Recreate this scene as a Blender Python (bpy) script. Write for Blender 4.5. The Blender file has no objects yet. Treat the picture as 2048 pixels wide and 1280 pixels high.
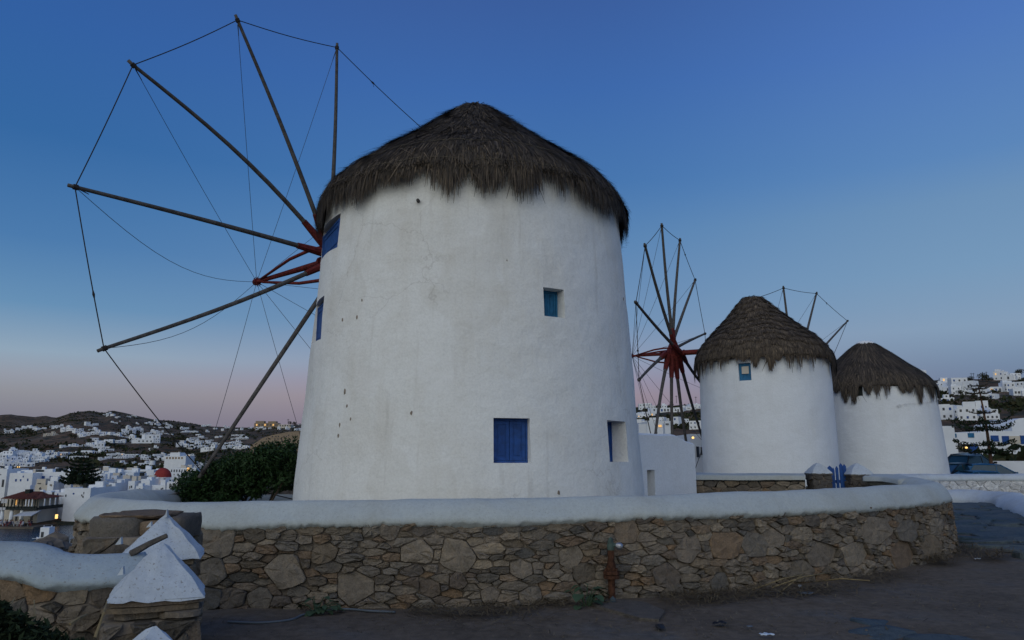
import bpy, math, random
import numpy as np
from math import sin, cos, pi, radians, hypot, atan2

random.seed(7)
RNG = np.random.default_rng(7)
sc = bpy.context.scene
col = sc.collection

# ---------------------------------------------------------------- camera
F, HY, EYE = 1450.0, 915.0, 1.6
PITCH = math.atan((HY - 640) / F)
CP, SP = cos(PITCH), sin(PITCH)
cam_d = bpy.data.cameras.new('camera')
cam_d.sensor_width = 36.0
cam_d.lens = 36.0 * F / 2048
cam_d.clip_start = 0.05
cam_d.clip_end = 30000
cam = bpy.data.objects.new('camera', cam_d)
col.objects.link(cam)
cam.location = (0, 0, EYE)
cam.rotation_euler = (pi / 2 + PITCH, 0, 0)
sc.camera = cam

# ---------------------------------------------------------------- sky and light
SUN_AZ, SUN_EL = radians(-160), radians(14)      # afterglow behind the camera, to its left
world = bpy.data.worlds.new('World')
sc.world = world
world.use_nodes = True
nt = world.node_tree
nt.nodes.clear()
N = nt.nodes.new
L = nt.links.new
w_out = N('ShaderNodeOutputWorld')
bg = N('ShaderNodeBackground')
geo = N('ShaderNodeTexCoord')
sep = N('ShaderNodeSeparateXYZ')
L(geo.outputs['Generated'], sep.inputs[0])


def lin(c):
    return tuple(((x / 255) / 12.92 if x / 255 <= 0.04045 else ((x / 255 + 0.055) / 1.055) ** 2.4) for x in c) + (1,)


# dusk colours by height above the horizon: away from, at and past the point opposite the sun
SKY = {'left': [(0.0, (112, 116, 134)), (0.045, (126, 126, 140)), (0.0745, (142, 144, 153)), (0.095, (147, 154, 168)), (0.121, (142, 164, 184)), (0.176, (100, 142, 180)),
                (0.25, (73, 121, 172)), (0.364, (50, 102, 161)), (0.478, (48, 94, 160)), (0.65, (46, 84, 149)), (1.0, (42, 76, 138))],
       'middle': [(0.0, (116, 112, 132)), (0.045, (132, 121, 139)), (0.08, (151, 136, 148)), (0.10, (148, 140, 160)), (0.13, (140, 152, 177)), (0.18, (112, 144, 180)),
                  (0.296, (86, 130, 178)), (0.364, (68, 116, 173)), (0.474, (59, 103, 169)), (0.565, (57, 93, 157)), (1.0, (44, 78, 140))],
       'right': [(0.0, (98, 106, 132)), (0.045, (104, 114, 142)), (0.08, (108, 124, 152)), (0.104, (113, 134, 162)), (0.151, (130, 155, 182)), (0.22, (116, 151, 185)),
                 (0.296, (106, 143, 182)), (0.345, (90, 133, 185)), (0.474, (76, 117, 184)), (0.65, (62, 98, 164)), (1.0, (46, 82, 146))]}


def sky_ramp(stops):
    r = N('ShaderNodeValToRGB')
    el = r.color_ramp.elements
    while len(el) < len(stops):
        el.new(0.5)
    for e, (p_, c_) in zip(el, stops):
        e.position = p_
        e.color = lin(c_)
    L(sep.outputs['Z'], r.inputs['Fac'])
    return r.outputs['Color']


def sky_mix(c0, c1, lo, hi):
    mr = N('ShaderNodeMapRange')
    mr.interpolation_type = 'SMOOTHSTEP'
    mr.inputs['From Min'].default_value = lo
    mr.inputs['From Max'].default_value = hi
    L(sep.outputs['X'], mr.inputs['Value'])
    mx = N('ShaderNodeMix')
    mx.data_type = 'RGBA'
    L(mr.outputs['Result'], mx.inputs['Factor'])
    L(c0, mx.inputs['A'])
    L(c1, mx.inputs['B'])
    return mx.outputs['Result']


dusk = sky_mix(sky_mix(sky_ramp(SKY['left']), sky_ramp(SKY['middle']), -0.60, -0.05), sky_ramp(SKY['right']), 0.05, 0.60)
sky = N('ShaderNodeTexSky')
sky.sky_type = 'NISHITA'
sky.sun_disc = False
sky.sun_elevation = radians(0.5)
sky.sun_rotation = SUN_AZ
sky.altitude = 20
sc_ = N('ShaderNodeMix')
sc_.data_type = 'RGBA'
sc_.blend_type = 'ADD'
sc_.inputs['Factor'].default_value = 0.006
L(dusk, sc_.inputs['A'])
L(sky.outputs['Color'], sc_.inputs['B'])
L(sc_.outputs['Result'], bg.inputs['Color'])
bg.inputs['Strength'].default_value = 1.0
L(bg.outputs[0], w_out.inputs['Surface'])

sun_d = bpy.data.lights.new('afterglow', 'SUN')
sun_d.energy = 1.72
sun_d.angle = radians(95)
sun_d.color = (1.0, 0.98, 0.80)
sun = bpy.data.objects.new('afterglow', sun_d)
col.objects.link(sun)
sun.rotation_euler = (pi / 2 - SUN_EL, 0, -SUN_AZ + pi)
sc.view_settings.view_transform = 'Standard'
sc.view_settings.look = 'None'
sc.view_settings.exposure = 0.0
sc.view_settings.gamma = 1.0
sc.view_settings.use_curve_mapping = False


# ---------------------------------------------------------------- pixel helpers (photo is 2048 x 1280)
def ray(u, v):
    a, b = (u - 1024) / F, (640 - v) / F
    return np.array([a, CP - b * SP, SP + b * CP])


CAM = np.array([0, 0, EYE])


def atY(u, v, Y):
    r = ray(u, v)
    return CAM + r * Y / r[1]


def atZ(u, v, Z=0.0):
    r = ray(u, v)
    return CAM + r * (Z - EYE) / r[2]


def atD(u, v, R):
    r = ray(u, v)
    return CAM + r * R / hypot(r[0], r[1])


def proj(p):
    d = np.asarray(p, float) - CAM
    z = d[1] * CP + d[2] * SP
    return 1024 + F * d[0] / z, 640 - F * (d[2] * CP - d[1] * SP) / z


# ---------------------------------------------------------------- material helpers
def new_mat(name):
    m = bpy.data.materials.new(name)
    m.use_nodes = True
    t = m.node_tree
    b = t.nodes['Principled BSDF']
    b.inputs['Roughness'].default_value = 0.9
    b.inputs['Specular IOR Level'].default_value = 0.2
    return m, t, b


def tex_noise(t, scale, detail=5, rough=0.55, vec=None, dim='3D'):
    n = t.nodes.new('ShaderNodeTexNoise')
    n.inputs['Scale'].default_value = scale
    n.inputs['Detail'].default_value = detail
    n.inputs['Roughness'].default_value = rough
    if vec is not None:
        t.links.new(vec, n.inputs['Vector'])
    return n


def coords(t, scale=(1, 1, 1), kind='Object'):
    c = t.nodes.new('ShaderNodeTexCoord')
    mp = t.nodes.new('ShaderNodeMapping')
    mp.inputs['Scale'].default_value = scale
    t.links.new(c.outputs[kind], mp.inputs['Vector'])
    return mp.outputs['Vector']


def world_coords(t, scale=(1, 1, 1)):
    g = t.nodes.new('ShaderNodeNewGeometry')
    mp = t.nodes.new('ShaderNodeMapping')
    mp.inputs['Scale'].default_value = scale
    t.links.new(g.outputs['Position'], mp.inputs['Vector'])
    return mp.outputs['Vector']


def ramp_node(t, stops, src):
    r = t.nodes.new('ShaderNodeValToRGB')
    e = r.color_ramp.elements
    while len(e) < len(stops):
        e.new(0.5)
    for x, (p_, c_) in zip(e, stops):
        x.position = p_
        x.color = tuple(c_) + (1,) if len(c_) == 3 else c_
    t.links.new(src, r.inputs['Fac'])
    return r.outputs['Color']


def mix(t, a, b, fac, blend='MIX'):
    m = t.nodes.new('ShaderNodeMix')
    m.data_type = 'RGBA'
    m.blend_type = blend
    for s, v in (('A', a), ('B', b)):
        if hasattr(v, 'is_linked'):
            t.links.new(v, m.inputs[s])
        else:
            m.inputs[s].default_value = tuple(v) + (1,)
    if hasattr(fac, 'is_linked'):
        t.links.new(fac, m.inputs['Factor'])
    else:
        m.inputs['Factor'].default_value = fac
    return m.outputs['Result']


def bump(t, b, src, strength=0.5, dist=0.02, prev=None):
    n = t.nodes.new('ShaderNodeBump')
    n.inputs['Strength'].default_value = strength
    n.inputs['Distance'].default_value = dist
    t.links.new(src, n.inputs['Height'])
    if prev is not None:
        t.links.new(prev, n.inputs['Normal'])
    t.links.new(n.outputs['Normal'], b.inputs['Normal'])
    return n.outputs['Normal']


def simple_mat(name, c, rough=0.8, noise=0.25, scale=6, bumpd=0.0, metallic=0.0, spec=0.2):
    m, t, b = new_mat(name)
    v = world_coords(t)
    n = tex_noise(t, scale, vec=v)
    lo = tuple(x * (1 - noise) for x in c)
    hi = tuple(min(1, x * (1 + noise)) for x in c)
    t.links.new(ramp_node(t, [(0.3, lo), (0.7, hi)], n.outputs['Fac']), b.inputs['Base Color'])
    b.inputs['Roughness'].default_value = rough
    b.inputs['Metallic'].default_value = metallic
    b.inputs['Specular IOR Level'].default_value = spec
    if bumpd:
        n2 = tex_noise(t, scale * 4, vec=v)
        bump(t, b, n2.outputs['Fac'], 0.6, bumpd)
    return m


def plaster_mat(name, base, stain, stain_amt=0.5, pits=True, speck=0.0, scale=1.0, aged=False):
    m, t, b = new_mat(name)
    v = world_coords(t, (scale,) * 3)
    vs = world_coords(t, (1.6 * scale, 1.6 * scale, 0.22 * scale))
    big = tex_noise(t, 0.9, 6, 0.6, v)
    streak = tex_noise(t, 1.5, 5, 0.6, vs)
    f1 = ramp_node(t, [(0.46, (0, 0, 0)), (0.66, (1, 1, 1))], big.outputs['Fac'])
    f2 = ramp_node(t, [(0.48, (0, 0, 0)), (0.72, (1, 1, 1))], streak.outputs['Fac'])
    f = mix(t, f1, f2, 0.5)
    sf = t.nodes.new('ShaderNodeMath')
    sf.operation = 'MULTIPLY'
    sf.inputs[1].default_value = stain_amt
    t.links.new(f, sf.inputs[0])
    c = mix(t, base, stain, sf.outputs[0])
    fine = tex_noise(t, 28, 6, 0.65, v)
    c = mix(t, c, ramp_node(t, [(0.25, (0.86, 0.86, 0.86)), (0.6, (1, 1, 1))], fine.outputs['Fac']), 1.0, 'MULTIPLY')
    if aged:
        # repaired patches with a crisp rim, hairline cracks, rain streaks
        pn = tex_noise(t, 0.62, 3, 0.45, world_coords(t, (1, 1, 0.7)))
        c = mix(t, c, (0.60, 0.575, 0.51), ramp_node(t, [(0.585, (0, 0, 0)), (0.60, (0.24, 0.24, 0.24)), (0.66, (0.13, 0.13, 0.13))], pn.outputs['Fac']))
        c = mix(t, c, (0.80, 0.80, 0.78), ramp_node(t, [(0.36, (0.3, 0.3, 0.3)), (0.385, (0, 0, 0))], pn.outputs['Fac']))
        wv = tex_noise(t, 2.2, 4, 0.6, v)
        wm = t.nodes.new('ShaderNodeVectorMath')
        wm.operation = 'MULTIPLY_ADD'
        t.links.new(wv.outputs['Color'], wm.inputs[0])
        wm.inputs[1].default_value = (0.55, 0.55, 0.55)
        t.links.new(v, wm.inputs[2])
        cv = t.nodes.new('ShaderNodeTexVoronoi')
        cv.feature = 'DISTANCE_TO_EDGE'
        cv.inputs['Scale'].default_value = 0.62
        t.links.new(wm.outputs[0], cv.inputs['Vector'])
        cg = tex_noise(t, 0.45, 2, 0.5, v)
        cm = mix(t, ramp_node(t, [(0.0, (0.30, 0.30, 0.30)), (0.008, (0, 0, 0))], cv.outputs['Distance']), ramp_node(t, [(0.48, (0, 0, 0)), (0.58, (1, 1, 1))], cg.outputs['Fac']), 1.0, 'MULTIPLY')
        c = mix(t, c, (0.30, 0.27, 0.23), cm)
        st = tex_noise(t, 2.6, 4, 0.6, world_coords(t, (2.2, 2.2, 0.10)))
        c = mix(t, c, (0.52, 0.50, 0.45), ramp_node(t, [(0.60, (0, 0, 0)), (0.78, (0.5, 0.5, 0.5))], st.outputs['Fac']))
    h = tex_noise(t, 3.2, 7, 0.62, v)
    nrm = bump(t, b, h.outputs['Fac'], 0.5, 0.05)
    h2 = tex_noise(t, 0.9, 3, 0.5, world_coords(t, (scale, scale, scale * 1.6)))
    nrm = bump(t, b, h2.outputs['Fac'], 0.3, 0.14, nrm)
    nrm = bump(t, b, fine.outputs['Fac'], 0.35, 0.008, nrm)
    if pits:
        vo = t.nodes.new('ShaderNodeTexVoronoi')
        vo.inputs['Scale'].default_value = 2.3
        t.links.new(world_coords(t, (1, 1, 0.8)), vo.inputs['Vector'])
        dn = tex_noise(t, 16, 3, 0.6, v)
        dm = t.nodes.new('ShaderNodeMath')
        dm.operation = 'MULTIPLY_ADD'
        dm.inputs[1].default_value = 0.22
        dm.inputs[2].default_value = -0.11
        t.links.new(dn.outputs['Fac'], dm.inputs[0])
        da = t.nodes.new('ShaderNodeMath')
        da.operation = 'ADD'
        t.links.new(vo.outputs['Distance'], da.inputs[0])
        t.links.new(dm.outputs[0], da.inputs[1])
        pit = ramp_node(t, [(0.0, (1, 1, 1)), (0.028, (0.8, 0.8, 0.8)), (0.045, (0, 0, 0))], da.outputs[0])
        gate = tex_noise(t, 0.55, 2, 0.5, v)
        gf = ramp_node(t, [(0.56, (0, 0, 0)), (0.62, (1, 1, 1))], gate.outputs['Fac'])
        pf = mix(t, pit, gf, 1.0, 'MULTIPLY')
        c = mix(t, c, (0.20, 0.17, 0.13), pf)
    if speck:
        sn = tex_noise(t, 70, 2, 0.5, v)
        sg = ramp_node(t, [(0.62, (0, 0, 0)), (0.70, (1, 1, 1))], sn.outputs['Fac'])
        c = mix(t, c, (0.25, 0.24, 0.22), mix(t, (0, 0, 0), sg, speck))
    t.links.new(c, b.inputs['Base Color'])
    return m


def stone_mat(name, cols, island=False):
    m, t, b = new_mat(name)
    if island:
        g = t.nodes.new('ShaderNodeNewGeometry')
        rnd = g.outputs['Random Per Island']
    else:
        g = t.nodes.new('ShaderNodeObjectInfo')
        rnd = g.outputs['Random']
    stops = [((i + 0.0) / len(cols), c) for i, c in enumerate(cols)]
    base = ramp_node(t, stops, rnd)
    base.node.color_ramp.interpolation = 'LINEAR'
    v = world_coords(t)
    n1 = tex_noise(t, 9, 6, 0.65, v)
    n2 = tex_noise(t, 70, 4, 0.7, v)
    c = mix(t, base, ramp_node(t, [(0.25, (0.55, 0.53, 0.5)), (0.5, (0.95, 0.95, 0.95)), (0.75, (1.35, 1.25, 1.1))],
                               n1.outputs['Fac']), 0.85, 'MULTIPLY')
    c = mix(t, c, ramp_node(t, [(0.3, (0.6, 0.6, 0.6)), (0.6, (1.1, 1.1, 1.1))], n2.outputs['Fac']), 0.8, 'MULTIPLY')
    n4 = tex_noise(t, 5.0, 4, 0.7, v)
    c = mix(t, c, (0.26, 0.15, 0.07), ramp_node(t, [(0.62, (0, 0, 0)), (0.8, (0.4, 0.4, 0.4))], n4.outputs['Fac']))
    t.links.new(c, b.inputs['Base Color'])
    n3 = tex_noise(t, 17, 8, 0.68, v)
    nr = bump(t, b, n3.outputs['Fac'], 0.9, 0.03)
    bump(t, b, n2.outputs['Fac'], 0.7, 0.008, nr)
    b.inputs['Roughness'].default_value = 0.92
    return m


def island_mat(name, cols, rough=0.85, spec=0.15, trans=None):
    m, t, b = new_mat(name)
    g = t.nodes.new('ShaderNodeNewGeometry')
    stops = [(i / max(1, len(cols) - 1), c) for i, c in enumerate(cols)]
    t.links.new(ramp_node(t, stops, g.outputs['Random Per Island']), b.inputs['Base Color'])
    b.inputs['Roughness'].default_value = rough
    b.inputs['Specular IOR Level'].default_value = spec
    return m


def emit_mat(name, c, s):
    m, t, b = new_mat(name)
    b.inputs['Base Color'].default_value = tuple(c) + (1,)
    b.inputs['Emission Color'].default_value = tuple(c) + (1,)
    b.inputs['Emission Strength'].default_value = s
    return m


M = {}
M['mill_white'] = plaster_mat('mill_plaster', (0.80, 0.80, 0.765), (0.60, 0.56, 0.48), 0.55, aged=True)
M['mill_white_b'] = plaster_mat('fresh_plaster', (0.79, 0.81, 0.82), (0.64, 0.64, 0.62), 0.4, pits=False)
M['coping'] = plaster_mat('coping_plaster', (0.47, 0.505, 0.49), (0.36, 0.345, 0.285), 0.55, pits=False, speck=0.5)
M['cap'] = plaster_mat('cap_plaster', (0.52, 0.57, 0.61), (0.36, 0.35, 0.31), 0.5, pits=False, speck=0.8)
M['vignette_coping'] = plaster_mat('vignette_coping_plaster', (0.37, 0.43, 0.455), (0.29, 0.29, 0.26), 0.5, pits=False, speck=0.9)  # coping plaster again, darker: the corner vignette is put into its colour
M['house_white'] = simple_mat('house_whitewash', (0.72, 0.74, 0.76), 0.9, 0.06, 0.8)
M['house_cream'] = simple_mat('house_cream', (0.55, 0.50, 0.42), 0.9, 0.08, 0.8)
M['house_stone'] = simple_mat('house_stone', (0.26, 0.20, 0.14), 0.9, 0.2, 1.2)
M['dark_glass'] = simple_mat('dark_window', (0.03, 0.035, 0.045), 0.3, 0.2, 3, spec=0.5)
M['blue_wood'] = simple_mat('blue_painted_wood', (0.012, 0.062, 0.235), 0.6, 0.3, 9, 0.003, spec=0.35)
M['teal_wood'] = simple_mat('teal_painted_wood', (0.018, 0.13, 0.26), 0.6, 0.3, 9, 0.002, spec=0.3)
M['grey_door'] = simple_mat('grey_painted_door', (0.20, 0.22, 0.23), 0.7, 0.1, 8)
M['lit'] = emit_mat('lit_window', (1.0, 0.55, 0.18), 0.6)
M['lamp'] = emit_mat('lamp_light', (1.0, 0.62, 0.2), 1.4)
M['thatch'] = island_mat('thatch_reeds', [(0.024, 0.020, 0.017), (0.068, 0.057, 0.047), (0.034, 0.029, 0.025), (0.115, 0.094, 0.075), (0.044, 0.037, 0.031), (0.19, 0.145, 0.10), (0.052, 0.047, 0.044)])
M['thatch_b'] = island_mat('thatch_reeds_brown', [(0.034, 0.027, 0.021), (0.085, 0.066, 0.050), (0.048, 0.039, 0.032), (0.135, 0.105, 0.076), (0.06, 0.048, 0.038), (0.20, 0.15, 0.10)])
M['thatch_in'] = simple_mat('thatch_lining', (0.035, 0.028, 0.023), 0.95, 0.4, 9, 0.02)
M['wood'] = simple_mat('weathered_pole_wood', (0.085, 0.078, 0.072), 0.85, 0.35, 9, 0.004)
M['red_wood'] = simple_mat('red_painted_wood', (0.13, 0.022, 0.018), 0.75, 0.45, 12, 0.003)
M['rope'] = simple_mat('tarred_rope', (0.035, 0.03, 0.028), 0.9, 0.3, 30)
M['wire'] = simple_mat('stay_wire', (0.06, 0.06, 0.065), 0.6, 0.2, 10)
STONES = [(0.15, 0.128, 0.10), (0.265, 0.22, 0.168), (0.098, 0.09, 0.078), (0.215, 0.168, 0.116), (0.195, 0.172, 0.143),
          (0.315, 0.258, 0.19), (0.115, 0.11, 0.102), (0.24, 0.16, 0.095), (0.225, 0.188, 0.148)]
M['stone'] = stone_mat('field_stone', STONES)
M['stone_i'] = stone_mat('field_stone_small', STONES, True)
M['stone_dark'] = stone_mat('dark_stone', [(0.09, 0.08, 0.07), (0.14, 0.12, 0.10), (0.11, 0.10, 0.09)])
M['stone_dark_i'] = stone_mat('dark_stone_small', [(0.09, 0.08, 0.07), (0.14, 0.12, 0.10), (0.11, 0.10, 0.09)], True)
M['stone_white'] = stone_mat('whitewashed_stone', [(0.60, 0.61, 0.63), (0.68, 0.69, 0.70), (0.52, 0.53, 0.55)])
M['mortar'] = simple_mat('earth_mortar', (0.24, 0.20, 0.16), 0.95, 0.35, 14, 0.012)
M['slate'] = stone_mat('slate_paving', [(0.055, 0.09, 0.115), (0.075, 0.105, 0.13), (0.05, 0.08, 0.105), (0.09, 0.115, 0.13)])
M['slate_i'] = stone_mat('slate_paving_small', [(0.06, 0.085, 0.105), (0.08, 0.10, 0.12), (0.055, 0.08, 0.1)], True)
M['rust'] = simple_mat('rusty_iron', (0.068, 0.030, 0.017), 0.9, 0.6, 22, 0.004)
M['verdigris'] = simple_mat('green_bronze', (0.06, 0.09, 0.075), 0.7, 0.3, 20)
M['steel'] = simple_mat('dull_steel', (0.35, 0.36, 0.38), 0.4, 0.1, 20, metallic=0.8)
M['leaf'] = island_mat('shrub_leaves', [(0.008, 0.022, 0.007), (0.018, 0.045, 0.012), (0.012, 0.03, 0.01), (0.03, 0.065, 0.018), (0.01, 0.02, 0.008)], 0.6, 0.2)
M['weed'] = island_mat('weed_leaves', [(0.035, 0.06, 0.03), (0.05, 0.085, 0.045), (0.03, 0.05, 0.03)], 0.7, 0.2)
M['pine'] = island_mat('pine_needles', [(0.010, 0.017, 0.010), (0.017, 0.028, 0.014), (0.026, 0.04, 0.02)], 0.8, 0.1)
M['scrub'] = island_mat('scrub_leaves', [(0.02, 0.028, 0.014), (0.035, 0.043, 0.02), (0.055, 0.05, 0.028), (0.025, 0.033, 0.017)], 0.9, 0.05)
M['bark'] = simple_mat('bark', (0.06, 0.045, 0.032), 0.9, 0.4, 16, 0.01)
M['palm_bark'] = simple_mat('brown_bark', (0.12, 0.07, 0.045), 0.9, 0.3, 16, 0.01)
M['straw'] = island_mat('dry_straw', [(0.07, 0.05, 0.03), (0.14, 0.105, 0.06), (0.045, 0.035, 0.025), (0.20, 0.16, 0.09)])
M['reed'] = simple_mat('dry_cane', (0.22, 0.17, 0.09), 0.8, 0.3, 12)
M['roof_red'] = simple_mat('red_roof_tile', (0.15, 0.05, 0.032), 0.85, 0.3, 2.0, 0.03)
M['dome_red'] = simple_mat('red_dome_paint', (0.26, 0.035, 0.03), 0.8, 0.1, 1.0)
M['tie'] = simple_mat('thatch_twine', (0.11, 0.095, 0.07), 0.9, 0.4, 20)
M['dark_wood'] = simple_mat('dark_timber', (0.025, 0.03, 0.027), 0.8, 0.3, 4)
M['plastic'] = simple_mat('pale_plastic', (0.55, 0.62, 0.68), 0.45, 0.1, 20, spec=0.4)
M['black_bag'] = simple_mat('black_rubbish', (0.012, 0.012, 0.014), 0.5, 0.2, 20, spec=0.4)
M['hose'] = simple_mat('grey_hose', (0.11, 0.13, 0.15), 0.6, 0.1, 10)
M['rock'] = simple_mat('shore_rock', (0.15, 0.125, 0.10), 0.95, 0.35, 0.5, 0.2)
M['skin'] = simple_mat('skin', (0.35, 0.22, 0.16), 0.7, 0.05, 4)
M['cloth_dark'] = simple_mat('dark_cloth', (0.04, 0.045, 0.07), 0.9, 0.2, 4)
M['cloth_white'] = simple_mat('white_cloth', (0.5, 0.5, 0.52), 0.9, 0.1, 4)
M['cloth_red'] = simple_mat('red_cloth', (0.22, 0.05, 0.05), 0.9, 0.1, 4)
M['car_dark'] = simple_mat('dark_car_paint', (0.010, 0.013, 0.018), 0.3, 0.05, 2, spec=0.4)
M['car_blue'] = simple_mat('blue_car_paint', (0.02, 0.10, 0.20), 0.3, 0.05, 2, spec=0.4)
M['car_glass'] = simple_mat('car_glass', (0.015, 0.05, 0.08), 0.15, 0.05, 2, spec=0.35)
M['rubber'] = simple_mat('rubber', (0.012, 0.012, 0.012), 0.8, 0.1, 9)
M['shade_cloth'] = simple_mat('awning_cloth', (0.45, 0.47, 0.5), 0.8, 0.1, 1)


def dirt_mat():
    m, t, b = new_mat('packed_dirt')
    v = world_coords(t)
    n1 = tex_noise(t, 0.8, 6, 0.6, v)
    n2 = tex_noise(t, 9, 8, 0.65, v)
    n3 = tex_noise(t, 120, 3, 0.6, v)
    c = ramp_node(t, [(0.35, (0.10, 0.08, 0.06)), (0.52, (0.135, 0.108, 0.082)), (0.66, (0.115, 0.105, 0.095))], n1.outputs['Fac'])
    c = mix(t, c, ramp_node(t, [(0.3, (0.6, 0.58, 0.56)), (0.65, (1.2, 1.2, 1.2))], n2.outputs['Fac']), 0.8, 'MULTIPLY')
    c = mix(t, c, ramp_node(t, [(0.35, (0.7, 0.7, 0.7)), (0.7, (1.25, 1.25, 1.25))], n3.outputs['Fac']), 0.7, 'MULTIPLY')
    t.links.new(c, b.inputs['Base Color'])
    nr = bump(t, b, n2.outputs['Fac'], 0.6, 0.03)
    bump(t, b, n3.outputs['Fac'], 0.5, 0.006, nr)
    return m


def hill_mat():
    m, t, b = new_mat('dry_hillside')
    v = world_coords(t)
    n1 = tex_noise(t, 0.012, 8, 0.62, v)
    n2 = tex_noise(t, 0.09, 8, 0.68, v)
    n3 = tex_noise(t, 0.5, 6, 0.7, v)
    c = ramp_node(t, [(0.38, (0.10, 0.060, 0.033)), (0.5, (0.155, 0.096, 0.053)), (0.62, (0.18, 0.13, 0.088))], n1.outputs['Fac'])
    g = ramp_node(t, [(0.48, (0, 0, 0)), (0.56, (1, 1, 1))], n2.outputs['Fac'])
    c = mix(t, c, (0.035, 0.038, 0.021), g)
    c = mix(t, c, ramp_node(t, [(0.3, (0.55, 0.55, 0.55)), (0.7, (1.35, 1.3, 1.25))], n3.outputs['Fac']), 0.9, 'MULTIPLY')
    t.links.new(c, b.inputs['Base Color'])
    bump(t, b, n3.outputs['Fac'], 1.0, 1.2)
    return m


def water_mat():
    m, t, b = new_mat('harbour_water')
    b.inputs['Base Color'].default_value = (0.010, 0.028, 0.045, 1)
    b.inputs['Roughness'].default_value = 0.12
    b.inputs['Specular IOR Level'].default_value = 0.5
    v = world_coords(t, (0.5, 1.4, 1))
    n = tex_noise(t, 0.9, 5, 0.6, v)
    bump(t, b, n.outputs['Fac'], 0.8, 0.35)
    return m


M['dirt'] = dirt_mat()
M['hill'] = hill_mat()
M['water'] = water_mat()

# ---------------------------------------------------------------- object helpers
WL = {}            # world location of every object (no root is scaled; only copies are turned)


def link(o, parent=None, loc=(0, 0, 0)):
    col.objects.link(o)
    loc = np.array(loc, float)
    if parent is not None:
        o.parent = parent
        o.location = tuple(loc - WL[parent.name])
    else:
        o.location = tuple(loc)
    WL[o.name] = loc
    return o


def tag(o, label=None, cat=None, group=None, kind=None):
    if label:
        o['label'] = label
    if cat:
        o['category'] = cat
    if group:
        o['group'] = group
    if kind:
        o['kind'] = kind
    return o


def thing(name, label, cat, loc=(0, 0, 0), group=None):
    o = bpy.data.objects.new(name, None)
    o.empty_display_size = 0.3
    link(o, None, loc)
    return tag(o, label, cat, group)


def mesh(name, V, Fc, mats, parent=None, origin=None, smooth=False, idx=None):
    """one mesh object; V are world coordinates"""
    V = np.asarray(V, float).reshape(-1, 3)
    if origin is None:
        origin = WL[parent.name] if parent is not None else V.mean(0)
    origin = np.array(origin, float)
    me = bpy.data.meshes.new(name)
    me.from_pydata((V - origin).tolist(), [], [list(map(int, f)) for f in Fc])
    if not isinstance(mats, (list, tuple)):
        mats = [mats]
    for m in mats:
        me.materials.append(m)
    if idx is not None:
        me.polygons.foreach_set('material_index', idx)
    if smooth:
        me.polygons.foreach_set('use_smooth', [True] * len(me.polygons))
    me.update()
    return link(bpy.data.objects.new(name, me), parent, origin)


def quads_mesh(name, V, nq, mats, parent=None, origin=(0, 0, 0), per=4):
    """fast mesh out of separate polygons with `per` corners, V (nq*per,3)"""
    V = np.asarray(V, np.float32).reshape(-1, 3) - np.array(origin, np.float32)
    me = bpy.data.meshes.new(name)
    me.vertices.add(len(V))
    me.vertices.foreach_set('co', V.ravel())
    me.loops.add(nq * per)
    me.loops.foreach_set('vertex_index', np.arange(nq * per, dtype=np.int32))
    me.polygons.add(nq)
    me.polygons.foreach_set('loop_start', np.arange(0, nq * per, per, dtype=np.int32))
    me.polygons.foreach_set('loop_total', np.full(nq, per, np.int32))
    for m in (mats if isinstance(mats, (list, tuple)) else [mats]):
        me.materials.append(m)
    me.update(calc_edges=True)
    return link(bpy.data.objects.new(name, me), parent, origin)


def idx_mesh(name, V, Q, mats, parent=None, origin=(0, 0, 0), smooth=False):
    """fast mesh out of quads with shared corners, Q (n,4)"""
    V = np.asarray(V, np.float32).reshape(-1, 3) - np.array(origin, np.float32)
    Q = np.asarray(Q, np.int32)
    me = bpy.data.meshes.new(name)
    me.vertices.add(len(V))
    me.vertices.foreach_set('co', V.ravel())
    me.loops.add(Q.size)
    me.loops.foreach_set('vertex_index', Q.ravel())
    me.polygons.add(len(Q))
    me.polygons.foreach_set('loop_start', np.arange(0, Q.size, Q.shape[1], dtype=np.int32))
    me.polygons.foreach_set('loop_total', np.full(len(Q), Q.shape[1], np.int32))
    if smooth:
        me.polygons.foreach_set('use_smooth', np.ones(len(Q), bool))
    for m in (mats if isinstance(mats, (list, tuple)) else [mats]):
        me.materials.append(m)
    me.update(calc_edges=True)
    return link(bpy.data.objects.new(name, me), parent, origin)


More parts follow.
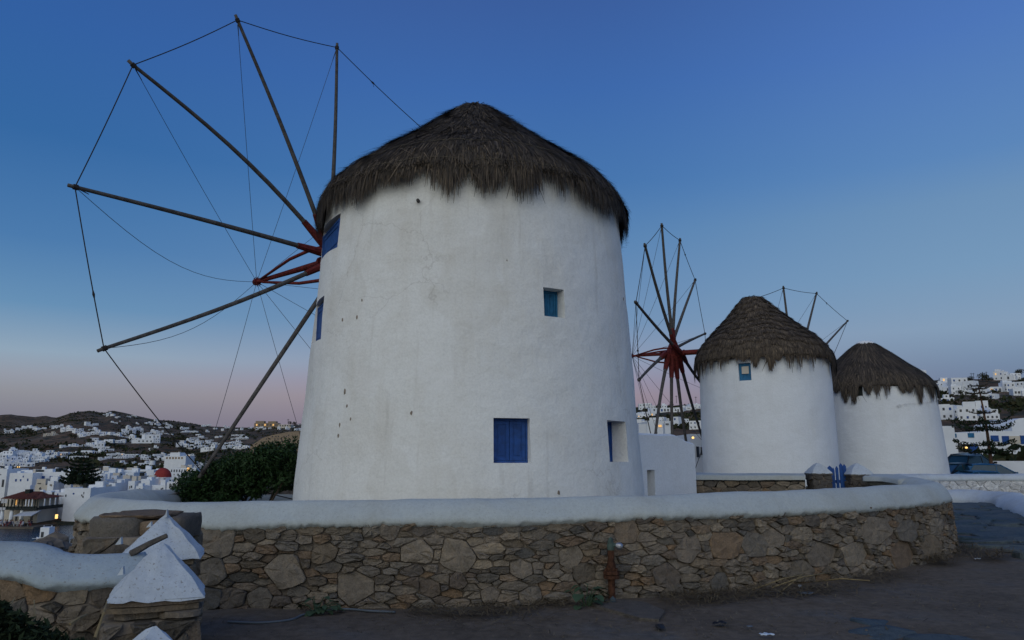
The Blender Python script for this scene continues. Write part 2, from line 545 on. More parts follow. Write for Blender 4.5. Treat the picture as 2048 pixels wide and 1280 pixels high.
class MB:
    def __init__(s):
        s.V, s.F, s.I, s.cur = [], [], [], 0

    def add(s, V, Fc):
        o = len(s.V)
        s.V += [tuple(map(float, p)) for p in V]
        s.F += [tuple(i + o for i in f) for f in Fc]
        s.I += [s.cur] * len(Fc)
        return s

    def box(s, c, d, rz=0.0, tilt=None):
        """axis box: centre c, full sizes d, turned rz"""
        a, b_ = cos(rz), sin(rz)
        V = []
        for z in (-.5, .5):
            for x, y in ((-.5, -.5), (.5, -.5), (.5, .5), (-.5, .5)):
                X, Y = x * d[0], y * d[1]
                V.append((c[0] + X * a - Y * b_, c[1] + X * b_ + Y * a, c[2] + z * d[2]))
        return s.add(V, [(3, 2, 1, 0), (4, 5, 6, 7), (0, 1, 5, 4), (1, 2, 6, 5), (2, 3, 7, 6), (3, 0, 4, 7)])

    def bar(s, p, q, w, h=None):
        return s.tube([p, q], [w, w if h is None else h], 4)

    def tube(s, pts, rad, n=8, cap=True):
        pts = [np.array(p, float) for p in pts]
        if not hasattr(rad, '__len__'):
            rad = [rad] * len(pts)
        V, Fc = [], []
        prev = None
        for i, p in enumerate(pts):
            d = pts[min(i + 1, len(pts) - 1)] - pts[max(i - 1, 0)]
            d = d / (np.linalg.norm(d) + 1e-9)
            if prev is None:
                ref = np.array([0, 0, 1.]) if abs(d[2]) < 0.9 else np.array([1., 0, 0])
                a = np.cross(d, ref)
            else:
                a = prev - d * (prev @ d)
            a /= np.linalg.norm(a) + 1e-9
            prev = a
            b_ = np.cross(d, a)
            for k in range(n):
                t = 2 * pi * (k + 0.5) / n
                V.append(p + rad[i] * (cos(t) * a + sin(t) * b_))
        for i in range(len(pts) - 1):
            for k in range(n):
                k2 = (k + 1) % n
                Fc.append((i * n + k, i * n + k2, (i + 1) * n + k2, (i + 1) * n + k))
        if cap:
            Fc.append(tuple(range(n - 1, -1, -1)))
            Fc.append(tuple((len(pts) - 1) * n + k for k in range(n)))
        return s.add(V, Fc)

    def lathe(s, c, prof, n=24, a0=0, a1=2 * pi):
        """profile of (r, z) turned about the vertical through c"""
        V, Fc = [], []
        full = abs(a1 - a0 - 2 * pi) < 1e-6
        m = n if full else n + 1
        for r, z in prof:
            for k in range(m):
                t = a0 + (a1 - a0) * k / n
                V.append((c[0] + r * cos(t), c[1] + r * sin(t), c[2] + z))
        for i in range(len(prof) - 1):
            for k in range(n):
                k2 = (k + 1) % m
                Fc.append((i * m + k, i * m + k2, (i + 1) * m + k2, (i + 1) * m + k))
        return s.add(V, Fc)

    def prism(s, poly, z0, z1):
        n = len(poly)
        V = [(x, y, z0) for x, y in poly] + [(x, y, z1) for x, y in poly]
        Fc = [tuple(range(n - 1, -1, -1)), tuple(range(n, 2 * n))]
        Fc += [(k, (k + 1) % n, n + (k + 1) % n, n + k) for k in range(n)]
        return s.add(V, Fc)

    def build(s, name, mats, parent=None, origin=None, smooth=False):
        return mesh(name, s.V, s.F, mats, parent, origin, smooth, s.I)


def smoothstep(a, b, x):
    t = np.clip((x - a) / (b - a), 0, 1)
    return t * t * (3 - 2 * t)


def wob(x, y=0.0, z=0.0):
    """cheap smooth noise in [-1, 1]"""
    return (np.sin(x * 1.7 + y * 0.6 + 1.3 + z) + np.sin(y * 2.1 - x * 0.9 + 4.1 - z * 1.3) + np.sin((x + y) * 1.13 + z * 2.3 + 0.5)
            + np.sin((x - y * 1.4) * 3.1 + 2.2 * z) * 0.5) / 3.5


def copy_tree(o, parent=None):
    c = o.copy()
    col.objects.link(c)
    if parent is not None:
        c.parent = parent
    for ch in list(o.children):
        copy_tree(ch, c)
    return c


# ================================================================= terrain
SEA_Z = -13.0
RIDGE_U = [-1400, -400, 0, 60, 100, 130, 170, 200, 215, 240, 300, 350, 420, 500, 560, 640, 800, 1000, 1290, 1330, 1400, 1700, 1880, 1950, 2048, 2500, 3400]
RIDGE_V = [838, 845, 850, 846, 836, 826, 821, 825, 820, 824, 838, 843, 852, 855, 849, 846, 842, 835, 815, 811, 806, 775, 757, 755, 753, 765, 800]
RIDGE_A = np.arctan((np.array(RIDGE_U) - 1024) * CP / F)


def k_of(v):
    k = (640 - v) / F
    return (k * CP + SP) / (CP - k * SP)          # height per metre of Y


def terrain(x, y):
    x = np.asarray(x, float)
    y = np.asarray(y, float)
    r = np.hypot(x, y)
    az = np.arctan2(x, y)
    wr = smoothstep(radians(-9), radians(6), az)   # 0 = harbour side, 1 = village side
    rr = 2200 * (1 - wr) + 400 * wr
    v = np.interp(az, RIDGE_A, RIDGE_V)
    zr = EYE + k_of(v) * rr * np.cos(np.clip(az, -1.1, 1.1))
    # harbour side
    d = np.hypot(np.maximum(-7.4 - x, 0), np.maximum(y - 24, 0))
    bank = -np.minimum(0.30 * d, 15.0) * smoothstep(0, 3, d)
    town = -12.4 + 3.4 * np.clip((r - 195) / 85, 0, 1)
    up = smoothstep(187, 193, r)
    s = np.clip((r - 280) / (rr - 280 + 1e-6), 0, 1)
    hillz = -9 + (zr + 9) * s ** 1.22
    zl = np.where(r < 280, bank * (1 - up) + town * up, hillz)
    # village side
    s2 = np.clip((r - 45) / (rr - 45), 0, 1)
    zv = zr * s2 ** 1.5
    zv = zv - 0.62 * smoothstep(27, 36, r) * (1 - smoothstep(50, 60, r))     # sunk car park
    z = zl * (1 - wr) + zv * wr
    over = np.clip((r - rr) / (2.2 * rr), 0, 1)
    z = np.where(r > rr, zr * (1 - over) - 18 * over, z)
    far = smoothstep(170, 700, r) * (1 - 0.85 * smoothstep(0.75, 1.0, r / rr))
    z = z + far * (7 * wob(x / 60, y / 60) + 3 * wob(x / 19, y / 19, 2)) * (1 - 0.6 * wr)
    z = z + smoothstep(20, 80, r) * (1 - far) * 0.25 * wob(x / 3, y / 3, 1)
    return z


def tz(x, y):
    return float(terrain(x, y))


def hit(u, v, r0=30, r1=3200):
    """where the view ray through (u, v) meets the terrain"""
    rr = np.geomspace(r0, r1, 900)
    ry = ray(u, v)
    n = hypot(ry[0], ry[1])
    P = CAM[None] + ry[None] * (rr / n)[:, None]
    below = P[:, 2] < terrain(P[:, 0], P[:, 1])
    i = int(np.argmax(below)) if below.any() else len(rr) - 1
    return P[i]


def polar_sheet(name, rads, azs, zf, mat, kind='structure', closed=False):
    A, R = np.meshgrid(azs, rads)
    X, Y = R * np.sin(A), R * np.cos(A)
    Z = zf(X, Y)
    V = np.stack([X, Y, Z], -1).reshape(-1, 3)
    nr, na = len(rads), len(azs)
    i = np.arange(nr - 1)[:, None] * na + np.arange(na - 1)[None]
    Q = np.stack([i, i + na, i + na + 1, i + 1], -1).reshape(-1, 4)
    o = idx_mesh(name, V, Q, mat, smooth=True)
    return tag(o, kind=kind)


azs = np.concatenate([np.linspace(-pi, radians(-44), 40)[:-1], np.linspace(radians(-44), radians(44), 420), np.linspace(radians(44), pi, 40)[1:]])
rads = np.concatenate([[0.0], np.geomspace(2, 7000, 210)])
ground = polar_sheet('ground', rads, azs, lambda X, Y: terrain(X, Y) - 0.05 * (np.hypot(X, Y) < 40), M['hill'])
ground['label'] = 'brown scrub hillside and flat ground around the windmills'

# the sea in the harbour
sea = idx_mesh('sea', [(-900, -600, SEA_Z), (-20, -600, SEA_Z), (-20, 320, SEA_Z), (-900, 320, SEA_Z)], [(0, 1, 2, 3)], M['water'])
tag(sea, kind='structure')

# dark mountain beyond the bay
fa = np.linspace(radians(-60), radians(-22), 120)
fr = np.linspace(3600, 5200, 14)


def far_ridge(X, Y):
    r = np.hypot(X, Y)
    az = np.degrees(np.arctan2(X, Y))
    v = np.interp(az, [-60, -38, -34.5, -33.6, -33, -32.6, -32, -31, -28, -22], [835, 826, 825, 828, 830, 827, 831, 832, 850, 890])
    v = v + 1.3 * wob(az * 2.3, az * 0.0) + 0.8 * wob(az * 7, 1)
    z = EYE + k_of(v) * 4400 * np.cos(np.radians(az))
    f = 1 - np.abs(r - 4400) / 800
    return np.clip(f, 0, 1) ** 0.7 * z + 14 * wob(X / 90, Y / 90) * np.clip(f, 0, 1) * (1 - np.clip(f, 0, 1)) - 20 * (1 - np.clip(f, 0, 1))


polar_sheet('hills', fr, fa, far_ridge, M['hill'])

# packed dirt of the foreground lane
gx, gy = np.meshgrid(np.linspace(-9, 26, 176), np.linspace(-6, 30, 181))
gz = 0.012 + 0.022 * wob(gx * 1.1, gy * 1.1) + 0.010 * wob(gx * 4.3, gy * 4.1, 1) + 0.004 * wob(gx * 13, gy * 12, 2)
gz = gz - 0.3 * np.maximum(-7.6 - gx, 0)
gi = np.arange(180)[:, None] * 176 + np.arange(175)[None]
path = idx_mesh('path', np.stack([gx, gy, gz], -1).reshape(-1, 3), np.stack([gi, gi + 1, gi + 177, gi + 176], -1).reshape(-1, 4), M['dirt'], smooth=True)
tag(path, kind='structure')


# ================================================================= rubble masonry
def clip_poly(poly, px, py, nx, ny):
    out = []
    n = len(poly)
    for i in range(n):
        a, b = poly[i], poly[(i + 1) % n]
        da = (a[0] - px) * nx + (a[1] - py) * ny
        db = (b[0] - px) * nx + (b[1] - py) * ny
        if da <= 0:
            out.append(a)
        if (da < 0 < db) or (db < 0 < da):
            t = da / (da - db)
            out.append((a[0] + t * (b[0] - a[0]), a[1] + t * (b[1] - a[1])))
    return out


def rubble_cells(x0, x1, y0, y1, big, rmin, rmax, ax=1.6, gap=0.006, rng=random, tries=9000):
    """rough stones of uneven size packed in a strip: the big ones as blocks of their own, the rest
    as cells of a power diagram that keep clear of them; list of polygons in (x, y)"""
    cell = {}
    bigs = []
    for x, y, rx, ry in big:
        m = rng.choice((5, 6, 6, 7, 8))
        tl = rng.uniform(-.25, .25)
        t0 = rng.uniform(0, 6.28)
        poly = []
        for k in range(m):
            t = t0 + 2 * pi * (k + rng.uniform(-.27, .27)) / m
            q = (abs(cos(t)) ** 3.5 + abs(sin(t)) ** 3.5) ** (-1 / 3.5) * rng.uniform(0.92, 1.14)
            poly.append((x + rx * q * cos(t + tl), y + ry * q * sin(t + tl)))
        for px_, py_, nx_, ny_ in ((x0, 0, -1, 0), (x1, 0, 1, 0), (0, y0, 0, -1), (0, y1, 0, 1)):
            poly = clip_poly(poly, px_, py_, nx_, ny_)
        if len(poly) >= 3:
            bigs.append(np.array(poly))

    def free(x, y, r):
        for P in bigs:
            if abs(P[:, 0].mean() - x) > 1 or abs(P[:, 1].mean() - y) > 1:
                continue
            n = len(P)
            dmax = -9
            for i in range(n):
                e = P[(i + 1) % n] - P[i]
                l = np.hypot(*e) + 1e-9
                dmax = max(dmax, ((x - P[i][0]) * e[1] - (y - P[i][1]) * e[0]) / l)
            if dmax < r * 0.75:
                return False
        return True

    def near(x, y):
        ci, cj = int(x // 0.3), int(y // 0.3)
        for i in range(ci - 2, ci + 3):
            for j in range(cj - 2, cj + 3):
                yield from cell.get((i, j), ())
    S = []
    X0, X1 = x0 / ax, x1 / ax
    for k in range(tries):
        f = 1 - k / tries
        r = rmin + (rmax - rmin) * f ** 1.7 * rng.uniform(0.5, 1)
        x, y = rng.uniform(X0, X1), rng.uniform(y0, y1)
        if all((x - a) ** 2 + (y - b) ** 2 > ((r + c) * 0.9) ** 2 for a, b, c in near(x, y)) and free(x * ax, y, r):
            S.append((x, y, r))
            cell.setdefault((int(x // 0.3), int(y // 0.3)), []).append(S[-1])
    A = np.array(S)
    out = list(bigs)
    for i, (x, y, r) in enumerate(S):
        lim = r * 2.4 + 0.06
        poly = [(max(X0, x - lim), max(y0, y - lim)), (min(X1, x + lim), max(y0, y - lim)),
                (min(X1, x + lim), min(y1, y + lim)), (max(X0, x - lim), min(y1, y + lim))]
        d2 = (A[:, 0] - x) ** 2 + (A[:, 1] - y) ** 2
        for j in np.argsort(d2)[1:34]:
            bx, by, br = S[j]
            d = math.sqrt(d2[j])
            if d < 1e-6 or d > 1.4:
                continue
            t = (d * d + r * r - br * br) / (2 * d) - gap * rng.uniform(0.4, 1.5)
            nx, ny = (bx - x) / d, (by - y) / d
            tw = rng.uniform(-0.22, 0.22)            # joints do not run square to each other
            nx, ny = nx * cos(tw) - ny * sin(tw), nx * sin(tw) + ny * cos(tw)
            poly = clip_poly(poly, x + nx * t, y + ny * t, nx, ny)
            if len(poly) < 3:
                break
        if len(poly) < 3:
            continue
        P = [(q[0] * ax, q[1]) for q in poly]
        for B in bigs:
            if abs(B[:, 0].mean() - x * ax) > 1:
                continue
            n = len(B)
            best = None
            for k in range(n):
                e = B[(k + 1) % n] - B[k]
                l = np.hypot(*e) + 1e-9
                nx, ny = e[1] / l, -e[0] / l
                dd = (x * ax - B[k][0]) * nx + (y - B[k][1]) * ny
                if best is None or dd > best[0]:
                    best = (dd, B[k], nx, ny)
            dd, q, nx, ny = best
            P = clip_poly(P, q[0] + nx * gap * 1.6, q[1] + ny * gap * 1.6, -nx, -ny)
            if len(P) < 3:
                break
        if len(P) < 3:
            continue
        P = np.array(P)
        w = P[:, 0].max() - P[:, 0].min()
        h = P[:, 1].max() - P[:, 1].min()
        if w > 0.03 and h > 0.016:
            out.append(P)
    return out


def soften(P, rng, jit=0.05):
    """cut the corners of a polygon and make its outline uneven"""
    Q = []
    n = len(P)
    for i in range(n):
        a, b = P[i], P[(i + 1) % n]
        if np.hypot(*(b - a)) < 0.012:
            Q.append((a + b) / 2)
            continue
        f = rng.uniform(0.07, 0.17)
        Q.append(a + (b - a) * f)
        if np.hypot(*(b - a)) > 0.12:
            m = (a + b) / 2
            nrm = np.array([-(b - a)[1], (b - a)[0]])
            Q.append(m + nrm * rng.uniform(-jit, jit * 0.5))
        Q.append(b + (a - b) * f)
    return np.array(Q)


def stone_geo(P, mapf, depth, rng, back=-0.05):
    """a rough block over the outline P, mapf(s, h, d) gives world points"""
    c = P.mean(0)
    n = len(P)
    V, Fc = [], []
    tx, ty = rng.uniform(-.12, .12), rng.uniform(-.12, .12)     # the face leans a little
    for sc_k, dk in ((1.0, back), (1.0, depth * 0.55), (0.955, depth * 0.92), (0.62, depth)):
        for p in P:
            q = c + (p - c) * sc_k
            dd = dk
            if dk > 0:
                dd += ((q - c) @ (tx, ty)) * (dk / depth) * 0.8 + rng.uniform(-1, 1) * 0.20 * depth
            V.append(mapf(q[0], q[1], dd))
    V.append(mapf(c[0], c[1], depth * rng.uniform(0.9, 1.1)))
    for k in range(3):
        for i in range(n):
            j = (i + 1) % n
            Fc.append((k * n + i, k * n + j, (k + 1) * n + j, (k + 1) * n + i))
    for i in range(n):
        Fc.append((3 * n + i, 3 * n + (i + 1) % n, 4 * n))
    return V, Fc


def lay_stones(cells, mapf, parent, mat, mat_i, limit, rng, dmin=0.025, dmax=0.06, name='stone', size=None):
    """the cells that show largest become parts of their own, the others one joined part"""
    items = []
    for P in cells:
        Q = soften(P, rng)
        x, y = Q[:, 0], Q[:, 1]
        area = 0.5 * abs(np.dot(x, np.roll(y, 1)) - np.dot(y, np.roll(x, 1)))
        c = mapf(*Q.mean(0), 0)
        items.append((area / ((c[0] ** 2 + c[1] ** 2)), Q))
    items.sort(key=lambda t: -t[0])
    rest = MB()
    for k, (a, Q) in enumerate(items):
        V, Fc = stone_geo(Q, mapf, rng.uniform(dmin, dmax), rng)
        if k < limit:
            mesh(name, V, Fc, mat, parent, origin=np.mean(V, 0), smooth=False)
        else:
            rest.add(V, Fc)
    if rest.V:
        tag(rest.build('small_stones', mat_i, parent, smooth=False), kind='stuff')


class Path2:
    """smooth open line through plan points, by arc length; outward side is to the right"""
    def __init__(s, pts, closed=False, step=0.03):
        P = np.array(pts, float)
        E = np.vstack([2 * P[0] - P[1], P, 2 * P[-1] - P[-2]])
        out = []
        for i in range(1, len(E) - 2):
            p0, p1, p2, p3 = E[i - 1], E[i], E[i + 1], E[i + 2]
            m = max(4, int(np.hypot(*(p2 - p1)) / step))
            t = np.linspace(0, 1, m, endpoint=False)[:, None]
            out.append(0.5 * ((2 * p1) + (p2 - p0) * t + (2 * p0 - 5 * p1 + 4 * p2 - p3) * t ** 2 + (3 * p1 - p0 - 3 * p2 + p3) * t ** 3))
        s.P = np.vstack(out + [E[-2][None]])
        d = np.hypot(*np.diff(s.P, axis=0).T)
        s.S = np.concatenate([[0], np.cumsum(d)])
        s.len = s.S[-1]
        T = np.gradient(s.P, axis=0)
        T /= np.hypot(*T.T)[:, None]
        s.N = np.stack([T[:, 1], -T[:, 0]], -1)

    def at(s, t):
        return np.array([np.interp(t, s.S, s.P[:, 0]), np.interp(t, s.S, s.P[:, 1])])

    def nrm(s, t):
        n = np.array([np.interp(t, s.S, s.N[:, 0]), np.interp(t, s.S, s.N[:, 1])])
        return n / (np.hypot(*n) + 1e-9)

    def near(s, p):
        return s.S[np.argmin(np.hypot(*(s.P - np.array(p)[None]).T))]


def sweep(path, s0, s1, step, section, ztop, jitter, parent, name, mat, smooth=True, caps=True):
    """carry a (d, z) section along the path; jitter(s, k) moves section point k up or down"""
    n = max(2, int((s1 - s0) / step))
    V, Fc = [], []
    m = len(section)
    for i in range(n + 1):
        t = s0 + (s1 - s0) * i / n
        p, nn = path.at(t), path.nrm(t)
        zt = ztop(t)
        for k, (d, z) in enumerate(section):
            jd, jz = jitter(t, k)
            V.append((p[0] + nn[0] * (d + jd), p[1] + nn[1] * (d + jd), z + zt + jz))
    for i in range(n):
        for k in range(m - 1):
            Fc.append((i * m + k, (i + 1) * m + k, (i + 1) * m + k + 1, i * m + k + 1))
    if caps:
        Fc.append(tuple(range(m)))
        Fc.append(tuple(n * m + k for k in range(m - 1, -1, -1)))
    return mesh(name, V, Fc, mat, parent, smooth=smooth)


# ================================================================= windmills
def leaf_board(mb, loc, T, Nn, x0, x1, z0, z1, d0, th, panels=1, turn=0.0):
    """shutter leaf: board with raised stiles and rails, in the plane of T (along), Nn (out)"""
    def W(x, d, z):
        return loc + T * x + Nn * d + np.array([0, 0, z])

    def bx(xa, xb, za, zb, da, db):
        V = [W(xa, da, za), W(xb, da, za), W(xb, da, zb), W(xa, da, zb), W(xa, db, za), W(xb, db, za), W(xb, db, zb), W(xa, db, zb)]
        mb.add(V, [(3, 2, 1, 0), (4, 5, 6, 7), (0, 1, 5, 4), (1, 2, 6, 5), (2, 3, 7, 6), (3, 0, 4, 7)])
    w = (x1 - x0)
    f = min(0.07, w * 0.2)
    bx(x0, x1, z0, z1, d0, d0 + th)
    e = 0.014
    a, b = d0 + th + 0.001, d0 + th + e
    bx(x0, x0 + f, z0, z1, a, b)
    bx(x1 - f, x1, z0, z1, a, b)
    n = panels
    for i in range(n + 1):
        zc = z0 + (z1 - z0 - f) * i / n
        bx(x0 + f + .001, x1 - f - .001, zc, zc + f, a, b - 0.002)
    for i in range(n):
        za = z0 + (z1 - z0 - f) * i / n + f
        zb = z0 + (z1 - z0 - f) * (i + 1) / n
        if x1 - x0 - 2 * f > 0.06:
            bx(x0 + f + .025, x1 - f - .025, za + .03, zb - .03, a, b - 0.004)


class Mill:
    def __init__(s, name, label, u_base, v_base, D, R0, R1, z_top, group):
        p = atY(u_base, v_base, D)
        s.x, s.y = p[0], D
        s.R0, s.R1, s.zt = R0, R1, z_top
        s.zb = -0.9
        s.root = thing(name, label, 'windmill', (s.x, s.y, 0.0), group)

    def rad(s, z):
        return s.R0 + (s.R1 - s.R0) * np.clip(z / s.zt, 0, 1.1)

    def wobr(s, a, z):
        return 0.018 * wob(a * 5 + s.x, z * 1.3) + 0.007 * wob(a * 19, z * 5, s.x)

    def cyl(s, u, v):
        """angle and height where the view ray meets the tower"""
        r = ray(u, v)
        t = (s.y - s.R0) / r[1]
        for _ in range(60):
            p = CAM + r * t
            R = s.rad(p[2])
            dx, dy = p[0] - s.x, p[1] - s.y
            # move along the ray to the surface
            A = r[0] ** 2 + r[1] ** 2
            B = (CAM[0] - s.x) * r[0] + (CAM[1] - s.y) * r[1]
            Cc = (CAM[0] - s.x) ** 2 + (CAM[1] - s.y) ** 2 - R * R
            disc = max(B * B - A * Cc, 0)
            t = (-B - math.sqrt(disc)) / A
        p = CAM + r * t
        return atan2(p[0] - s.x, -(p[1] - s.y)), p[2]

    def pt(s, a, z, d=0.0):
        R = s.rad(z) + s.wobr(a, z) + d
        return np.array([s.x + R * sin(a), s.y - R * cos(a), z])

    def tower(s, wins, mat, cuts=64):
        """wall with recesses; wins = list of (a0, a1, z0, z1, depth)"""
        A = list(np.linspace(-pi, pi, cuts * 2 + 1)[:-1])
        Z = list(np.linspace(s.zb, s.zt, 34))
        ea = [e for w in wins for e in w[:2]]
        ez = [e for w in wins for e in w[2:4]]
        A = [a for a in A if all(abs(a - e) > 0.012 for e in ea)] + ea
        Z = [z for z in Z if all(abs(z - e) > 0.05 for e in ez)] + ez
        A.sort()
        Z.sort()
        na, nz = len(A), len(Z)
        V = [s.pt(a, z) for z in Z for a in A]
        Fc = []
        for i in range(nz - 1):
            zc = (Z[i] + Z[i + 1]) / 2
            for j in range(na):
                j2 = (j + 1) % na
                ac = (A[j] + (A[j2] if j2 else A[j2] + 2 * pi)) / 2
                if any(a0 < ac < a1 and z0 < zc < z1 for a0, a1, z0, z1, dp in wins):
                    continue
                Fc.append((i * na + j, i * na + j2, (i + 1) * na + j2, (i + 1) * na + j))
        wall = mesh('tower_wall', V, Fc, mat, s.root, smooth=True)
        # reveals, a separate joined piece of the wall with hard corners
        for a0, a1, z0, z1, dp in wins:
            rv = MB()
            am = (a0 + a1) / 2
            inn = np.array([-sin(am), cos(am), 0]) * dp
            aa = [a for a in A if a0 - 1e-6 <= a <= a1 + 1e-6]
            zz = [z for z in Z if z0 - 1e-6 <= z <= z1 + 1e-6]
            ring = [s.pt(a, z0) for a in aa] + [s.pt(a1, z) for z in zz[1:]] + [s.pt(a, z1) for a in aa[::-1][1:]] + [s.pt(a0, z) for z in zz[::-1][1:-1]]
            n = len(ring)
            rv.add(ring + [p + inn for p in ring], [(k, (k + 1) % n, n + (k + 1) % n, n + k) for k in range(n)])
            rv.add([p + inn for p in ring], [tuple(range(n))])
            rv.build('window_reveal', mat, s.root)
        return wall

    def frame_at(s, a0, a1, z0, z1, dp):
        am, zm = (a0 + a1) / 2, (z0 + z1) / 2
        T = np.array([cos(am), sin(am), 0])
        Nn = np.array([sin(am), -cos(am), 0])
        R = s.rad(zm) * cos((a1 - a0) / 2)
        w = 2 * s.rad(zm) * sin((a1 - a0) / 2)
        loc = np.array([s.x, s.y, 0]) + Nn * (R - dp)
        return loc, T, Nn, w

    def window(s, win, mat, leaves, d_in, shrink=(0, 0, 0, 0), fr=0.035, panels=1, name='window'):
        """frame (part) with shutter leaves (sub-parts) set back d_in from the wall face"""
        a0, a1, z0, z1, dp = win
        loc, T, Nn, w = s.frame_at(a0, a1, z0, z1, d_in)
        x0, x1 = -w / 2 + shrink[0], w / 2 - shrink[1]
        za, zb = z0 + shrink[2], z1 - shrink[3]
        fb = MB()

        def bx(xa, xb, zc, zd, da, db):
            V = [loc + T * x + Nn * d + np.array([0, 0, z]) for d in (da, db) for x, z in ((xa, zc), (xb, zc), (xb, zd), (xa, zd))]
            fb.add(V, [(3, 2, 1, 0), (4, 5, 6, 7), (0, 1, 5, 4), (1, 2, 6, 5), (2, 3, 7, 6), (3, 0, 4, 7)])
        bx(x0, x0 + fr, za, zb, -0.03, 0.035)
        bx(x1 - fr, x1, za, zb, -0.03, 0.035)
        bx(x0 + fr, x1 - fr, zb - fr, zb, -0.03, 0.033)
        bx(x0 + fr, x1 - fr, za, za + fr, -0.03, 0.033)
        f = fb.build(name, mat, s.root, origin=loc + np.array([0, 0, za]))
        for k in range(leaves):
            la = x0 + fr + (x1 - x0 - 2 * fr) * k / leaves + 0.004
            lb = x0 + fr + (x1 - x0 - 2 * fr) * (k + 1) / leaves - 0.004
            m = MB()
            leaf_board(m, loc, T, Nn, la, lb, za + fr + .004, zb - fr - .004, -0.02, 0.03, panels)
            m.build('shutter', mat, f, origin=loc + T * (la + lb) / 2 + np.array([0, 0, za]))
        return f

    # ------------------------------------------------------------- thatch
    def thatch(s, prof, n_str, fringe, mat, clumps, length=(0.4, 0.75), width=(0.008, 0.018), tiers=0, apex=(0, 0), point=0.6, lift=0.03, knots=True, ties=3, gaps=0.10, lin_cut=0.0, rag=1.8, stray=0.02, eave=0.30, under=1.0):
        """prof: (r, z) from apex to eave; fringe: (short, long) hang below the eave"""
        P = np.array(prof, float)
        d = np.hypot(*np.diff(P, axis=0).T)
        S = np.concatenate([[0], np.cumsum(d)])
        Ls = S[-1]
        rng = np.random.default_rng(int(abs(s.x) * 100) + 5)

        def surf(a, q, off):
            """point at angle a, slope length q, lifted off"""
            qq = np.minimum(q, Ls)
            r = np.interp(qq, S, P[:, 0])
            z = np.interp(qq, S, P[:, 1])
            dr = np.interp(qq + 0.05, S, P[:, 0], right=P[-1, 0]) - np.interp(qq - 0.05, S, P[:, 0])
            ext = np.maximum(q - Ls, 0)
            er, ez = P[-1] - P[-2]
            nn = hypot(er, ez)
            er, ez = er / nn, ez / nn
            droop = 1 - np.exp(-ext * 2.2)
            r = r + ext * er * (1 - droop) * 0.55 + 0.015
            z = z + ext * (ez * (1 - droop) - droop)
            k = np.clip(1 - r / 3.0, 0, 1)             # the peak may sit off the axis
            wv = 0.035 * wob(a * 6 + s.x, q * 2.1) + 0.02 * wob(a * 17, q * 3.3, 1)
            r = r + (off + wv) * 0.62
            z = z + (off + wv) * 0.6
            return np.stack([s.x + r * np.sin(a) + apex[0] * k, s.y - r * np.cos(a) + apex[1] * k, z], -1)
        # lining under the reeds
        na, nq = 96, 14
        aa = np.linspace(-pi, pi, na, endpoint=False)
        qq = np.linspace(0, Ls - lin_cut, nq)
        Ag, Qg = np.meshgrid(aa, qq)
        V = surf(Ag, Qg, -0.07).reshape(-1, 3)
        i = np.arange(nq - 1)[:, None] * na + np.arange(na)[None]
        i2 = np.arange(nq - 1)[:, None] * na + (np.arange(na)[None] + 1) % na
        roof = idx_mesh('thatched_roof', V, np.stack([i, i2, i2 + na, i + na], -1).reshape(-1, 4), M['thatch_in'], s.root, origin=(s.x, s.y, P[-1, 1]), smooth=True)
        # clumps along the eave
        ca = np.sort(np.linspace(-pi, pi, clumps, endpoint=False) + rng.uniform(-.35, .35, clumps) * 2 * pi / clumps)
        cl = rng.uniform(fringe[0], fringe[1], clumps)
        gapc = rng.uniform(0, 1, clumps)
        for k in range(clumps):                       # a gap may be several bundles wide
            if gapc[k] < gaps and rng.uniform() < 0.55:
                gapc[(k + 1) % clumps] = 0.0
        cl = cl * (1 + 0.22 * wob(ca * 3.3, s.x) + 0.22 * wob(ca * 11.1, 2.0))

        def hang(a):
            j = np.argmin(np.abs((a[:, None] - ca[None] + pi) % (2 * pi) - pi), 1)
            da = (a - ca[j] + pi) % (2 * pi) - pi
            half = pi / clumps
            x = np.clip(np.abs(da) / half, 0, 1)
            full = cl[j] * (1 - point * x ** 1.6)
            full = np.where((gapc[j] < gaps) & (rng.uniform(0, 1, len(a)) > 0.07), full * 0.10, full)
            return full, ca[j]
        n = n_str
        # roots: by area over the slope, denser at the eave
        r_at = np.interp(np.linspace(0, Ls, 200), S, P[:, 0]) + 0.05
        cdf = np.cumsum(r_at)
        cdf /= cdf[-1]
        q0 = np.interp(rng.uniform(0, 1, n), cdf, np.linspace(0, Ls, 200))
        ne = int(n * eave)
        q0[:ne] = Ls - rng.uniform(0.0, 0.5, ne)
        a0 = rng.uniform(-pi, pi, n)
        ln = rng.uniform(*length, n)
        r_q = lambda q: np.interp(np.minimum(q, Ls), S, P[:, 0])
        if tiers:
            th = Ls / tiers
            k = np.floor(q0 / th)
            wv = 0.5 * wob(a0 * 3.1, 1.0) + 0.35 * wob(a0 * 8.3, 4.0)
            k = np.floor(q0 / th + wv)
            cid = np.floor(a0 * np.maximum(r_q(q0), 0.5) / 0.16 + k * 0.37)
            crn = np.abs(np.sin(cid * 12.9898 + k * 78.233) * 43758.5453) % 1
            ends = (k + 1 - wv) * th + 0.34 * (crn - 0.35) + rng.uniform(-.08, .12, n)
            q1 = np.maximum(ends, q0 + 0.16)
            off = lift * (0.5 + 1.5 * np.abs(q0 / th + wv - k) + 0.9 * crn)
        else:
            q1 = q0 + ln
            off = rng.uniform(0.2, 1.0, n) * lift
        hg, cc = hang(a0)
        lim = Ls + hg * (1 - 0.9 * rng.uniform(0, 1, n) ** rag)
        low = Ls + np.minimum(hg, 0.6) * under * rng.uniform(0.3, 1, n)
        q1 = np.where(np.arange(n) < ne, lim, np.minimum(q1, np.minimum(lim, low)))
        r0 = np.interp(np.minimum(q0, Ls), S, P[:, 0]) + 0.15
        odd = (rng.uniform(0, 1, n) < stray).astype(float)
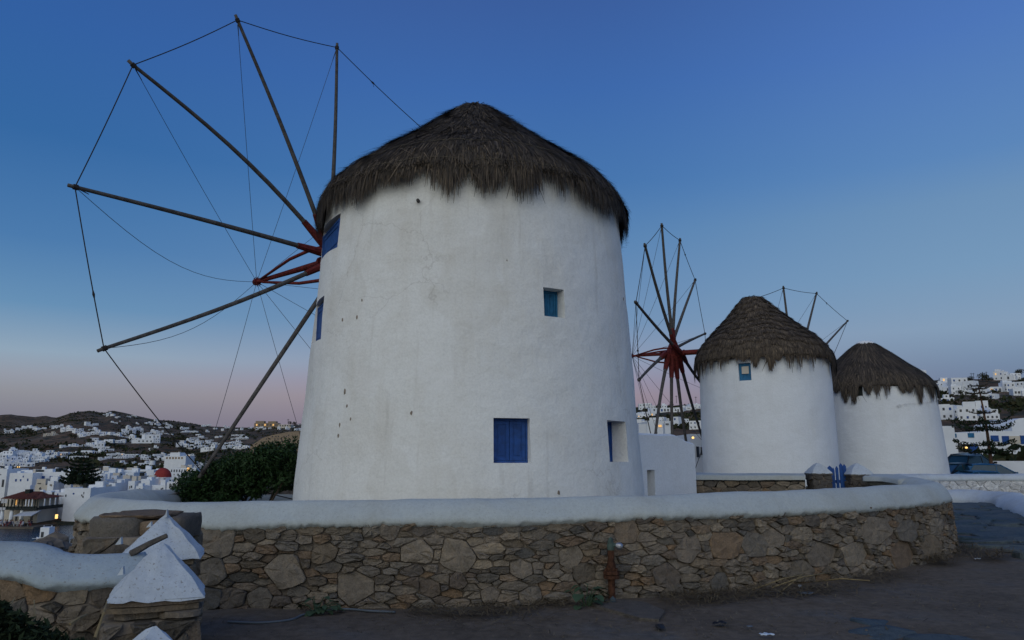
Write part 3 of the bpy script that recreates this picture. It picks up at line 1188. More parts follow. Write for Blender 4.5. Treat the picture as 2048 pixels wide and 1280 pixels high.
        ja = rng.normal(0, 0.05, n) * (1 + 6 * odd) / np.maximum(r0, 0.4) * np.clip(q1 - q0, 0, 1)
        tip = off + rng.uniform(0, 1, n) ** 2 * lift * (1.6 + 1.6 * odd)
        W = rng.uniform(*width, n)
        pts = []
        for f in (0.0, 0.5, 1.0):
            q = q0 + (q1 - q0) * f
            ext = np.clip((q - Ls) / max(fringe[1], 0.01), 0, 1)
            a = a0 + ja * f
            a = a + (cc - a0) * 0.55 * point * ext
            pts.append((surf(a, q, off + (tip - off) * f), a))
        quads = []
        for f0, f1, w0, w1 in ((0, 1, 1.0, 0.9), (1, 2, 0.9, 0.25)):
            pA, aA = pts[f0]
            pB, aB = pts[f1]
            tA = np.stack([np.cos(aA), np.sin(aA), 0 * aA], -1) * (W * w0 / 1)[:, None]
            tB = np.stack([np.cos(aB), np.sin(aB), 0 * aB], -1) * (W * w1 / 1)[:, None]
            quads.append((pA - tA, pA + tA, pB + tB, pB - tB))
        # shared corners so that one reed is one island
        (a_, b_, c_, d_), (_, _, e_, f_) = quads
        V = np.stack([a_, b_, c_, d_, e_, f_], 1).reshape(-1, 3)
        base = np.arange(n)[:, None] * 6
        Q = np.concatenate([base + np.array([[0, 1, 2, 3]]), base + np.array([[3, 2, 4, 5]])], 0)
        tag(idx_mesh('thatch', V, Q, mat, roof, origin=(s.x, s.y, P[-1, 1])), kind='stuff')
        # twine that ties the reeds down
        for t in range(ties):
            q = Ls - 0.10 - t * 0.62
            tw = MB()
            aa = np.linspace(-pi, pi, 121)
            pp = surf(aa, np.full(121, q) + 0.05 * wob(aa * 4, t), lift * 1.5 + 0.012)
            tw.tube(list(pp), 0.006, 4, cap=False)
            tw.build('tie_rope', M['tie'], roof)
        return roof

    # ------------------------------------------------------------- sails
    def sails(s, az, elv, d, zc, R, t0, bl, cone, tips_px, n_of, pole_r=(0.062, 0.036), bend=None, sag=None, red=1.0, rope_r=0.011, stay_r=0.006, skip_stays=(), tol=0.8):
        a = np.array([cos(elv) * sin(az), cos(elv) * cos(az), sin(elv)])
        h = np.cross(a, [0, 0, 1])
        h /= np.linalg.norm(h)
        w = np.cross(h, a)
        W = np.array([s.x + d * sin(az), s.y + d * cos(az), zc])
        tips = []
        for k in range(12):
            t = t0 - k * pi / 6
            tips.append(W + a * cone + R * (cos(t) * h + sin(t) * w))
        for k, (u, v) in zip(n_of, tips_px):
            r = ray(u, v)
            tt = ((W + a * cone - CAM) @ a) / (r @ a)
            q = CAM + r * tt
            if np.linalg.norm(q - tips[k]) < tol:
                tips[k] = q
        # axle with its bowsprit
        m = MB()
        inner = W - a * (d - 0.6)
        m.tube([inner, W - a * 0.3, W + a * 0.75], [0.13, 0.13, 0.115], 10)
        m.tube([W + a * 0.75, W + a * (bl - 0.25), W + a * bl], [0.085, 0.055, 0.05], 10)
        for q in (-0.35, 0.05, 0.42, 0.8):
            m.tube([W + a * q, W + a * (q + 0.07)], [0.155, 0.155], 12)
        axle = m.build('axle', M['red_wood'], s.root, origin=W, smooth=False)
        # struts from the pole roots to the head of the bowsprit
        for t in (0.5, 2.6, 4.7):
            q0 = W + a * 0.1 + 0.42 * (cos(t) * h + sin(t) * w)
            q1 = W + a * (bl - 0.35) + 0.05 * (cos(t) * h + sin(t) * w)
            mm = (q0 + q1) / 2 + 0.14 * (cos(t) * h + sin(t) * w)
            st = MB()
            st.tube([q0, (q0 + mm) / 2 + 0.05 * (cos(t) * h + sin(t) * w), mm, q1], [0.045, 0.045, 0.042, 0.035], 8)
            st.build('bowsprit_strut', M['red_wood'], s.root, origin=q0, smooth=True)
        kn = MB()
        kn.tube([W + a * (bl - 0.16), W + a * (bl - 0.02)], [0.10, 0.09], 10)
        for k in range(12):
            t = t0 - k * pi / 6
            e = 0.09 * (cos(t) * h + sin(t) * w)
            kn.tube([W + a * (bl - 0.13) + e, W + a * (bl - 0.13) + e * 1.5], 0.012, 5)
        kn.build('bowsprit_head', M['red_wood'], axle, origin=W + a * bl)
        rng = random.Random(int(s.x * 10) + 3)
        for k in range(12):
            off = (k % 6 - 2.5) * 0.15
            root = W + a * (0.22 + off)
            tip = tips[k]
            b = (bend or {}).get(k, rng.uniform(-0.06, 0.06))
            side = np.cross(a, tip - root)
            side /= np.linalg.norm(side)
            pts, rr = [], []
            for i in range(11):
                f = i / 10
                p = root + (tip - root) * f + side * b * sin(pi * f) + a * 0.05 * sin(pi * f)
                pts.append(p)
                rr.append(pole_r[0] + (pole_r[1] - pole_r[0]) * f)
            dirv = (tip - root) / np.linalg.norm(tip - root)
            pm = MB()
            pm.tube(pts + [tip + dirv * 0.12], rr + [pole_r[1] * 0.95], 8)
            pole = pm.build('sail_pole', M['wood'], s.root, origin=root, smooth=True)
            cm = MB()
            cm.tube([tip - dirv * 0.05, tip + dirv * 0.03], pole_r[1] * 1.45, 8)
            cm.build('pole_tip_lashing', M['rope'], pole, origin=tip)
            wm = MB()
            j = max(1, int(round(10 * red / R)))
            wm.tube([pts[0], (pts[0] + pts[j]) / 2, pts[j]], [pole_r[0] * 1.75, pole_r[0] * 1.6, pole_r[0] * 1.15], 8)
            wm.build('red_root_sleeve', M['red_wood'], pole, origin=root)
        head = W + a * (bl - 0.1)
        for k in range(12):
            p, q = tips[k], tips[(k + 1) % 12]
            rm = MB()
            rm.tube([p + (q - p) * f - np.array([0, 0, 0.05 * sin(pi * f)]) for f in np.linspace(0, 1, 9)], rope_r, 5)
            # a knot part way
            f = rng.uniform(0.3, 0.5)
            c = p + (q - p) * f - np.array([0, 0, 0.05 * sin(pi * f)])
            u_ = (q - p) / np.linalg.norm(q - p)
            if k % 4 == 1:
                rm.tube([c - u_ * 0.08, c, c + u_ * 0.08], [rope_r, rope_r * 2.4, rope_r], 6)
                rm.tube([c, c + np.array([0.03, 0.02, -0.12])], rope_r * 0.6, 4)
            rm.build('rim_rope', M['rope'], s.root, origin=p)
            if k in skip_stays:
                continue
            sg = (sag or {}).get(k, 0.05)
            sm = MB()
            sm.tube([p + (head - p) * f - np.array([0, 0, sg * sin(pi * f)]) for f in np.linspace(0, 1, 15)], stay_r, 5)
            u_ = (head - p) / np.linalg.norm(head - p)
            sm.tube([p + u_ * 0.1, p + u_ * 0.35], [stay_r * 2.2, stay_r * 1.4], 5)
            sm.build('stay_wire', M['wire'], s.root, origin=p)
        return W, a, tips


GM = 'windmills with conical thatched roofs in a row'
# ---- the big windmill in front
m1 = Mill('windmill', 'large white windmill in front with blue shutters and a dark thatched cone roof', 942, 1005, 14.6, 3.40, 2.99, 6.62, GM)


def win_px(m, u0, u1, v0, v1, dp):
    (a0, _), (a1, _) = m.cyl(u0, (v0 + v1) / 2), m.cyl(u1, (v0 + v1) / 2)
    um = (u0 + u1) / 2
    z1, z0 = m.cyl(um, v0)[1], m.cyl(um, v1)[1]
    return (a0, a1, z0, z1, dp)


W1 = win_px(m1, 987, 1061, 836, 926, 0.34)
W2 = win_px(m1, 1216, 1254, 842, 924, 0.55)
W3 = win_px(m1, 1087, 1128, 577, 634, 0.36)
W4 = win_px(m1, 647, 677, 440, 501, 0.30)
W5 = win_px(m1, 623, 645, 604, 681, 0.30)
m1.tower([W1, W2, W3, W4, W5], M['mill_white'])
m1.window(W1, M['blue_wood'], 2, 0.20)
m1.window(W2, M['blue_wood'], 1, 0.33)
m1.window(W3, M['teal_wood'], 2, 0.24)
m1.window(W4, M['blue_wood'], 1, 0.03, shrink=(0, 0, 0, 0.10))
m1.window(W5, M['blue_wood'], 2, 0.10, shrink=(0, 0, 0, 0.05))
m1.thatch([(0.05, 9.03), (0.3, 8.98), (0.6, 8.73), (1.2, 8.22), (1.9, 7.66), (2.5, 7.18), (2.85, 6.87), (3.05, 6.62), (3.12, 6.40)], 120000, (0.36, 0.64), M['thatch'], 400,
          length=(0.35, 0.8), width=(0.005, 0.012), point=0.55, lift=0.055, ties=2, gaps=0.20, lin_cut=0.20, rag=1.5, stray=0.07, eave=0.17, under=0.35)
m1.sails(radians(-53.04), radians(-1.8), 4.13, 6.42, 5.889, radians(59.2) + pi, 3.68, 0.50,
         [(405, 945), (208, 697), (150, 374), (266, 130), (475, 40), (674, 95), (866, 276)], range(7), tol=1.3,
         bend={0: -0.02, 1: -0.10, 2: 0.05, 3: 0.28, 4: 0.12, 5: 0.10}, sag={2: 0.55, 1: 0.45, 0: 0.1})
# stub of a beam below the eave
p = m1.pt(*m1.cyl(838, 402))
bm = MB()
bm.tube([p + np.array([0, 0.2, 0]), p + np.array([-0.01, -0.07, -0.01])], [0.035, 0.028], 8)
bm.build('beam_stub', M['wood'], m1.root)
# pieces of flaked plaster on the sunset side
for (u, v, w_) in ((690, 783, 6), (694, 812, 4), (686, 640, 4), (714, 634, 4), (680, 850, 4), (677, 872, 4), (823, 826, 4), (1118, 985, 5), (724, 600, 3), (702, 838, 3), (1246, 598, 3)):
    a, z = m1.cyl(u, v)
    c = m1.pt(a, z, -0.004)
    T = np.array([cos(a), sin(a), 0])
    k = w_ / 95.0
    ch = MB()
    nn = 9
    ring = [c + T * k * 0.5 * cos(t) * random.uniform(.6, 1.1) + np.array([0, 0, k * 0.9 * sin(t) * random.uniform(.6, 1.2)]) for t in np.linspace(0, 2 * pi, nn, endpoint=False)]
    nv = np.array([sin(a), -cos(a), 0])
    ch.add([q + nv * 0.010 for q in ring] + [c + nv * 0.016], [(i, (i + 1) % nn, nn) for i in range(nn)])
    ch.add([q + nv * 0.010 for q in ring] + [q - nv * 0.02 for q in ring], [(i, (i + 1) % nn, nn + (i + 1) % nn, nn + i) for i in range(nn)])
    ch.build('plaster_flake', M['mortar'], m1.root, origin=c)
# low annex on the right of the mill with its sunk door
AX, AY, AT = 2.35, 15.7, radians(43.8)


def ann(s, d, z):
    """annex: s along its front from the mill, d back from the front"""
    return (AX + s * cos(AT) - d * sin(AT), AY + s * sin(AT) + d * cos(AT), z)


an = MB()
LEN, DEP = 2.81, 0.9
dx0, dx1, dz1 = 0.862, 1.144, 1.33


def atop(s):
    return 2.13 - 0.20 * float(smoothstep(1.9, 2.85, s)) + 0.018 * float(wob(s * 4))


xs = sorted(list(np.linspace(-0.1, LEN, 20)) + [dx0, dx1])
V = [ann(x, 0, z) for z in (0.0, dz1) for x in xs] + [ann(x, 0, atop(x) - .04) for x in xs] + [ann(x, 0.06, atop(x)) for x in xs] + [ann(x, 0.26, atop(x)) for x in xs] + [ann(x, 0.30, atop(x) - .25) for x in xs] + [ann(x, DEP, atop(x) - .25) for x in xs]
nx = len(xs)
Fc = []
for k in range(6):
    for i in range(nx - 1):
        if k == 0 and dx0 - 1e-6 <= xs[i] and xs[i + 1] <= dx1 + 1e-6:
            continue
        Fc.append((k * nx + i, k * nx + i + 1, (k + 1) * nx + i + 1, (k + 1) * nx + i))
an.add(V, Fc)
zt_ = atop(LEN)
an.add([ann(LEN, 0, 0), ann(LEN, DEP, 0), ann(LEN, DEP, zt_ - .02), ann(LEN, 0.06, zt_), ann(LEN, 0, zt_ - .04)], [(0, 1, 2, 3, 4)])
for x, f in ((dx0, (0, 1, 2, 3)), (dx1, (3, 2, 1, 0))):
    an.add([ann(x, 0, 0), ann(x, .3, 0), ann(x, .3, dz1), ann(x, 0, dz1)], [f])
an.add([ann(dx0, 0, dz1), ann(dx0, .3, dz1), ann(dx1, .3, dz1), ann(dx1, 0, dz1)], [(0, 1, 2, 3)])
annex = an.build('annex', M['mill_white_b'], m1.root)
c_ = ann((dx0 + dx1) / 2, 0.26, dz1 / 2)
MB().box(c_, (dx1 - dx0 - .01, 0.05, dz1 - .01), AT).build('door', M['grey_door'], annex)

# ---- the second windmill
m2 = Mill('windmill', 'middle windmill of the row with a small teal window under shaggy layered thatch', 1540, 950, 33.5, 2.93, 2.87, 6.1, GM)
W6 = win_px(m2, 1477, 1502, 726, 761, 0.25)
m2.tower([W6], M['mill_white_b'])
wf = m2.window(W6, M['teal_wood'], 1, 0.12, fr=0.12, panels=2)
a0_, a1_, z0_, z1_, _ = W6
loc, T, Nn, w_ = m2.frame_at(a0_, a1_, z0_, z1_, 0.07)
mb = MB()
q = [loc + T * x + Nn * 0.02 + np.array([0, 0, z]) for x, z in ((-.14, z1_ - .46), (.16, z1_ - .46), (.16, z1_ - .14), (-.14, z1_ - .14))]
mb.add(q, [(0, 1, 2, 3)])
mb.build('pale_pane', M['house_cream'], wf)
pz = atY(1500, 602, 33.5)
m2.thatch([(0.05, 9.02), (0.42, 8.95), (0.75, 8.62), (1.3, 8.02), (1.9, 7.44), (2.45, 6.94), (2.80, 6.55), (2.98, 6.15), (3.03, 5.86)], 80000, (0.22, 0.85), M['thatch_b'], 46,
          width=(0.010, 0.022), tiers=12, apex=(-0.35, 0), point=0.85, lift=0.036, stray=0.06, ties=1)
m2.sails(radians(298.2 - 360), radians(0.24), 3.98, 6.65, 6.297, radians(167.3 + 180), 2.44, 0.02,
         [(1268, 608), (1281, 490), (1318, 449), (1357, 483), (1385, 562)], range(5), pole_r=(0.09, 0.055), rope_r=0.016, stay_r=0.009, red=0.95)

# ---- the third windmill
m3 = Mill('windmill', 'windmill farthest right, its smooth thatched roof topped by a whitewashed peak', 1756, 950, 37.0, 3.18, 2.88, 5.0, GM)
W7 = win_px(m3, 1706, 1725, 768, 792, 0.2)
m3.tower([W7], M['mill_white_b'])
m3.window(W7, M['dark_wood'], 1, 0.1)
roof3 = m3.thatch([(0.05, 7.42), (0.45, 7.32), (0.9, 6.98), (1.6, 6.36), (2.25, 5.84), (2.67, 5.48), (2.89, 5.16), (2.97, 4.96)], 50000, (0.34, 1.0), M['thatch'], 38,
          width=(0.010, 0.022), apex=(-0.05, 0), point=0.92, lift=0.04, ties=1)
mb = MB()
mb.lathe((m3.x - 0.05, m3.y, 7.36), [(0.50, -0.08), (0.44, 0.05), (0.26, 0.14), (0.0, 0.17)], 20)
mb.build('whitewashed_peak', M['mill_white_b'], roof3, smooth=True)
c = atY(1832, 740, 36.2)
mb = MB()
mb.tube([c + np.array([-.45, 0, 0.0]), c + np.array([.45, 0, -0.12])], [0.12, 0.12], 8)
mb.build('roof_vent', M['mill_white_b'], roof3)
az3 = radians(-46)
d3 = 3.9
W3c = np.array([m3.x + d3 * sin(az3), m3.y + d3 * cos(az3)])
m3.sails(az3, 0.0, d3, 5.45, 5.9, radians(104), 2.4, 0.3,
         [(1567, 576), (1633, 587), (1695, 642)], range(3), tol=6.0, pole_r=(0.09, 0.05), rope_r=0.016, stay_r=0.009, red=1.3)


# ================================================================= ring wall round the big mill
ring = Path2([(6.85, 17.35), (5.2, 18.0), (2.6, 19.3), (-1.4, 19.6), (-5.3, 18.6), (-7.1, 16.4), (-6.95, 14.0), (-6.25, 12.2), (-5.85, 11.0), (-5.72, 10.1), (-5.25, 9.1), (-4.4, 8.45),
              (-3.31, 8.16), (-1.75, 8.24), (-0.13, 8.43), (1.24, 8.80), (2.24, 9.15), (4.06, 10.05), (5.14, 10.75), (6.38, 11.69), (7.25, 12.5), (7.72, 13.2), (8.25, 14.6), (8.5, 16.0), (8.35, 16.75)])
wall1 = thing('ring_wall', 'long curved rubble stone wall with white plastered coping round the big windmill', 'stone wall', (0.0, 7.98, 0.0))
s_left = ring.near((-5.9, 10.6))
s_right = ring.near((7.7, 13.2))


def ring_top(t):
    p = ring.at(t)
    return np.interp(p[0], [-6, -3.3, -1, 2, 4, 7], [-0.02, -0.04, -0.02, -0.005, 0.015, 0.025]) + 0.01 * wob(t * 1.1) + 0.06 * smoothstep(13, 17, p[1]) * smoothstep(-4, -2, p[0]) - 0.043 * max(0.0, p[1] - 11.0) * (1 - smoothstep(-5, -3, p[0]))


SEC = [(-0.02, 0.85), (0.045, 0.89), (0.055, 0.925), (0.035, 0.97), (-0.03, 1.05), (-0.105, 1.12), (-0.165, 1.148), (-0.23, 1.15), (-0.33, 1.12), (-0.42, 1.06), (-0.49, 0.96), (-0.50, 0.87)]


def ring_jit(t, k):
    e = 0.012 * wob(t * 2.3, k * 0.7)
    lo = -0.05 * float(smoothstep(2, 5, ring.at(t)[0])) if k < 4 else 0.0
    if k >= 9 and ring.at(t)[1] > 15 and ring.at(t)[0] > 0:
        lo = 0.13 if k > 9 else 0.06
    if k in (1, 2):
        z = 0.022 * wob(t * 5.1, 0) + 0.018 * wob(t * 21, 3) + 0.016 * wob(t * 63, 1)
        return e + 0.006 * wob(t * 40, k), lo + z * (1.0 if k == 1 else 0.5)
    return e, lo + 0.012 * wob(t * 1.9, k) + 0.004 * wob(t * 9, k)


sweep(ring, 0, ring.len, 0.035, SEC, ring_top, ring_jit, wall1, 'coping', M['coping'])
CORE = [(-0.022, -0.15), (-0.022, 0.90), (-0.42, 0.90), (-0.42, -0.15)]
sweep(ring, 0.02, ring.len - 0.02, 0.15, CORE, lambda t: 0.0, lambda t, k: (0, 0), wall1, 'wall_core', M['mortar'], smooth=False)
# the big stones, placed as in the photograph (px centre, half height px)
BIG = []
rr_ = random.Random(11)


def ring_sh(u, v):
    """wall length and height of a photographed point on the outer face"""
    best = None
    for t in np.arange(s_left, s_right, 0.05):
        p = ring.at(t)
        pu = proj((p[0], p[1], 0.5))[0]
        if best is None or abs(pu - u) < best[0]:
            best = (abs(pu - u), t, p)
    t, p = best[1], best[2]
    r = ray(u, v)
    return t, EYE + r[2] * p[1] / r[1], p[1]


for u, v, hp in ((575, 1140, 33), (715, 1177, 31), (833, 1105, 25), (912, 1113, 34), (647, 1107, 22), (425, 1142, 26), (430, 1080, 32), (505, 1070, 17), (1040, 1137, 20), (1140, 1114, 20),
                 (1255, 1064, 24), (1332, 1150, 26), (1370, 1098, 25), (1452, 1090, 25), (1510, 1092, 24), (1430, 1165, 18), (1540, 1075, 18), (1605, 1070, 15), (1590, 1140, 20), (1640, 1108, 24),
                 (1703, 1108, 22), (1750, 1060, 26), (1811, 1060, 21), (1795, 1108, 26), (1868, 1052, 16), (1855, 1095, 24), (1340, 1190, 22), (530, 1195, 20), (470, 1195, 22), (420, 1198, 22),
                 (975, 1190, 16), (1625, 1042, 12), (780, 1060, 18), (745, 1058, 16), (860, 1175, 18), (920, 1160, 16), (1060, 1190, 18), (1170, 1145, 18)):
    t, h, dep = ring_sh(u, v)
    nn_ = ring.nrm(t)
    pp_ = ring.at(t)
    ob = max(0.5, abs(nn_ @ pp_) / np.hypot(*pp_))
    BIG.append((t, h, hp / F * dep * rr_.uniform(1.0, 1.25) / ob, hp / F * dep * 0.98))
front = rubble_cells(s_left - 0.6, s_right + 0.9, 0.0, 0.905, BIG, 0.017, 0.060, ax=2.7, gap=0.0035, rng=rr_, tries=26000)


def ring_map(s, h, d):
    p, n = ring.at(s), ring.nrm(s)
    b = 0.05 * (1 - h)            # slight batter
    return (p[0] + n[0] * (d - 0.035 + b), p[1] + n[1] * (d - 0.035 + b), h + 0.0)


lay_stones(front, ring_map, wall1, M['stone'], M['stone_i'], 262, rr_, 0.018, 0.072)


def ring_map_in(s, h, d):
    p, n = ring.at(s), ring.nrm(s)
    return (p[0] - n[0] * (0.405 + d), p[1] - n[1] * (0.405 + d), h)


# inner face where it shows: behind the mill on the right, and by the bush
inner = rubble_cells(0.0, ring.near((3.6, 17.9)), 0.5, 1.05, [], 0.05, 0.09, ax=1.8, gap=0.006, rng=rr_, tries=2500)
lay_stones(inner, ring_map_in, wall1, M['stone'], M['stone_i'], 30, rr_, 0.03, 0.07)
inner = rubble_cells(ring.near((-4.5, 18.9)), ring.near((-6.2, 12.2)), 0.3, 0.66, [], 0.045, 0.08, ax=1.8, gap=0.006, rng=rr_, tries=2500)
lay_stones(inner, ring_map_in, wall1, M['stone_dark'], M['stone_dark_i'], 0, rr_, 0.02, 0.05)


# ================================================================= gate in the ring wall
def pyramid_cap(mb, c, hw, z0, z1, rz=0.0, over=0.0, n=7, conc=0.0, rng=random):
    """hand-plastered pyramid, slightly hollow sides and soft ridges"""
    ca, sa = cos(rz), sin(rz)

    def P(x, y, z):
        X, Y = c[0] + x * ca - y * sa, c[1] + x * sa + y * ca
        q = 0.035 * hw
        return (X + q * wob(Y * 31, z * 27, 1), Y + q * wob(X * 29, z * 33, 2), z + q * 1.3 * wob(X * 27, Y * 25, 3) + 0.5 * q * wob(X * 80, Y * 83))
    m = 12
    for s in range(4):
        V, Fc = [], []
        for k in range(n + 1):
            f = k / n
            w = hw * (1 - f * 0.97) ** (1 + conc)
            z = z0 + (z1 - z0) * f
            for i in range(m + 1):
                t = -1 + 2 * i / m
                bow = 1 + 0.03 * (1 - t * t) * (1 - f)
                x, y = w * bow, w * t
                for _ in range(s):
                    x, y = -y, x
                dz = -0.02 * abs(wob(c[0] * 9 + s * 3, t * 3.1)) - 0.012 * abs(wob(t * 11, s)) if k == 0 else 0
                V.append(P(x, y, z + dz))
        for k in range(n):
            for i in range(m):
                Fc.append((k * (m + 1) + i, k * (m + 1) + i + 1, (k + 1) * (m + 1) + i + 1, (k + 1) * (m + 1) + i))
        mb.add(V, Fc)
    bt = [P(x * hw, y * hw, z0 - 0.004) for x, y in ((1, -1), (1, 1), (-1, 1), (-1, -1))]
    return mb.add(bt, [(3, 2, 1, 0)])


def box_pillar(root, c, hw, z0, z1, rz, mat, mat_i, rng, limit=40, big=(), rmin=0.035, rmax=0.09, ax=1.6, depth=(0.02, 0.05), name='stone', faces=(0, 1, 3)):
    """square rubble pillar: mortar core with stones on the faces that can be seen"""
    core = MB().box((c[0], c[1], (z0 + z1) / 2), (hw * 2 - 0.03, hw * 2 - 0.03, z1 - z0), rz)
    core.build('pillar_core', M['mortar'], root)
    for f in faces:
        a = rz - pi / 2 + f * pi / 2
        nx_, ny_ = cos(a), sin(a)
        tx_, ty_ = -ny_, nx_
        cells = rubble_cells(-hw, hw, z0, z1, list(big) if f == 0 else [], rmin, rmax, ax=ax, gap=0.006, rng=rng, tries=1500)

        def mp(s, h, d, nx_=nx_, ny_=ny_, tx_=tx_, ty_=ty_):
            dd = hw - 0.02 + d
            return (c[0] + nx_ * dd + tx_ * s, c[1] + ny_ * dd + ty_ * s, h)
        lay_stones(cells, mp, root, mat, mat_i, limit if f == 0 else limit // 2, rng, *depth, name=name)


for (u0, u1, vt, vb, lab) in ((1617, 1656, 926, 946, 'low stone gatepost with rounded white cap, left of the blue gate'),
                              (1692, 1737, 927, 948, 'low stone gatepost with rounded white cap, right of the blue gate')):
    Yp = 17.2
    pa, pb = atY(u0, vb, Yp), atY(u1, vb, Yp)
    cx, hw = (pa[0] + pb[0]) / 2, (pb[0] - pa[0]) / 2
    zt, zb_ = atY(u0, vt, Yp)[2], pa[2]
    g = thing('gatepost', lab, 'gatepost', (cx, Yp, 0), 'gateposts of the blue gate')
    mb = MB()
    pyramid_cap(mb, (cx, Yp), hw * 1.04, zb_, zt, 0, conc=-0.28)
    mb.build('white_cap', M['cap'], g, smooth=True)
    mb = MB().box((cx, Yp, zb_ - 0.025), (hw * 2.1, hw * 2.1, 0.045))
    mb.build('slate_slab', M['stone_dark'], g)
    box_pillar(g, (cx, Yp), hw * 0.93, 0.0, zb_ - 0.05, 0, M['stone_dark'], M['stone_dark_i'], random.Random(3), 14, rmin=0.05, rmax=0.09, faces=(0, 1, 3))
gate = thing('blue_gate', 'small blue wooden picket gate between two white-capped posts', 'gate', (*atY(1673, 975, 17.3)[:2], 0))
for i, (u, w_, vt) in enumerate(((1659, 9, 934), (1666, 4, 938), (1673, 5, 935), (1681, 6, 929), (1688, 6, 931))):
    a, b = atY(u - w_ / 2, vt, 17.3), atY(u + w_ / 2, vt, 17.3)
    w2 = b[0] - a[0]
    m = MB()
    pts = [(a[0], 0.12), (b[0], 0.12), (b[0], a[2] - 0.02), ((a[0] + b[0]) / 2, a[2] + 0.03), (a[0], a[2] - 0.02)]
    V = [(x, 17.28, z) for x, z in pts] + [(x, 17.31, z) for x, z in pts]
    m.add(V, [(0, 1, 2, 3, 4), (9, 8, 7, 6, 5)] + [(k, 5 + k, 5 + (k + 1) % 5, (k + 1) % 5) for k in range(5)])
    m.build('picket', M['blue_wood'], gate)
for z in (0.35, 1.05):
    a, b = atY(1655, 940, 17.33)[0], atY(1690, 940, 17.33)[0]
    MB().box(((a + b) / 2, 17.335, z), (b - a, 0.035, 0.07)).build('rail', M['blue_wood'], gate)


# ================================================================= front garden wall with its broken gateposts
gw_pts = [atY(u, 1120, Y)[:2] for u, Y in ((-260, 4.95), (-60, 4.72), (60, 4.66), (150, 4.70), (240, 4.80), (300, 4.90))]
gw = Path2(gw_pts)
wall2 = thing('garden_wall', 'low rubble wall with white coping in the bottom left corner', 'stone wall', (*gw.at(gw.len / 2), 0.0))


def gw_top(t):
    u = proj((*gw.at(t), 0.9))[0]
    return np.interp(u, [-200, -40, 0, 30, 60, 90, 120, 160, 240], [0.09, 0.082, 0.076, 0.066, 0.045, 0.018, 0.006, 0.0, 0.0])


SEC2 = [(-0.02, 0.78), (0.03, 0.81), (0.04, 0.835), (0.015, 0.87), (-0.055, 0.925), (-0.125, 0.972), (-0.175, 0.985), (-0.23, 0.98), (-0.31, 0.93), (-0.36, 0.85), (-0.36, 0.78)]


def gw_jit(t, k):
    if k in (1, 2):
        return 0.006 * wob(t * 30, k), 0.018 * wob(t * 7) + 0.012 * wob(t * 25, 3) + 0.008 * wob(t * 80, 1)
    return 0.008 * wob(t * 3, k), 0.006 * wob(t * 4, k)


sweep(gw, 0, gw.len, 0.03, SEC2, gw_top, gw_jit, wall2, 'coping', M['vignette_coping'])
sweep(gw, 0.0, gw.len, 0.15, [(-0.03, -0.15), (-0.03, 0.83), (-0.3, 0.83), (-0.3, -0.15)], lambda t: 0.0, lambda t, k: (0, 0), wall2, 'wall_core', M['mortar'], smooth=False)
cells = rubble_cells(0, gw.len, 0.0, 0.83, [], 0.025, 0.085, ax=1.6, gap=0.006, rng=rr_, tries=5000)


def gw_map(s, h, d):
    p, n = gw.at(s), gw.nrm(s)
    return (p[0] + n[0] * (d - 0.035), p[1] + n[1] * (d - 0.035), h + 0.06 * (gw_top(s) > 0.05) * h)


lay_stones(cells, gw_map, wall2, M['stone'], M['stone_i'], 90, rr_, 0.02, 0.06)

# near gatepost
pc = atY(308, 1165, 4.62)
post1 = thing('gatepost', 'nearest stone gatepost, under a broad white pyramid cap and slate layers', 'gatepost', (pc[0], pc[1], 0), 'white capped gateposts at bottom left')
RZ = radians(24)
mb = MB()
zb_ = 0.80
pyramid_cap(mb, (pc[0] + 0.03, pc[1]), 0.255, zb_, zb_ + 0.285, RZ, n=9, conc=-0.04)
mb.build('white_cap', M['cap'], post1, smooth=True)
rs = random.Random(5)
for k, (dx, dz, w_, d_, h_, rot) in enumerate(((0.04, -0.020, 0.50, 0.48, 0.034, 0.02), (0.02, -0.058, 0.52, 0.47, 0.030, -0.05), (-0.06, -0.098, 0.30, 0.44, 0.034, 0.04), (0.20, -0.092, 0.20, 0.42, 0.03, -0.06), (0.09, -0.10, 0.10, 0.40, 0.03, 0.1))):
    n = 9
    poly = []
    for i in range(18):
        t = 2 * pi * i / 18
        r = 1 / max(abs(cos(t)), abs(sin(t)))
        x, y = w_ / 2 * r * cos(t) * rs.uniform(.93, 1.03), d_ / 2 * r * sin(t) * rs.uniform(.93, 1.03)
        poly.append((pc[0] + dx + x * cos(RZ + rot) - y * sin(RZ + rot), pc[1] + x * sin(RZ + rot) + y * cos(RZ + rot)))
    m = MB()
    m.prism(poly, zb_ + dz - h_ / 2, zb_ + dz + h_ / 2)
    m.build('slate_slab', M['stone'], post1)
box_pillar(post1, pc, 0.245, -0.05, zb_ - 0.125, RZ, M['stone'], M['stone_i'], rs, 40, big=[(-0.06, 0.55, .15, 0.07), (0.19, 0.36, 0.06, 0.26)], rmin=0.045, rmax=0.11, ax=1.5, depth=(0.03, 0.07), faces=(0, 1, 3))

# second gatepost behind it, leaning and broken
pc2 = atY(316, 1095, 5.55)
post2 = thing('gatepost', 'second gatepost behind the nearest one, with a cracked white pyramid cap', 'gatepost', (pc2[0], pc2[1], 0), 'white capped gateposts at bottom left')
mb = MB()
z2 = 0.905
pyramid_cap(mb, (pc2[0] + 0.04, pc2[1]), 0.27, z2, z2 + 0.275, radians(20), n=9, conc=-0.03)
mb.build('white_cap', M['cap'], post2, smooth=True)
m = MB().box((pc2[0], pc2[1], z2 - 0.03), (0.52, 0.5, 0.045), radians(20))
m.build('slate_slab', M['stone'], post2)
box_pillar(post2, pc2, 0.24, -0.05, z2 - 0.055, radians(20), M['stone'], M['stone_i'], rs, 24, rmin=0.05, rmax=0.1, ax=1.5, depth=(0.02, 0.05), faces=(0, 1, 3))
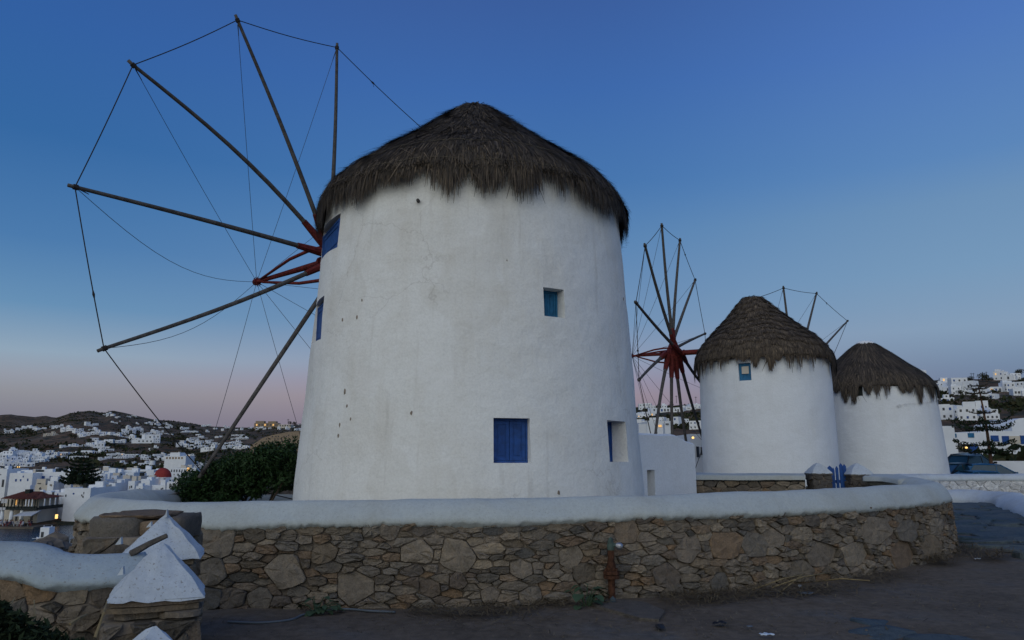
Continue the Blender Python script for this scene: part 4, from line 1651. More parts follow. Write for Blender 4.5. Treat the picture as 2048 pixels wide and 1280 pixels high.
# broken slab jammed between the two caps
a, b = atY(262, 1108, 4.95), atY(334, 1071, 4.98)
m = MB()
m.tube([a, (a + b) / 2 + np.array([0, 0, 0.006]), b], [0.026, 0.02, 0.016], 5)
m.build('broken_slab', M['stone_dark'], post1)
# white plaster splinters
for (u, v, Y, du, dv) in ((331, 1027, 5.5, 3, 8), (297, 1049, 5.6, 5, 6), (236, 1082, 5.3, 6, 8), (240, 1142, 4.7, 6, 9)):
    a = atY(u - du, v + dv, Y)
    b = atY(u + du, v - dv, Y)
    c_ = atY(u + du, v + dv * 0.8, Y)
    m = MB()
    m.add([a, b, c_, a + (0, .03, 0), b + (0, .02, 0), c_ + (0, .03, 0)], [(0, 2, 1), (3, 4, 5), (0, 1, 4, 3), (1, 2, 5, 4), (2, 0, 3, 5)])
    m.build('plaster_splinter', M['cap'], post1 if Y < 5 else post2)
# stone pier at the end of the ring wall
pc3 = atY(292, 1065, 6.75)
pier = thing('stone_pier', 'short pier of large brown stone blocks before the left end of the ring wall', 'stone pier', (pc3[0], pc3[1], 0))
box_pillar(pier, pc3, 0.36, -0.05, 0.93, radians(6), M['stone'], M['stone_i'], rs, 30, big=[(-0.10, 0.76, 0.16, 0.14), (0.17, 0.80, 0.10, 0.10)], rmin=0.06, rmax=0.12, ax=1.5, depth=(0.03, 0.06), faces=(0, 1, 3))
def rough_block(name, cx, cy, w, d, z0, z1, mat, parent, rz, rng):
    """block with knocked corners and uneven faces"""
    V, Fc = [], []
    m = 20
    lev = ((0.0, 0.97), (0.18, 1.0), (0.55, 1.01), (0.85, 0.99), (1.0, 0.93))
    for f, k in lev:
        for i in range(m):
            t = 2 * pi * i / m
            r = (abs(cos(t)) ** 5 + abs(sin(t)) ** 5) ** (-1 / 5) * k * rng.uniform(0.965, 1.02)
            x, y = w / 2 * r * cos(t), d / 2 * r * sin(t)
            V.append((cx + x * cos(rz) - y * sin(rz), cy + x * sin(rz) + y * cos(rz), z0 + (z1 - z0) * f + rng.uniform(-.008, .008) + (0.02 * wob(x * 7, y * 7) if f == 1 else 0)))
    for k in range(len(lev) - 1):
        for i in range(m):
            Fc.append((k * m + i, k * m + (i + 1) % m, (k + 1) * m + (i + 1) % m, (k + 1) * m + i))
    V.append((cx, cy, z1 + rng.uniform(-.01, .015)))
    b0 = (len(lev) - 1) * m
    Fc += [(b0 + i, b0 + (i + 1) % m, len(V) - 1) for i in range(m)]
    return mesh(name, V, Fc, mat, parent, origin=(cx, cy, z0), smooth=True)


rough_block('top_block', pc3[0] - 0.17, pc3[1], 0.47, 0.62, 0.86, 1.09, M['stone'], pier, 0.05, rs)
rough_block('top_block', pc3[0] + 0.16, pc3[1] + .03, 0.22, 0.58, 0.93, 1.06, M['stone'], pier, -0.08, rs)
rough_block('top_block', pc3[0] + 0.32, pc3[1] + .02, 0.20, 0.60, 0.90, 1.085, M['stone_dark'], pier, 0.1, rs)
rough_block('slate_slab', pc3[0] - 0.06, pc3[1] + .03, 0.60, 0.56, 1.082, 1.11, M['stone'], pier, 0.03, rs)

# third cap at the very bottom
pc4 = atY(306, 1285, 3.75)
post3 = thing('gatepost', 'low post at the bottom edge showing only its white pyramid cap', 'gatepost', (pc4[0], pc4[1], 0), 'white capped gateposts at bottom left')
mb = MB()
pyramid_cap(mb, (pc4[0], pc4[1]), 0.17, pc4[2] - 0.10, pc4[2] + 0.075, radians(40), n=8, conc=-0.1)
mb.build('white_cap', M['cap'], post3, smooth=True)
box_pillar(post3, pc4, 0.15, -0.05, pc4[2] - 0.10, radians(40), M['stone'], M['stone_i'], rs, 20, rmin=0.05, rmax=0.09, ax=1.5, faces=(0, 3))


# ================================================================= things along the foot of the wall
def foot(u, v):
    return atZ(u, v, 0.0)


# rusty standpipe
sp = atY(1224, 1200, 8.60)
hyd = thing('standpipe', 'rusty iron standpipe with a flange and steel cap in front of the wall', 'standpipe', (sp[0], sp[1], 0))


def zat(v):
    return atY(1224, v, sp[1])[2]


mb = MB()
mb.lathe((sp[0], sp[1], 0), [(0.040, -0.02), (0.040, zat(1155)), ], 16)
mb.build('lower_pipe', M['rust'], hyd, smooth=True)
mb = MB()
mb.lathe((sp[0], sp[1], 0), [(0.0, zat(1152) - .025), (0.090, zat(1152) - .025), (0.090, zat(1150)), (0.0, zat(1150))], 20)
mb.build('flange', M['rust'], hyd)
mb = MB()
mb.lathe((sp[0], sp[1], 0), [(0.0, zat(1149) + .004), (0.092, zat(1149) + .004), (0.092, zat(1142)), (0.03, zat(1141)), (0.0, zat(1141))], 20)
mb.build('flange', M['rust'], hyd)
for k in range(6):
    t = 2 * pi * k / 6 + 0.3
    q = np.array([sp[0] + 0.068 * cos(t), sp[1] + 0.068 * sin(t), zat(1141)])
    m = MB()
    m.tube([q - (0, 0, .05), q + (0, 0, 0.022)], 0.012, 6)
    m.build('bolt', M['rust'], hyd)
mb = MB()
mb.lathe((sp[0], sp[1], 0), [(0.05, zat(1141)), (0.055, zat(1132)), (0.036, zat(1122)), (0.038, zat(1102)), (0.036, zat(1098))], 16)
mb.build('upper_pipe', M['rust'], hyd, smooth=True)
mb = MB()
mb.lathe((sp[0], sp[1], 0), [(0.041, zat(1100)), (0.043, zat(1090)), (0.036, zat(1086)), (0.026, zat(1078)), (0.012, zat(1075)), (0.0, zat(1074))], 16)
mb.build('valve_body', M['verdigris'], hyd, smooth=True)
q = np.array([sp[0], sp[1], zat(1090)])
mb = MB()
mb.tube([q, q + (0.06, -0.02, 0.0)], 0.022, 10)
mb.build('outlet', M['verdigris'], hyd)
mb = MB()
dd = np.array([0.9, -0.3, -0.25]) / np.linalg.norm([0.9, -0.3, -0.25])
mb.tube([q + (0.06, -0.02, 0), q + (0.06, -0.02, 0) + dd * 0.02, q + (0.06, -0.02, 0) + dd * 0.021, q + (0.06, -0.02, 0) + dd * 0.055, q + (0.06, -0.02, 0) + dd * 0.075], [0.03, 0.036, 0.042, 0.042, 0.028], 14)
mb.build('steel_cap', M['steel'], hyd, smooth=False)


def plant(name, label, c, n, size, spread, mat, rng, group=None, up=0.35, cat='plant'):
    """rosette weed: stems, each with a broad folded leaf"""
    t = thing(name, label, cat, (c[0], c[1], 0), group)
    for k in range(n):
        a = rng.uniform(0, 2 * pi)
        d = spread * math.sqrt(rng.uniform(0.03, 1))
        h = up * rng.uniform(0.25, 1.0) * (1.1 - d / spread * 0.6)
        p = np.array([c[0] + d * cos(a), c[1] + d * sin(a) * 0.6, h])
        base = np.array([c[0] + d * 0.2 * cos(a), c[1] + d * 0.15 * sin(a), 0.0])
        sz = size * rng.uniform(0.6, 1.15)
        ax_ = np.array([cos(a), sin(a), rng.uniform(-0.5, 0.25)])
        ax_ /= np.linalg.norm(ax_)
        sd = np.cross(ax_, [0, 0, 1])
        sd /= np.linalg.norm(sd)
        up_ = np.cross(sd, ax_)
        V, Fc = [], []
        outline = [(0.0, 0.10), (0.18, 0.34), (0.38, 0.44), (0.58, 0.36), (0.72, 0.30), (0.86, 0.16), (1.0, 0.0)]
        for f, w_ in outline:
            cp = p + ax_ * sz * f - up_ * sz * 0.22 * f * f
            w2 = w_ * sz * rng.uniform(0.8, 1.15)
            V += [cp - sd * w2 + up_ * w2 * 0.25, cp, cp + sd * w2 + up_ * w2 * 0.25]
        for i in range(len(outline) - 1):
            for j in (0, 1):
                Fc.append((i * 3 + j, i * 3 + j + 1, (i + 1) * 3 + j + 1, (i + 1) * 3 + j))
        m = MB()
        m.add(V, Fc)
        lf = m.build('leaf', mat, t, origin=p, smooth=True)
        m = MB()
        m.tube([base, (base + p) / 2 + np.array([0, 0, 0.03]), p], [0.006, 0.005, 0.004], 5)
        m.build('stem', mat, lf)
    return t


GP = 'weeds at the foot of the ring wall'
rw = random.Random(21)
c = foot(1172, 1214)
plant('weed', 'broad-leaved green weed growing just left of the rusty standpipe', (c[0], c[1] - 0.02), 17, 0.13, 0.22, M['weed'], rw, GP, 0.27)
c = foot(632, 1229)
plant('weed', 'dark leafy weed against the wall under the left side of the windmill', (c[0], c[1]), 22, 0.11, 0.24, M['weed'], rw, GP, 0.22)

# hose lying by the wall
h = MB()
pts = [foot(u, v) + np.array([0, 0, 0.02]) for u, v in ((455, 1250), (520, 1252), (580, 1246), (605, 1236), (640, 1228), (690, 1224), (740, 1228), (790, 1230))]
sm_ = Path2([p[:2] for p in pts])
h.tube([np.array([*sm_.at(t), 0.03]) for t in np.linspace(0, sm_.len, 40)], 0.011, 8)
tag(h.build('hose', M['hose'], None, smooth=True), 'thin grey hose lying on the dirt along the wall', 'hose')

# slab of worn stone by the standpipe
poly = [foot(u, v)[:2] for u, v in ((1180, 1212), (1235, 1206), (1290, 1212), (1330, 1230), (1318, 1248), (1280, 1245), (1230, 1230), (1195, 1220))]
m = MB().prism(poly, -0.05, 0.045)
tag(m.build('stone_slab', M['stone_dark'], None), 'flat worn grey slab set in the dirt under the standpipe', 'slab')
# round pale stone
c = foot(1034, 1217)
mb = MB()
mb.lathe((c[0], c[1] - .04, 0.02), [(0.0, 0.075), (0.025, 0.07), (0.036, 0.055), (0.04, 0.03), (0.032, 0.0), (0.0, -0.02)], 9)
tag(mb.build('pale_stone', M['rock'], None, smooth=True), 'small pale rounded stone leaning on the foot of the wall', 'stone')
# boulder faced block at the base right of the standpipe is part of the wall; loose chips
for (u, v, s_, lab) in ((1178, 1210, .05, 'grey loose chip of stone left of the slab by the standpipe'), (1226, 1212, .035, 'tiny loose chip of stone on the slab by the standpipe')):
    c = foot(u, v)
    m = MB()
    ring_ = [(c[0] + s_ * cos(t) * rw.uniform(.7, 1.1), c[1] + s_ * .8 * sin(t), z) for z in (0.03, 0.075) for t in np.linspace(0, 2 * pi, 7, endpoint=False)]
    m.add(ring_ + [(c[0], c[1], 0.105)], [(i, (i + 1) % 7, 7 + (i + 1) % 7, 7 + i) for i in range(7)] + [(7 + i, 7 + (i + 1) % 7, 14) for i in range(7)])
    tag(m.build('loose_stone', M['slate'], None), lab, 'stone', 'loose stones near the standpipe')


# litter: crumpled plastic scraps
def scrap(u, v, w, d, h, lab, mat, name='plastic_scrap', group='litter on the dirt lane', seed=0, cat='litter'):
    c = foot(u, v)
    rng = np.random.default_rng(seed + int(u))
    n = 9
    X, Y = np.meshgrid(np.linspace(-.5, .5, n), np.linspace(-.5, .5, n))
    rr = np.hypot(X, Y)
    edge = 0.42 + 0.10 * wob(np.arctan2(Y, X) * 2 + u)
    k = np.minimum(1, edge / np.maximum(rr, 1e-3))
    X, Y = X * k, Y * k
    Z = h * (0.35 + 0.65 * np.abs(wob(X * 9 + u, Y * 8))) * (1 - np.clip(rr / 0.72, 0, 1) ** 2) + rng.uniform(0, h * .25, X.shape)
    V = np.stack([c[0] + X * w, c[1] + Y * d, 0.025 + Z], -1).reshape(-1, 3)
    i = np.arange(n - 1)[:, None] * n + np.arange(n - 1)[None]
    Q = np.stack([i, i + 1, i + n + 1, i + n], -1).reshape(-1, 4)
    o = idx_mesh(name, V, Q, mat, origin=tuple(c))
    return tag(o, lab, cat, group)


scrap(1535, 1277, .16, .07, .03, 'pale blue plastic scrap lying alone at the bottom edge', M['plastic'])
scrap(1543, 1170, .15, .10, .07, 'crumpled white plastic bag at the foot of the wall by the canes', M['plastic'])
scrap(1601, 1180, .06, .07, .05, 'small white plastic cup among the canes', M['plastic'])
scrap(1612, 1192, .26, .16, .03, 'flat blue-grey sheet of plastic beside the dry canes', M['hose'])
scrap(1955, 1122, .14, .05, .03, 'white scrap by the dry weeds right of the wall corner', M['plastic'])
scrap(1440, 1256, .16, .10, .05, 'black crumpled rag in the middle of the dirt', M['black_bag'], 'black_rag')
scrap(1320, 1262, .10, .22, .04, 'long black rubbish strip at the bottom edge', M['black_bag'], 'black_rag')
scrap(1500, 1260, .08, .05, .02, 'tiny grey plastic flake right of the black rag', M['hose'])
scrap(1398, 1200, .05, .04, .03, 'tiny white scrap in the straw near the wall', M['plastic'])

# dry canes and straw
ca = []
for (u0, v0, u1, v1, lab) in ((1505, 1185, 1625, 1165, 'long pale cane leaning up to the wall'), (1545, 1180, 1665, 1163, 'second pale cane crossing the first one'),
                              (1630, 1168, 1742, 1182, 'thin cane pointing right over the dirt'), (1560, 1190, 1640, 1150, 'short cane propped on the wall stones')):
    a, b = foot(u0, v0), foot(u1, v1)
    m = MB()
    a[2], b[2] = 0.03, 0.12
    m.tube([a, (a + b) / 2 + np.array([0, 0, 0.03]), b], [0.009, 0.008, 0.006], 6)
    tag(m.build('dry_cane', M['reed'], None, smooth=True), lab, 'cane', 'dry canes by the wall')


def straw_patch(name, lab, pts, n, L, rng, h=0.06):
    """loose dry stalks and leaves scattered round the given points"""
    V, Q = [], []
    for k in range(n):
        u, v, su, sv = pts[rng.integers(len(pts))]
        c = foot(rng.normal(u, su), min(1275, max(v - 25, rng.normal(v, sv))))
        a = rng.uniform(0, pi)
        l = L * rng.uniform(0.3, 1.2)
        w = rng.uniform(0.002, 0.006)
        z0, z1 = rng.uniform(0.0, h), rng.uniform(0.0, h)
        d = np.array([cos(a), sin(a)]) * l / 2
        s = np.array([-sin(a), cos(a)]) * w
        b = len(V)
        V += [(c[0] - d[0] - s[0], c[1] - d[1] - s[1], z0 + .03), (c[0] - d[0] + s[0], c[1] - d[1] + s[1], z0 + .03),
              (c[0] + d[0] + s[0], c[1] + d[1] + s[1], z1 + .03 + w), (c[0] + d[0] - s[0], c[1] + d[1] - s[1], z1 + .03 + w)]
        Q.append((b, b + 1, b + 2, b + 3))
    return tag(idx_mesh(name, V, Q, M['straw']), lab, 'dry plants', None, 'stuff')


rg = np.random.default_rng(9)
straw_patch('dry_straw', 'dry straw and dead leaves heaped along the foot of the wall', [(1400, 1205, 40, 7), (1560, 1190, 50, 8), (1640, 1185, 50, 7), (1450, 1195, 60, 6), (1750, 1160, 40, 8)], 1500, 0.22, rg)
straw_patch('dry_straw', 'dark dead weeds spread in front of the wall under the mill', [(880, 1228, 70, 5), (1000, 1224, 40, 6), (1120, 1212, 40, 5), (960, 1235, 60, 6)], 700, 0.18, rg, 0.05)
straw_patch('dry_straw', 'loose dry bits strewn thinly over the open dirt lane', [(1200, 1250, 160, 14), (1600, 1240, 150, 18), (1850, 1190, 90, 22), (900, 1255, 140, 10)], 420, 0.09, rg, 0.02)
straw_patch('dry_straw', 'heap of dry weeds right of the wall corner', [(1930, 1108, 22, 5), (1985, 1118, 24, 4), (1880, 1128, 20, 5)], 700, 0.28, rg, 0.12)
# dirt clods
cl = MB()
for k in range(1500):
    u, v = rg.uniform(420, 2040), rg.uniform(1140, 1278)
    c = foot(u, v)
    if c[1] > np.interp(c[0], [-5, 0, 1.2, 2.2, 4, 5, 7.2, 9], [8.0, 8.3, 8.7, 9.0, 9.9, 10.6, 12.4, 17]):
        continue
    s = rg.uniform(0.005, 0.019) * (1.7 if rg.uniform() > 0.97 else 0.8)
    ring_ = [(c[0] + s * cos(t) * rg.uniform(.7, 1.2), c[1] + s * sin(t) * rg.uniform(.7, 1.2), 0.012) for t in np.linspace(0, 2 * pi, 6, endpoint=False)]
    cl.add(ring_ + [(c[0], c[1], 0.016 + s * 0.75)], [(i, (i + 1) % 6, 6) for i in range(6)])
tag(cl.build('gravel', M['stone_dark_i'], None), 'small clods and gravel strewn over the dirt lane', 'gravel', None, 'stuff')


# ================================================================= stone lane on the right
lane = thing('stone_lane', None, None, (11, 17, 0))
del_keys = [k for k in lane.keys()]
tag(lane, 'slate paved lane climbing away on the right between the walls', None, None, 'structure')
lane_poly = [(8.2, 13.0), (9.2, 11.2), (10.2, 13.0), (12.3, 17.0), (13.6, 19.8), (15.1, 23.0), (16.3, 25.4), (14.5, 26.0), (11.2, 22.5), (9.4, 18.0), (8.9, 15.0)]


def inside(poly, x, y):
    r = False
    n = len(poly)
    for i in range(n):
        (x0, y0), (x1, y1) = poly[i], poly[(i + 1) % n]
        if (y0 > y) != (y1 > y) and x < (x1 - x0) * (y - y0) / (y1 - y0) + x0:
            r = not r
    return r


rl = random.Random(31)
cells = rubble_cells(7.0, 17.0, 9.0, 26.0, [], 0.16, 0.33, ax=1.5, gap=0.014, rng=rl, tries=5000)
cells = [c for c in cells if inside(lane_poly, *c.mean(0))]
tag(mesh('lane_bed', [(x, y, 0.035) for x, y in lane_poly], [tuple(range(len(lane_poly)))], M['dirt'], lane), kind='structure')


def lane_map(s, h, d):
    return (s, h, 0.045 + d + 0.014 * wob(s * 3, h * 3))


lay_stones(cells, lane_map, lane, M['slate'], M['slate_i'], 220, rl, 0.018, 0.035, name='paving_stone')
# half buried slabs in the near dirt
cells = rubble_cells(2.6, 6.6, 4.2, 7.6, [], 0.12, 0.27, ax=1.4, gap=0.012, rng=rl, tries=3000)
k_ = 0
for c in cells:
    x, y = c.mean(0)
    u, v = proj((x, y, 0))
    if wob(x * 1.3 + 2.0, y * 1.7) < -0.12 or u < 1640 + 60 * wob(y * 5) or v < 1200:
        continue
    V, Fc = stone_geo(soften(c, rl), lambda s, h, d: (s, h, d + 0.010 + 0.016 * wob(s * 1.6, h * 1.6)), 0.022, rl)
    mesh('paving_stone', V, Fc, M['slate'], lane, origin=np.mean(V, 0), smooth=True)

# white ramp wall on the far side of the lane, and the wall behind it
foot_l = Path2([(9.0, 10.6), (10.03, 12.88), (12.13, 16.92), (13.46, 19.7), (14.95, 22.9), (16.3, 25.6), (15.6, 27.2), (13.2, 26.0), (11.0, 22.9)])
ramp_w = thing('ramp_wall', 'low sloping whitewashed wall bordering the far side of the slate lane', 'wall', (13.1, 17.6, 0))
SEC3 = [(0.0, -0.1), (0.0, 0.08), (0.03, 0.16), (0.14, 0.27), (0.34, 0.38), (0.55, 0.44), (0.8, 0.42), (0.95, 0.2), (0.95, -0.1)]
sweep(foot_l, 0, foot_l.len, 0.12, [(d, z) for d, z in SEC3], lambda t: 0.03 * wob(t * 1.4), lambda t, k: (0.05 * wob(t * 2.1, k), 0.03 * wob(t * 3.2, k)), ramp_w, 'plaster_face', M['cap'])
lw = Path2([(8.9, 18.3), (10.2, 21.2), (12.2, 25.2), (15.0, 27.6), (18.2, 28.0), (20.2, 27.2), (21.6, 25.0)])
lane_w = thing('lane_wall', 'whitewashed stone wall with white coping behind the slate lane', 'wall', (15, 27.6, 0))
sweep(lw, 0, lw.len, 0.12, [(0.0, 0.72), (0.05, 0.75), (0.05, 0.84), (-0.02, 0.93), (-0.2, 0.99), (-0.4, 0.95), (-0.45, 0.72)], lambda t: 0.02 * wob(t), lambda t, k: (0.02 * wob(t * 2, k), 0.015 * wob(t * 3, k)), lane_w, 'coping', M['cap'])
sweep(lw, 0, lw.len, 0.2, [(-0.03, -0.1), (-0.03, 0.76), (-0.4, 0.76), (-0.4, -0.1)], lambda t: 0, lambda t, k: (0, 0), lane_w, 'wall_core', M['house_white'], smooth=False)
cells = rubble_cells(lw.near((10.6, 22)), lw.len, 0.1, 0.75, [], 0.09, 0.17, ax=1.3, gap=0.014, rng=rl, tries=2500)


def lw_map(s, h, d):
    p, n = lw.at(s), lw.nrm(s)
    return (p[0] + n[0] * (d - 0.03), p[1] + n[1] * (d - 0.03), h)


lay_stones(cells, lw_map, lane_w, M['stone_white'], M['stone_white'], 120, rl, 0.04, 0.08)

# brown stone ledge seen past the wall corner
# reddish stone lying on the inner coping
c = atY(1822, 966, 16.4)
m = MB()
ring_ = [(c[0] + rx * cos(t), c[1] + .12 * sin(t), z) for rx, z in ((.26, .80), (.2, 1.15)) for t in np.linspace(0, 2 * pi, 8, endpoint=False)]
m.add(ring_ + [(c[0] - .05, c[1], 1.19)], [(i, (i + 1) % 8, 8 + (i + 1) % 8, 8 + i) for i in range(8)] + [(8 + i, 8 + (i + 1) % 8, 16) for i in range(8)])
tag(m.build('red_stone', M['stone_dark'], None), 'dark reddish stone resting inside the ring wall near the right corner', 'stone')


# ================================================================= town on the hillside
PANE = MB().box((0, 0, 0), (1, 1, 1))
pane_me = bpy.data.meshes.new('window')
pane_me.from_pydata(PANE.V, [], PANE.F)
pane_me.materials.append(M['dark_glass'])
pane_blue = pane_me.copy()
pane_blue.materials[0] = M['blue_wood']
pane_lit = pane_me.copy()
pane_lit.materials[0] = M['lit']


def house_body(kind, rng):
    """Cycladic cube house, front towards -y at the origin; list of boxes and openings"""
    w = rng.uniform(7.5, 10.5)
    d = rng.uniform(6, 8)
    h = rng.uniform(3.1, 3.6)
    B, O = [], []

    def blk(x, y, z, bw, bd, bh):
        B.append((x, y, z, bw, bd, bh))
    if kind == 0:
        blk(0, 0, 0, w, d, h)
        O += [(x, -d / 2, 1.5, 0.9, 1.2) for x in (-w * .32, -w * .08, w * .3)] + [(w * .12, -d / 2, 1.05, 1.0, 2.1)]
    elif kind == 1:
        blk(0, 0, 0, w, d, h * 1.95)
        O += [(x, -d / 2, z, 0.9, 1.2) for x in (-w * .33, 0, w * .33) for z in (1.5, 4.8)]
    elif kind == 2:
        blk(0, 0, 0, w, d, h)
        blk(-w * .2, d * .1, h, w * .55, d * .75, h * 0.9)
        O += [(x, -d / 2, 1.5, 1.0, 1.3) for x in (-w * .3, w * .05, w * .34)] + [(-w * .2, -d * .275, h + 1.5, 1.0, 1.4)]
    elif kind == 3:
        blk(0, 0, 0, w * 1.3, d, h)
        blk(w * .35, -d * .1, h, w * .5, d * .7, h * .85)
        blk(-w * .8, d * .1, 0, w * .5, d * .7, h * .75)
        O += [(x, -d / 2, 1.5, 1.0, 1.2) for x in (-w * .45, -w * .15, w * .15, w * .45)] + [(w * .35, -d * .45, h + 1.4, 1.1, 1.3)]
    elif kind == 4:
        blk(0, 0, 0, w * 1.7, d, h * .95)
        O += [(x, -d / 2, 1.3, 1.3, 2.0) for x in np.linspace(-w * .68, w * .68, 6)]
    elif kind == 5:
        blk(0, 0, 0, w * .7, d, h * 1.9)
        blk(w * .6, 0, 0, w * .6, d * .9, h)
        blk(-w * .1, 0, h * 1.9, w * .35, d * .5, 1.6)
        O += [(x, -d / 2, z, 0.8, 1.2) for x in (-w * .18, w * .16) for z in (1.5, 4.7)] + [(w * .6, -d * .45, 1.3, 1.2, 1.9)]
    elif kind == 6:
        for k in range(4):
            blk((k - 1.5) * w * .62, k * .6, k * .5, w * .6, d, h * rng.uniform(.9, 1.5))
            O.append(((k - 1.5) * w * .62, k * .6 - d / 2, k * .5 + 1.5, 1.0, 1.4))
            O.append(((k - 1.5) * w * .62 + 1.6, k * .6 - d / 2, k * .5 + 1.4, 0.7, 1.2))
    else:
        blk(0, 0, 0, w * 1.1, d, h * 1.05)
        blk(w * .1, -d * .62, 0, w * .5, d * .3, h * .7)
        O += [(x, -d / 2, 1.7, 0.8, 1.1) for x in (-w * .42, -w * .25, w * .45)] + [(w * .1, -d * .77, 1.1, 1.6, 1.7)]
    mb = MB()
    for x, y, z, bw, bd, bh in B:
        z0 = z - (5.0 if z < 1 else 0.0)
        # walls with a parapet round a sunk flat roof
        a, b = bw / 2, bd / 2
        o = [(x - a, y - b), (x + a, y - b), (x + a, y + b), (x - a, y + b)]
        i_ = [(x - a + .3, y - b + .3), (x + a - .3, y - b + .3), (x + a - .3, y + b - .3), (x - a + .3, y + b - .3)]
        V = [(*p, z0) for p in o] + [(*p, z + bh) for p in o] + [(*p, z + bh) for p in i_] + [(*p, z + bh - .35) for p in i_]
        Fc = []
        for k in range(4):
            k2 = (k + 1) % 4
            Fc += [(k, k2, 4 + k2, 4 + k), (4 + k, 4 + k2, 8 + k2, 8 + k), (8 + k, 8 + k2, 12 + k2, 12 + k)]
        Fc.append((12, 13, 14, 15))
        mb.add(V, Fc)
    if rng.random() < 0.6:
        x, y, z, bw, bd, bh = B[0]
        mb.box((x + bw * .3, y + bd * .2, z + bh + .3), (0.7, 0.7, 1.3))
    return mb, O


HR = random.Random(77)
PROTO = []
for kind in list(range(8)) * 2:
    mb, O = house_body(kind, HR)
    me = bpy.data.meshes.new('white_house')
    me.from_pydata(mb.V, [], mb.F)
    me.materials.append(M['house_white'])
    PROTO.append((me, O, max(v[0] for v in mb.V) - min(v[0] for v in mb.V)))
variants = {}


def mesh_in(me, mat):
    key = (me.name, mat.name)
    if key not in variants:
        c = me.copy()
        c.materials[0] = mat
        variants[key] = c
    return variants[key]


def add_house(p, rz, k, label, group, mat=None, lit=0.012, wins=True, scale=1.0, cat='house', name='white_house'):
    me, O, w = PROTO[k % len(PROTO)]
    if mat is not None:
        me = mesh_in(me, mat)
    o = bpy.data.objects.new(name, me)
    col.objects.link(o)
    o.location = tuple(p)
    o.rotation_euler = (0, 0, rz)
    o.scale = (scale,) * 3
    WL[o.name] = np.array(p)
    tag(o, label, cat, group)
    if wins:
        for x, y, z, ww, hh in O:
            r = HR.random()
            wm = pane_lit if r < lit else (pane_blue if r < lit + 0.22 else pane_me)
            c = bpy.data.objects.new('window', wm)
            col.objects.link(c)
            c.parent = o
            c.location = (x, y - 0.02, z)
            c.scale = (ww, 0.12, hh)
    return o


ORD = ['first', 'second', 'third', 'fourth', 'fifth', 'sixth', 'seventh', 'eighth', 'ninth', 'tenth', 'eleventh', 'twelfth', 'thirteenth', 'fourteenth', 'fifteenth', 'sixteenth', 'seventeenth', 'eighteenth', 'nineteenth', 'twentieth']
ROWS = {1: [''], 2: ['upper row ', 'lower row '], 3: ['upper row ', 'middle row ', 'lower row '], 4: ['top row ', 'upper row ', 'lower row ', 'bottom row ']}
LOOK = ['one storey', 'two storey', 'stepped', 'wide stepped', 'long low', 'tall narrow', 'terraced', 'porch fronted']


def cluster(pts, where, group, sc_=0.85, jit=1.0, mat=None, lit=0.012, kinds=None, r0=165, hue='white'):
    """houses of one group of the hillside; each is told by its look and by its place in the row"""
    pts = [(u + HR.uniform(-jit, jit), v + HR.uniform(-jit, jit) * 0.5) for u, v in pts]
    nr = 1 if len(pts) < 5 else 2 if len(pts) < 14 else 3 if len(pts) < 24 else 4
    by_v = sorted(pts, key=lambda q: q[1])
    per = math.ceil(len(pts) / nr)
    for ri in range(nr):
        row = sorted(by_v[ri * per:(ri + 1) * per])
        for k, (u, v) in enumerate(row):
            p = hit(u, v, r0)
            if p[1] > 3000:
                continue
            face = -atan2(p[0], p[1]) + HR.uniform(-0.5, 0.5)
            kd = HR.choice(kinds) if kinds else HR.randrange(len(PROTO))
            o = 'leftmost' if k == 0 else ('rightmost' if k == len(row) - 1 else ORD[k] + ' from left')
            lab = '%s %s house, %s, %s%s' % (LOOK[kd % 8], hue, o, ROWS[nr][ri], where)
            sz = 0.80 if (p[0] < 0 and p[1] > 330) else (0.98 if p[0] > 0 else 0.9)
            add_house((p[0], p[1], p[2] - 0.2), face, kd, lab, group, mat, lit, scale=sz * sc_ * HR.uniform(0.7, 1.2))


def z4(*a):
    return [(x / 6.4, 800 + y / 6.4) for x, y in a]


def z5(*a):
    return [(300 + x / 6.4, 820 + y / 6.4) for x, y in a]


def z6(*a):
    return [(1840 + x / 5.567, 730 + y / 5.567) for x, y in a]


def z7(*a):
    return [(1280 + x / 6.4, 790 + y / 6.4) for x, y in a]


cluster(z4((1380, 200), (1440, 190), (1500, 222), (1340, 197), (1400, 175)), 'under the left hilltop', 'houses under the left hilltop')
cluster(z4((1650, 215), (1700, 215), (1735, 222)), 'right of the left hilltop', 'houses right of the hilltop')
cluster(z4((1480, 302), (1545, 290), (1440, 303), (1110, 322), (1160, 327), (1195, 335), (720, 350), (690, 345), (765, 350)), 'scattered high on the left slope', 'houses high on the brown slope')
cluster(z4((60, 400), (110, 408), (150, 400), (350, 355), (440, 380), (500, 382), (540, 377), (270, 380), (400, 360), (470, 392)), 'below the dark far left mountain', 'houses in the far left band')
cluster(z4((820, 385), (880, 390), (940, 382), (850, 372), (910, 375), (990, 427), (1050, 432), (1010, 415), (1220, 402), (1190, 395)), 'on the middle left slope', 'houses on the middle left slope')
cluster(z4((640, 450), (700, 455)), 'on the left slope', 'cream houses on the left slope', mat=M['house_cream'], hue='cream')
cluster(z4((1060, 487), (1030, 480), (1160, 455), (1290, 435), (1370, 455), (1420, 460), (1470, 452), (1540, 482), (1500, 470), (1600, 432), (1640, 490), (1580, 545), (1520, 545), (1690, 520), (1210, 510)),
        'left of the slanting rope', 'houses left of the slanting rope')
cluster(z4((1850, 440), (1910, 442), (1960, 430), (2010, 442), (1640, 382), (1690, 400), (1720, 392), (1790, 402), (1800, 375), (1740, 360), (1900, 302), (1960, 292), (2020, 312), (1990, 275), (1750, 312)),
        'high by the slanting rope', 'houses in the upper band by the rope')
cluster(z4((1900, 547), (1970, 545), (1870, 550)), 'alone on the green slope', 'broad villas on the green slope', 1.25)
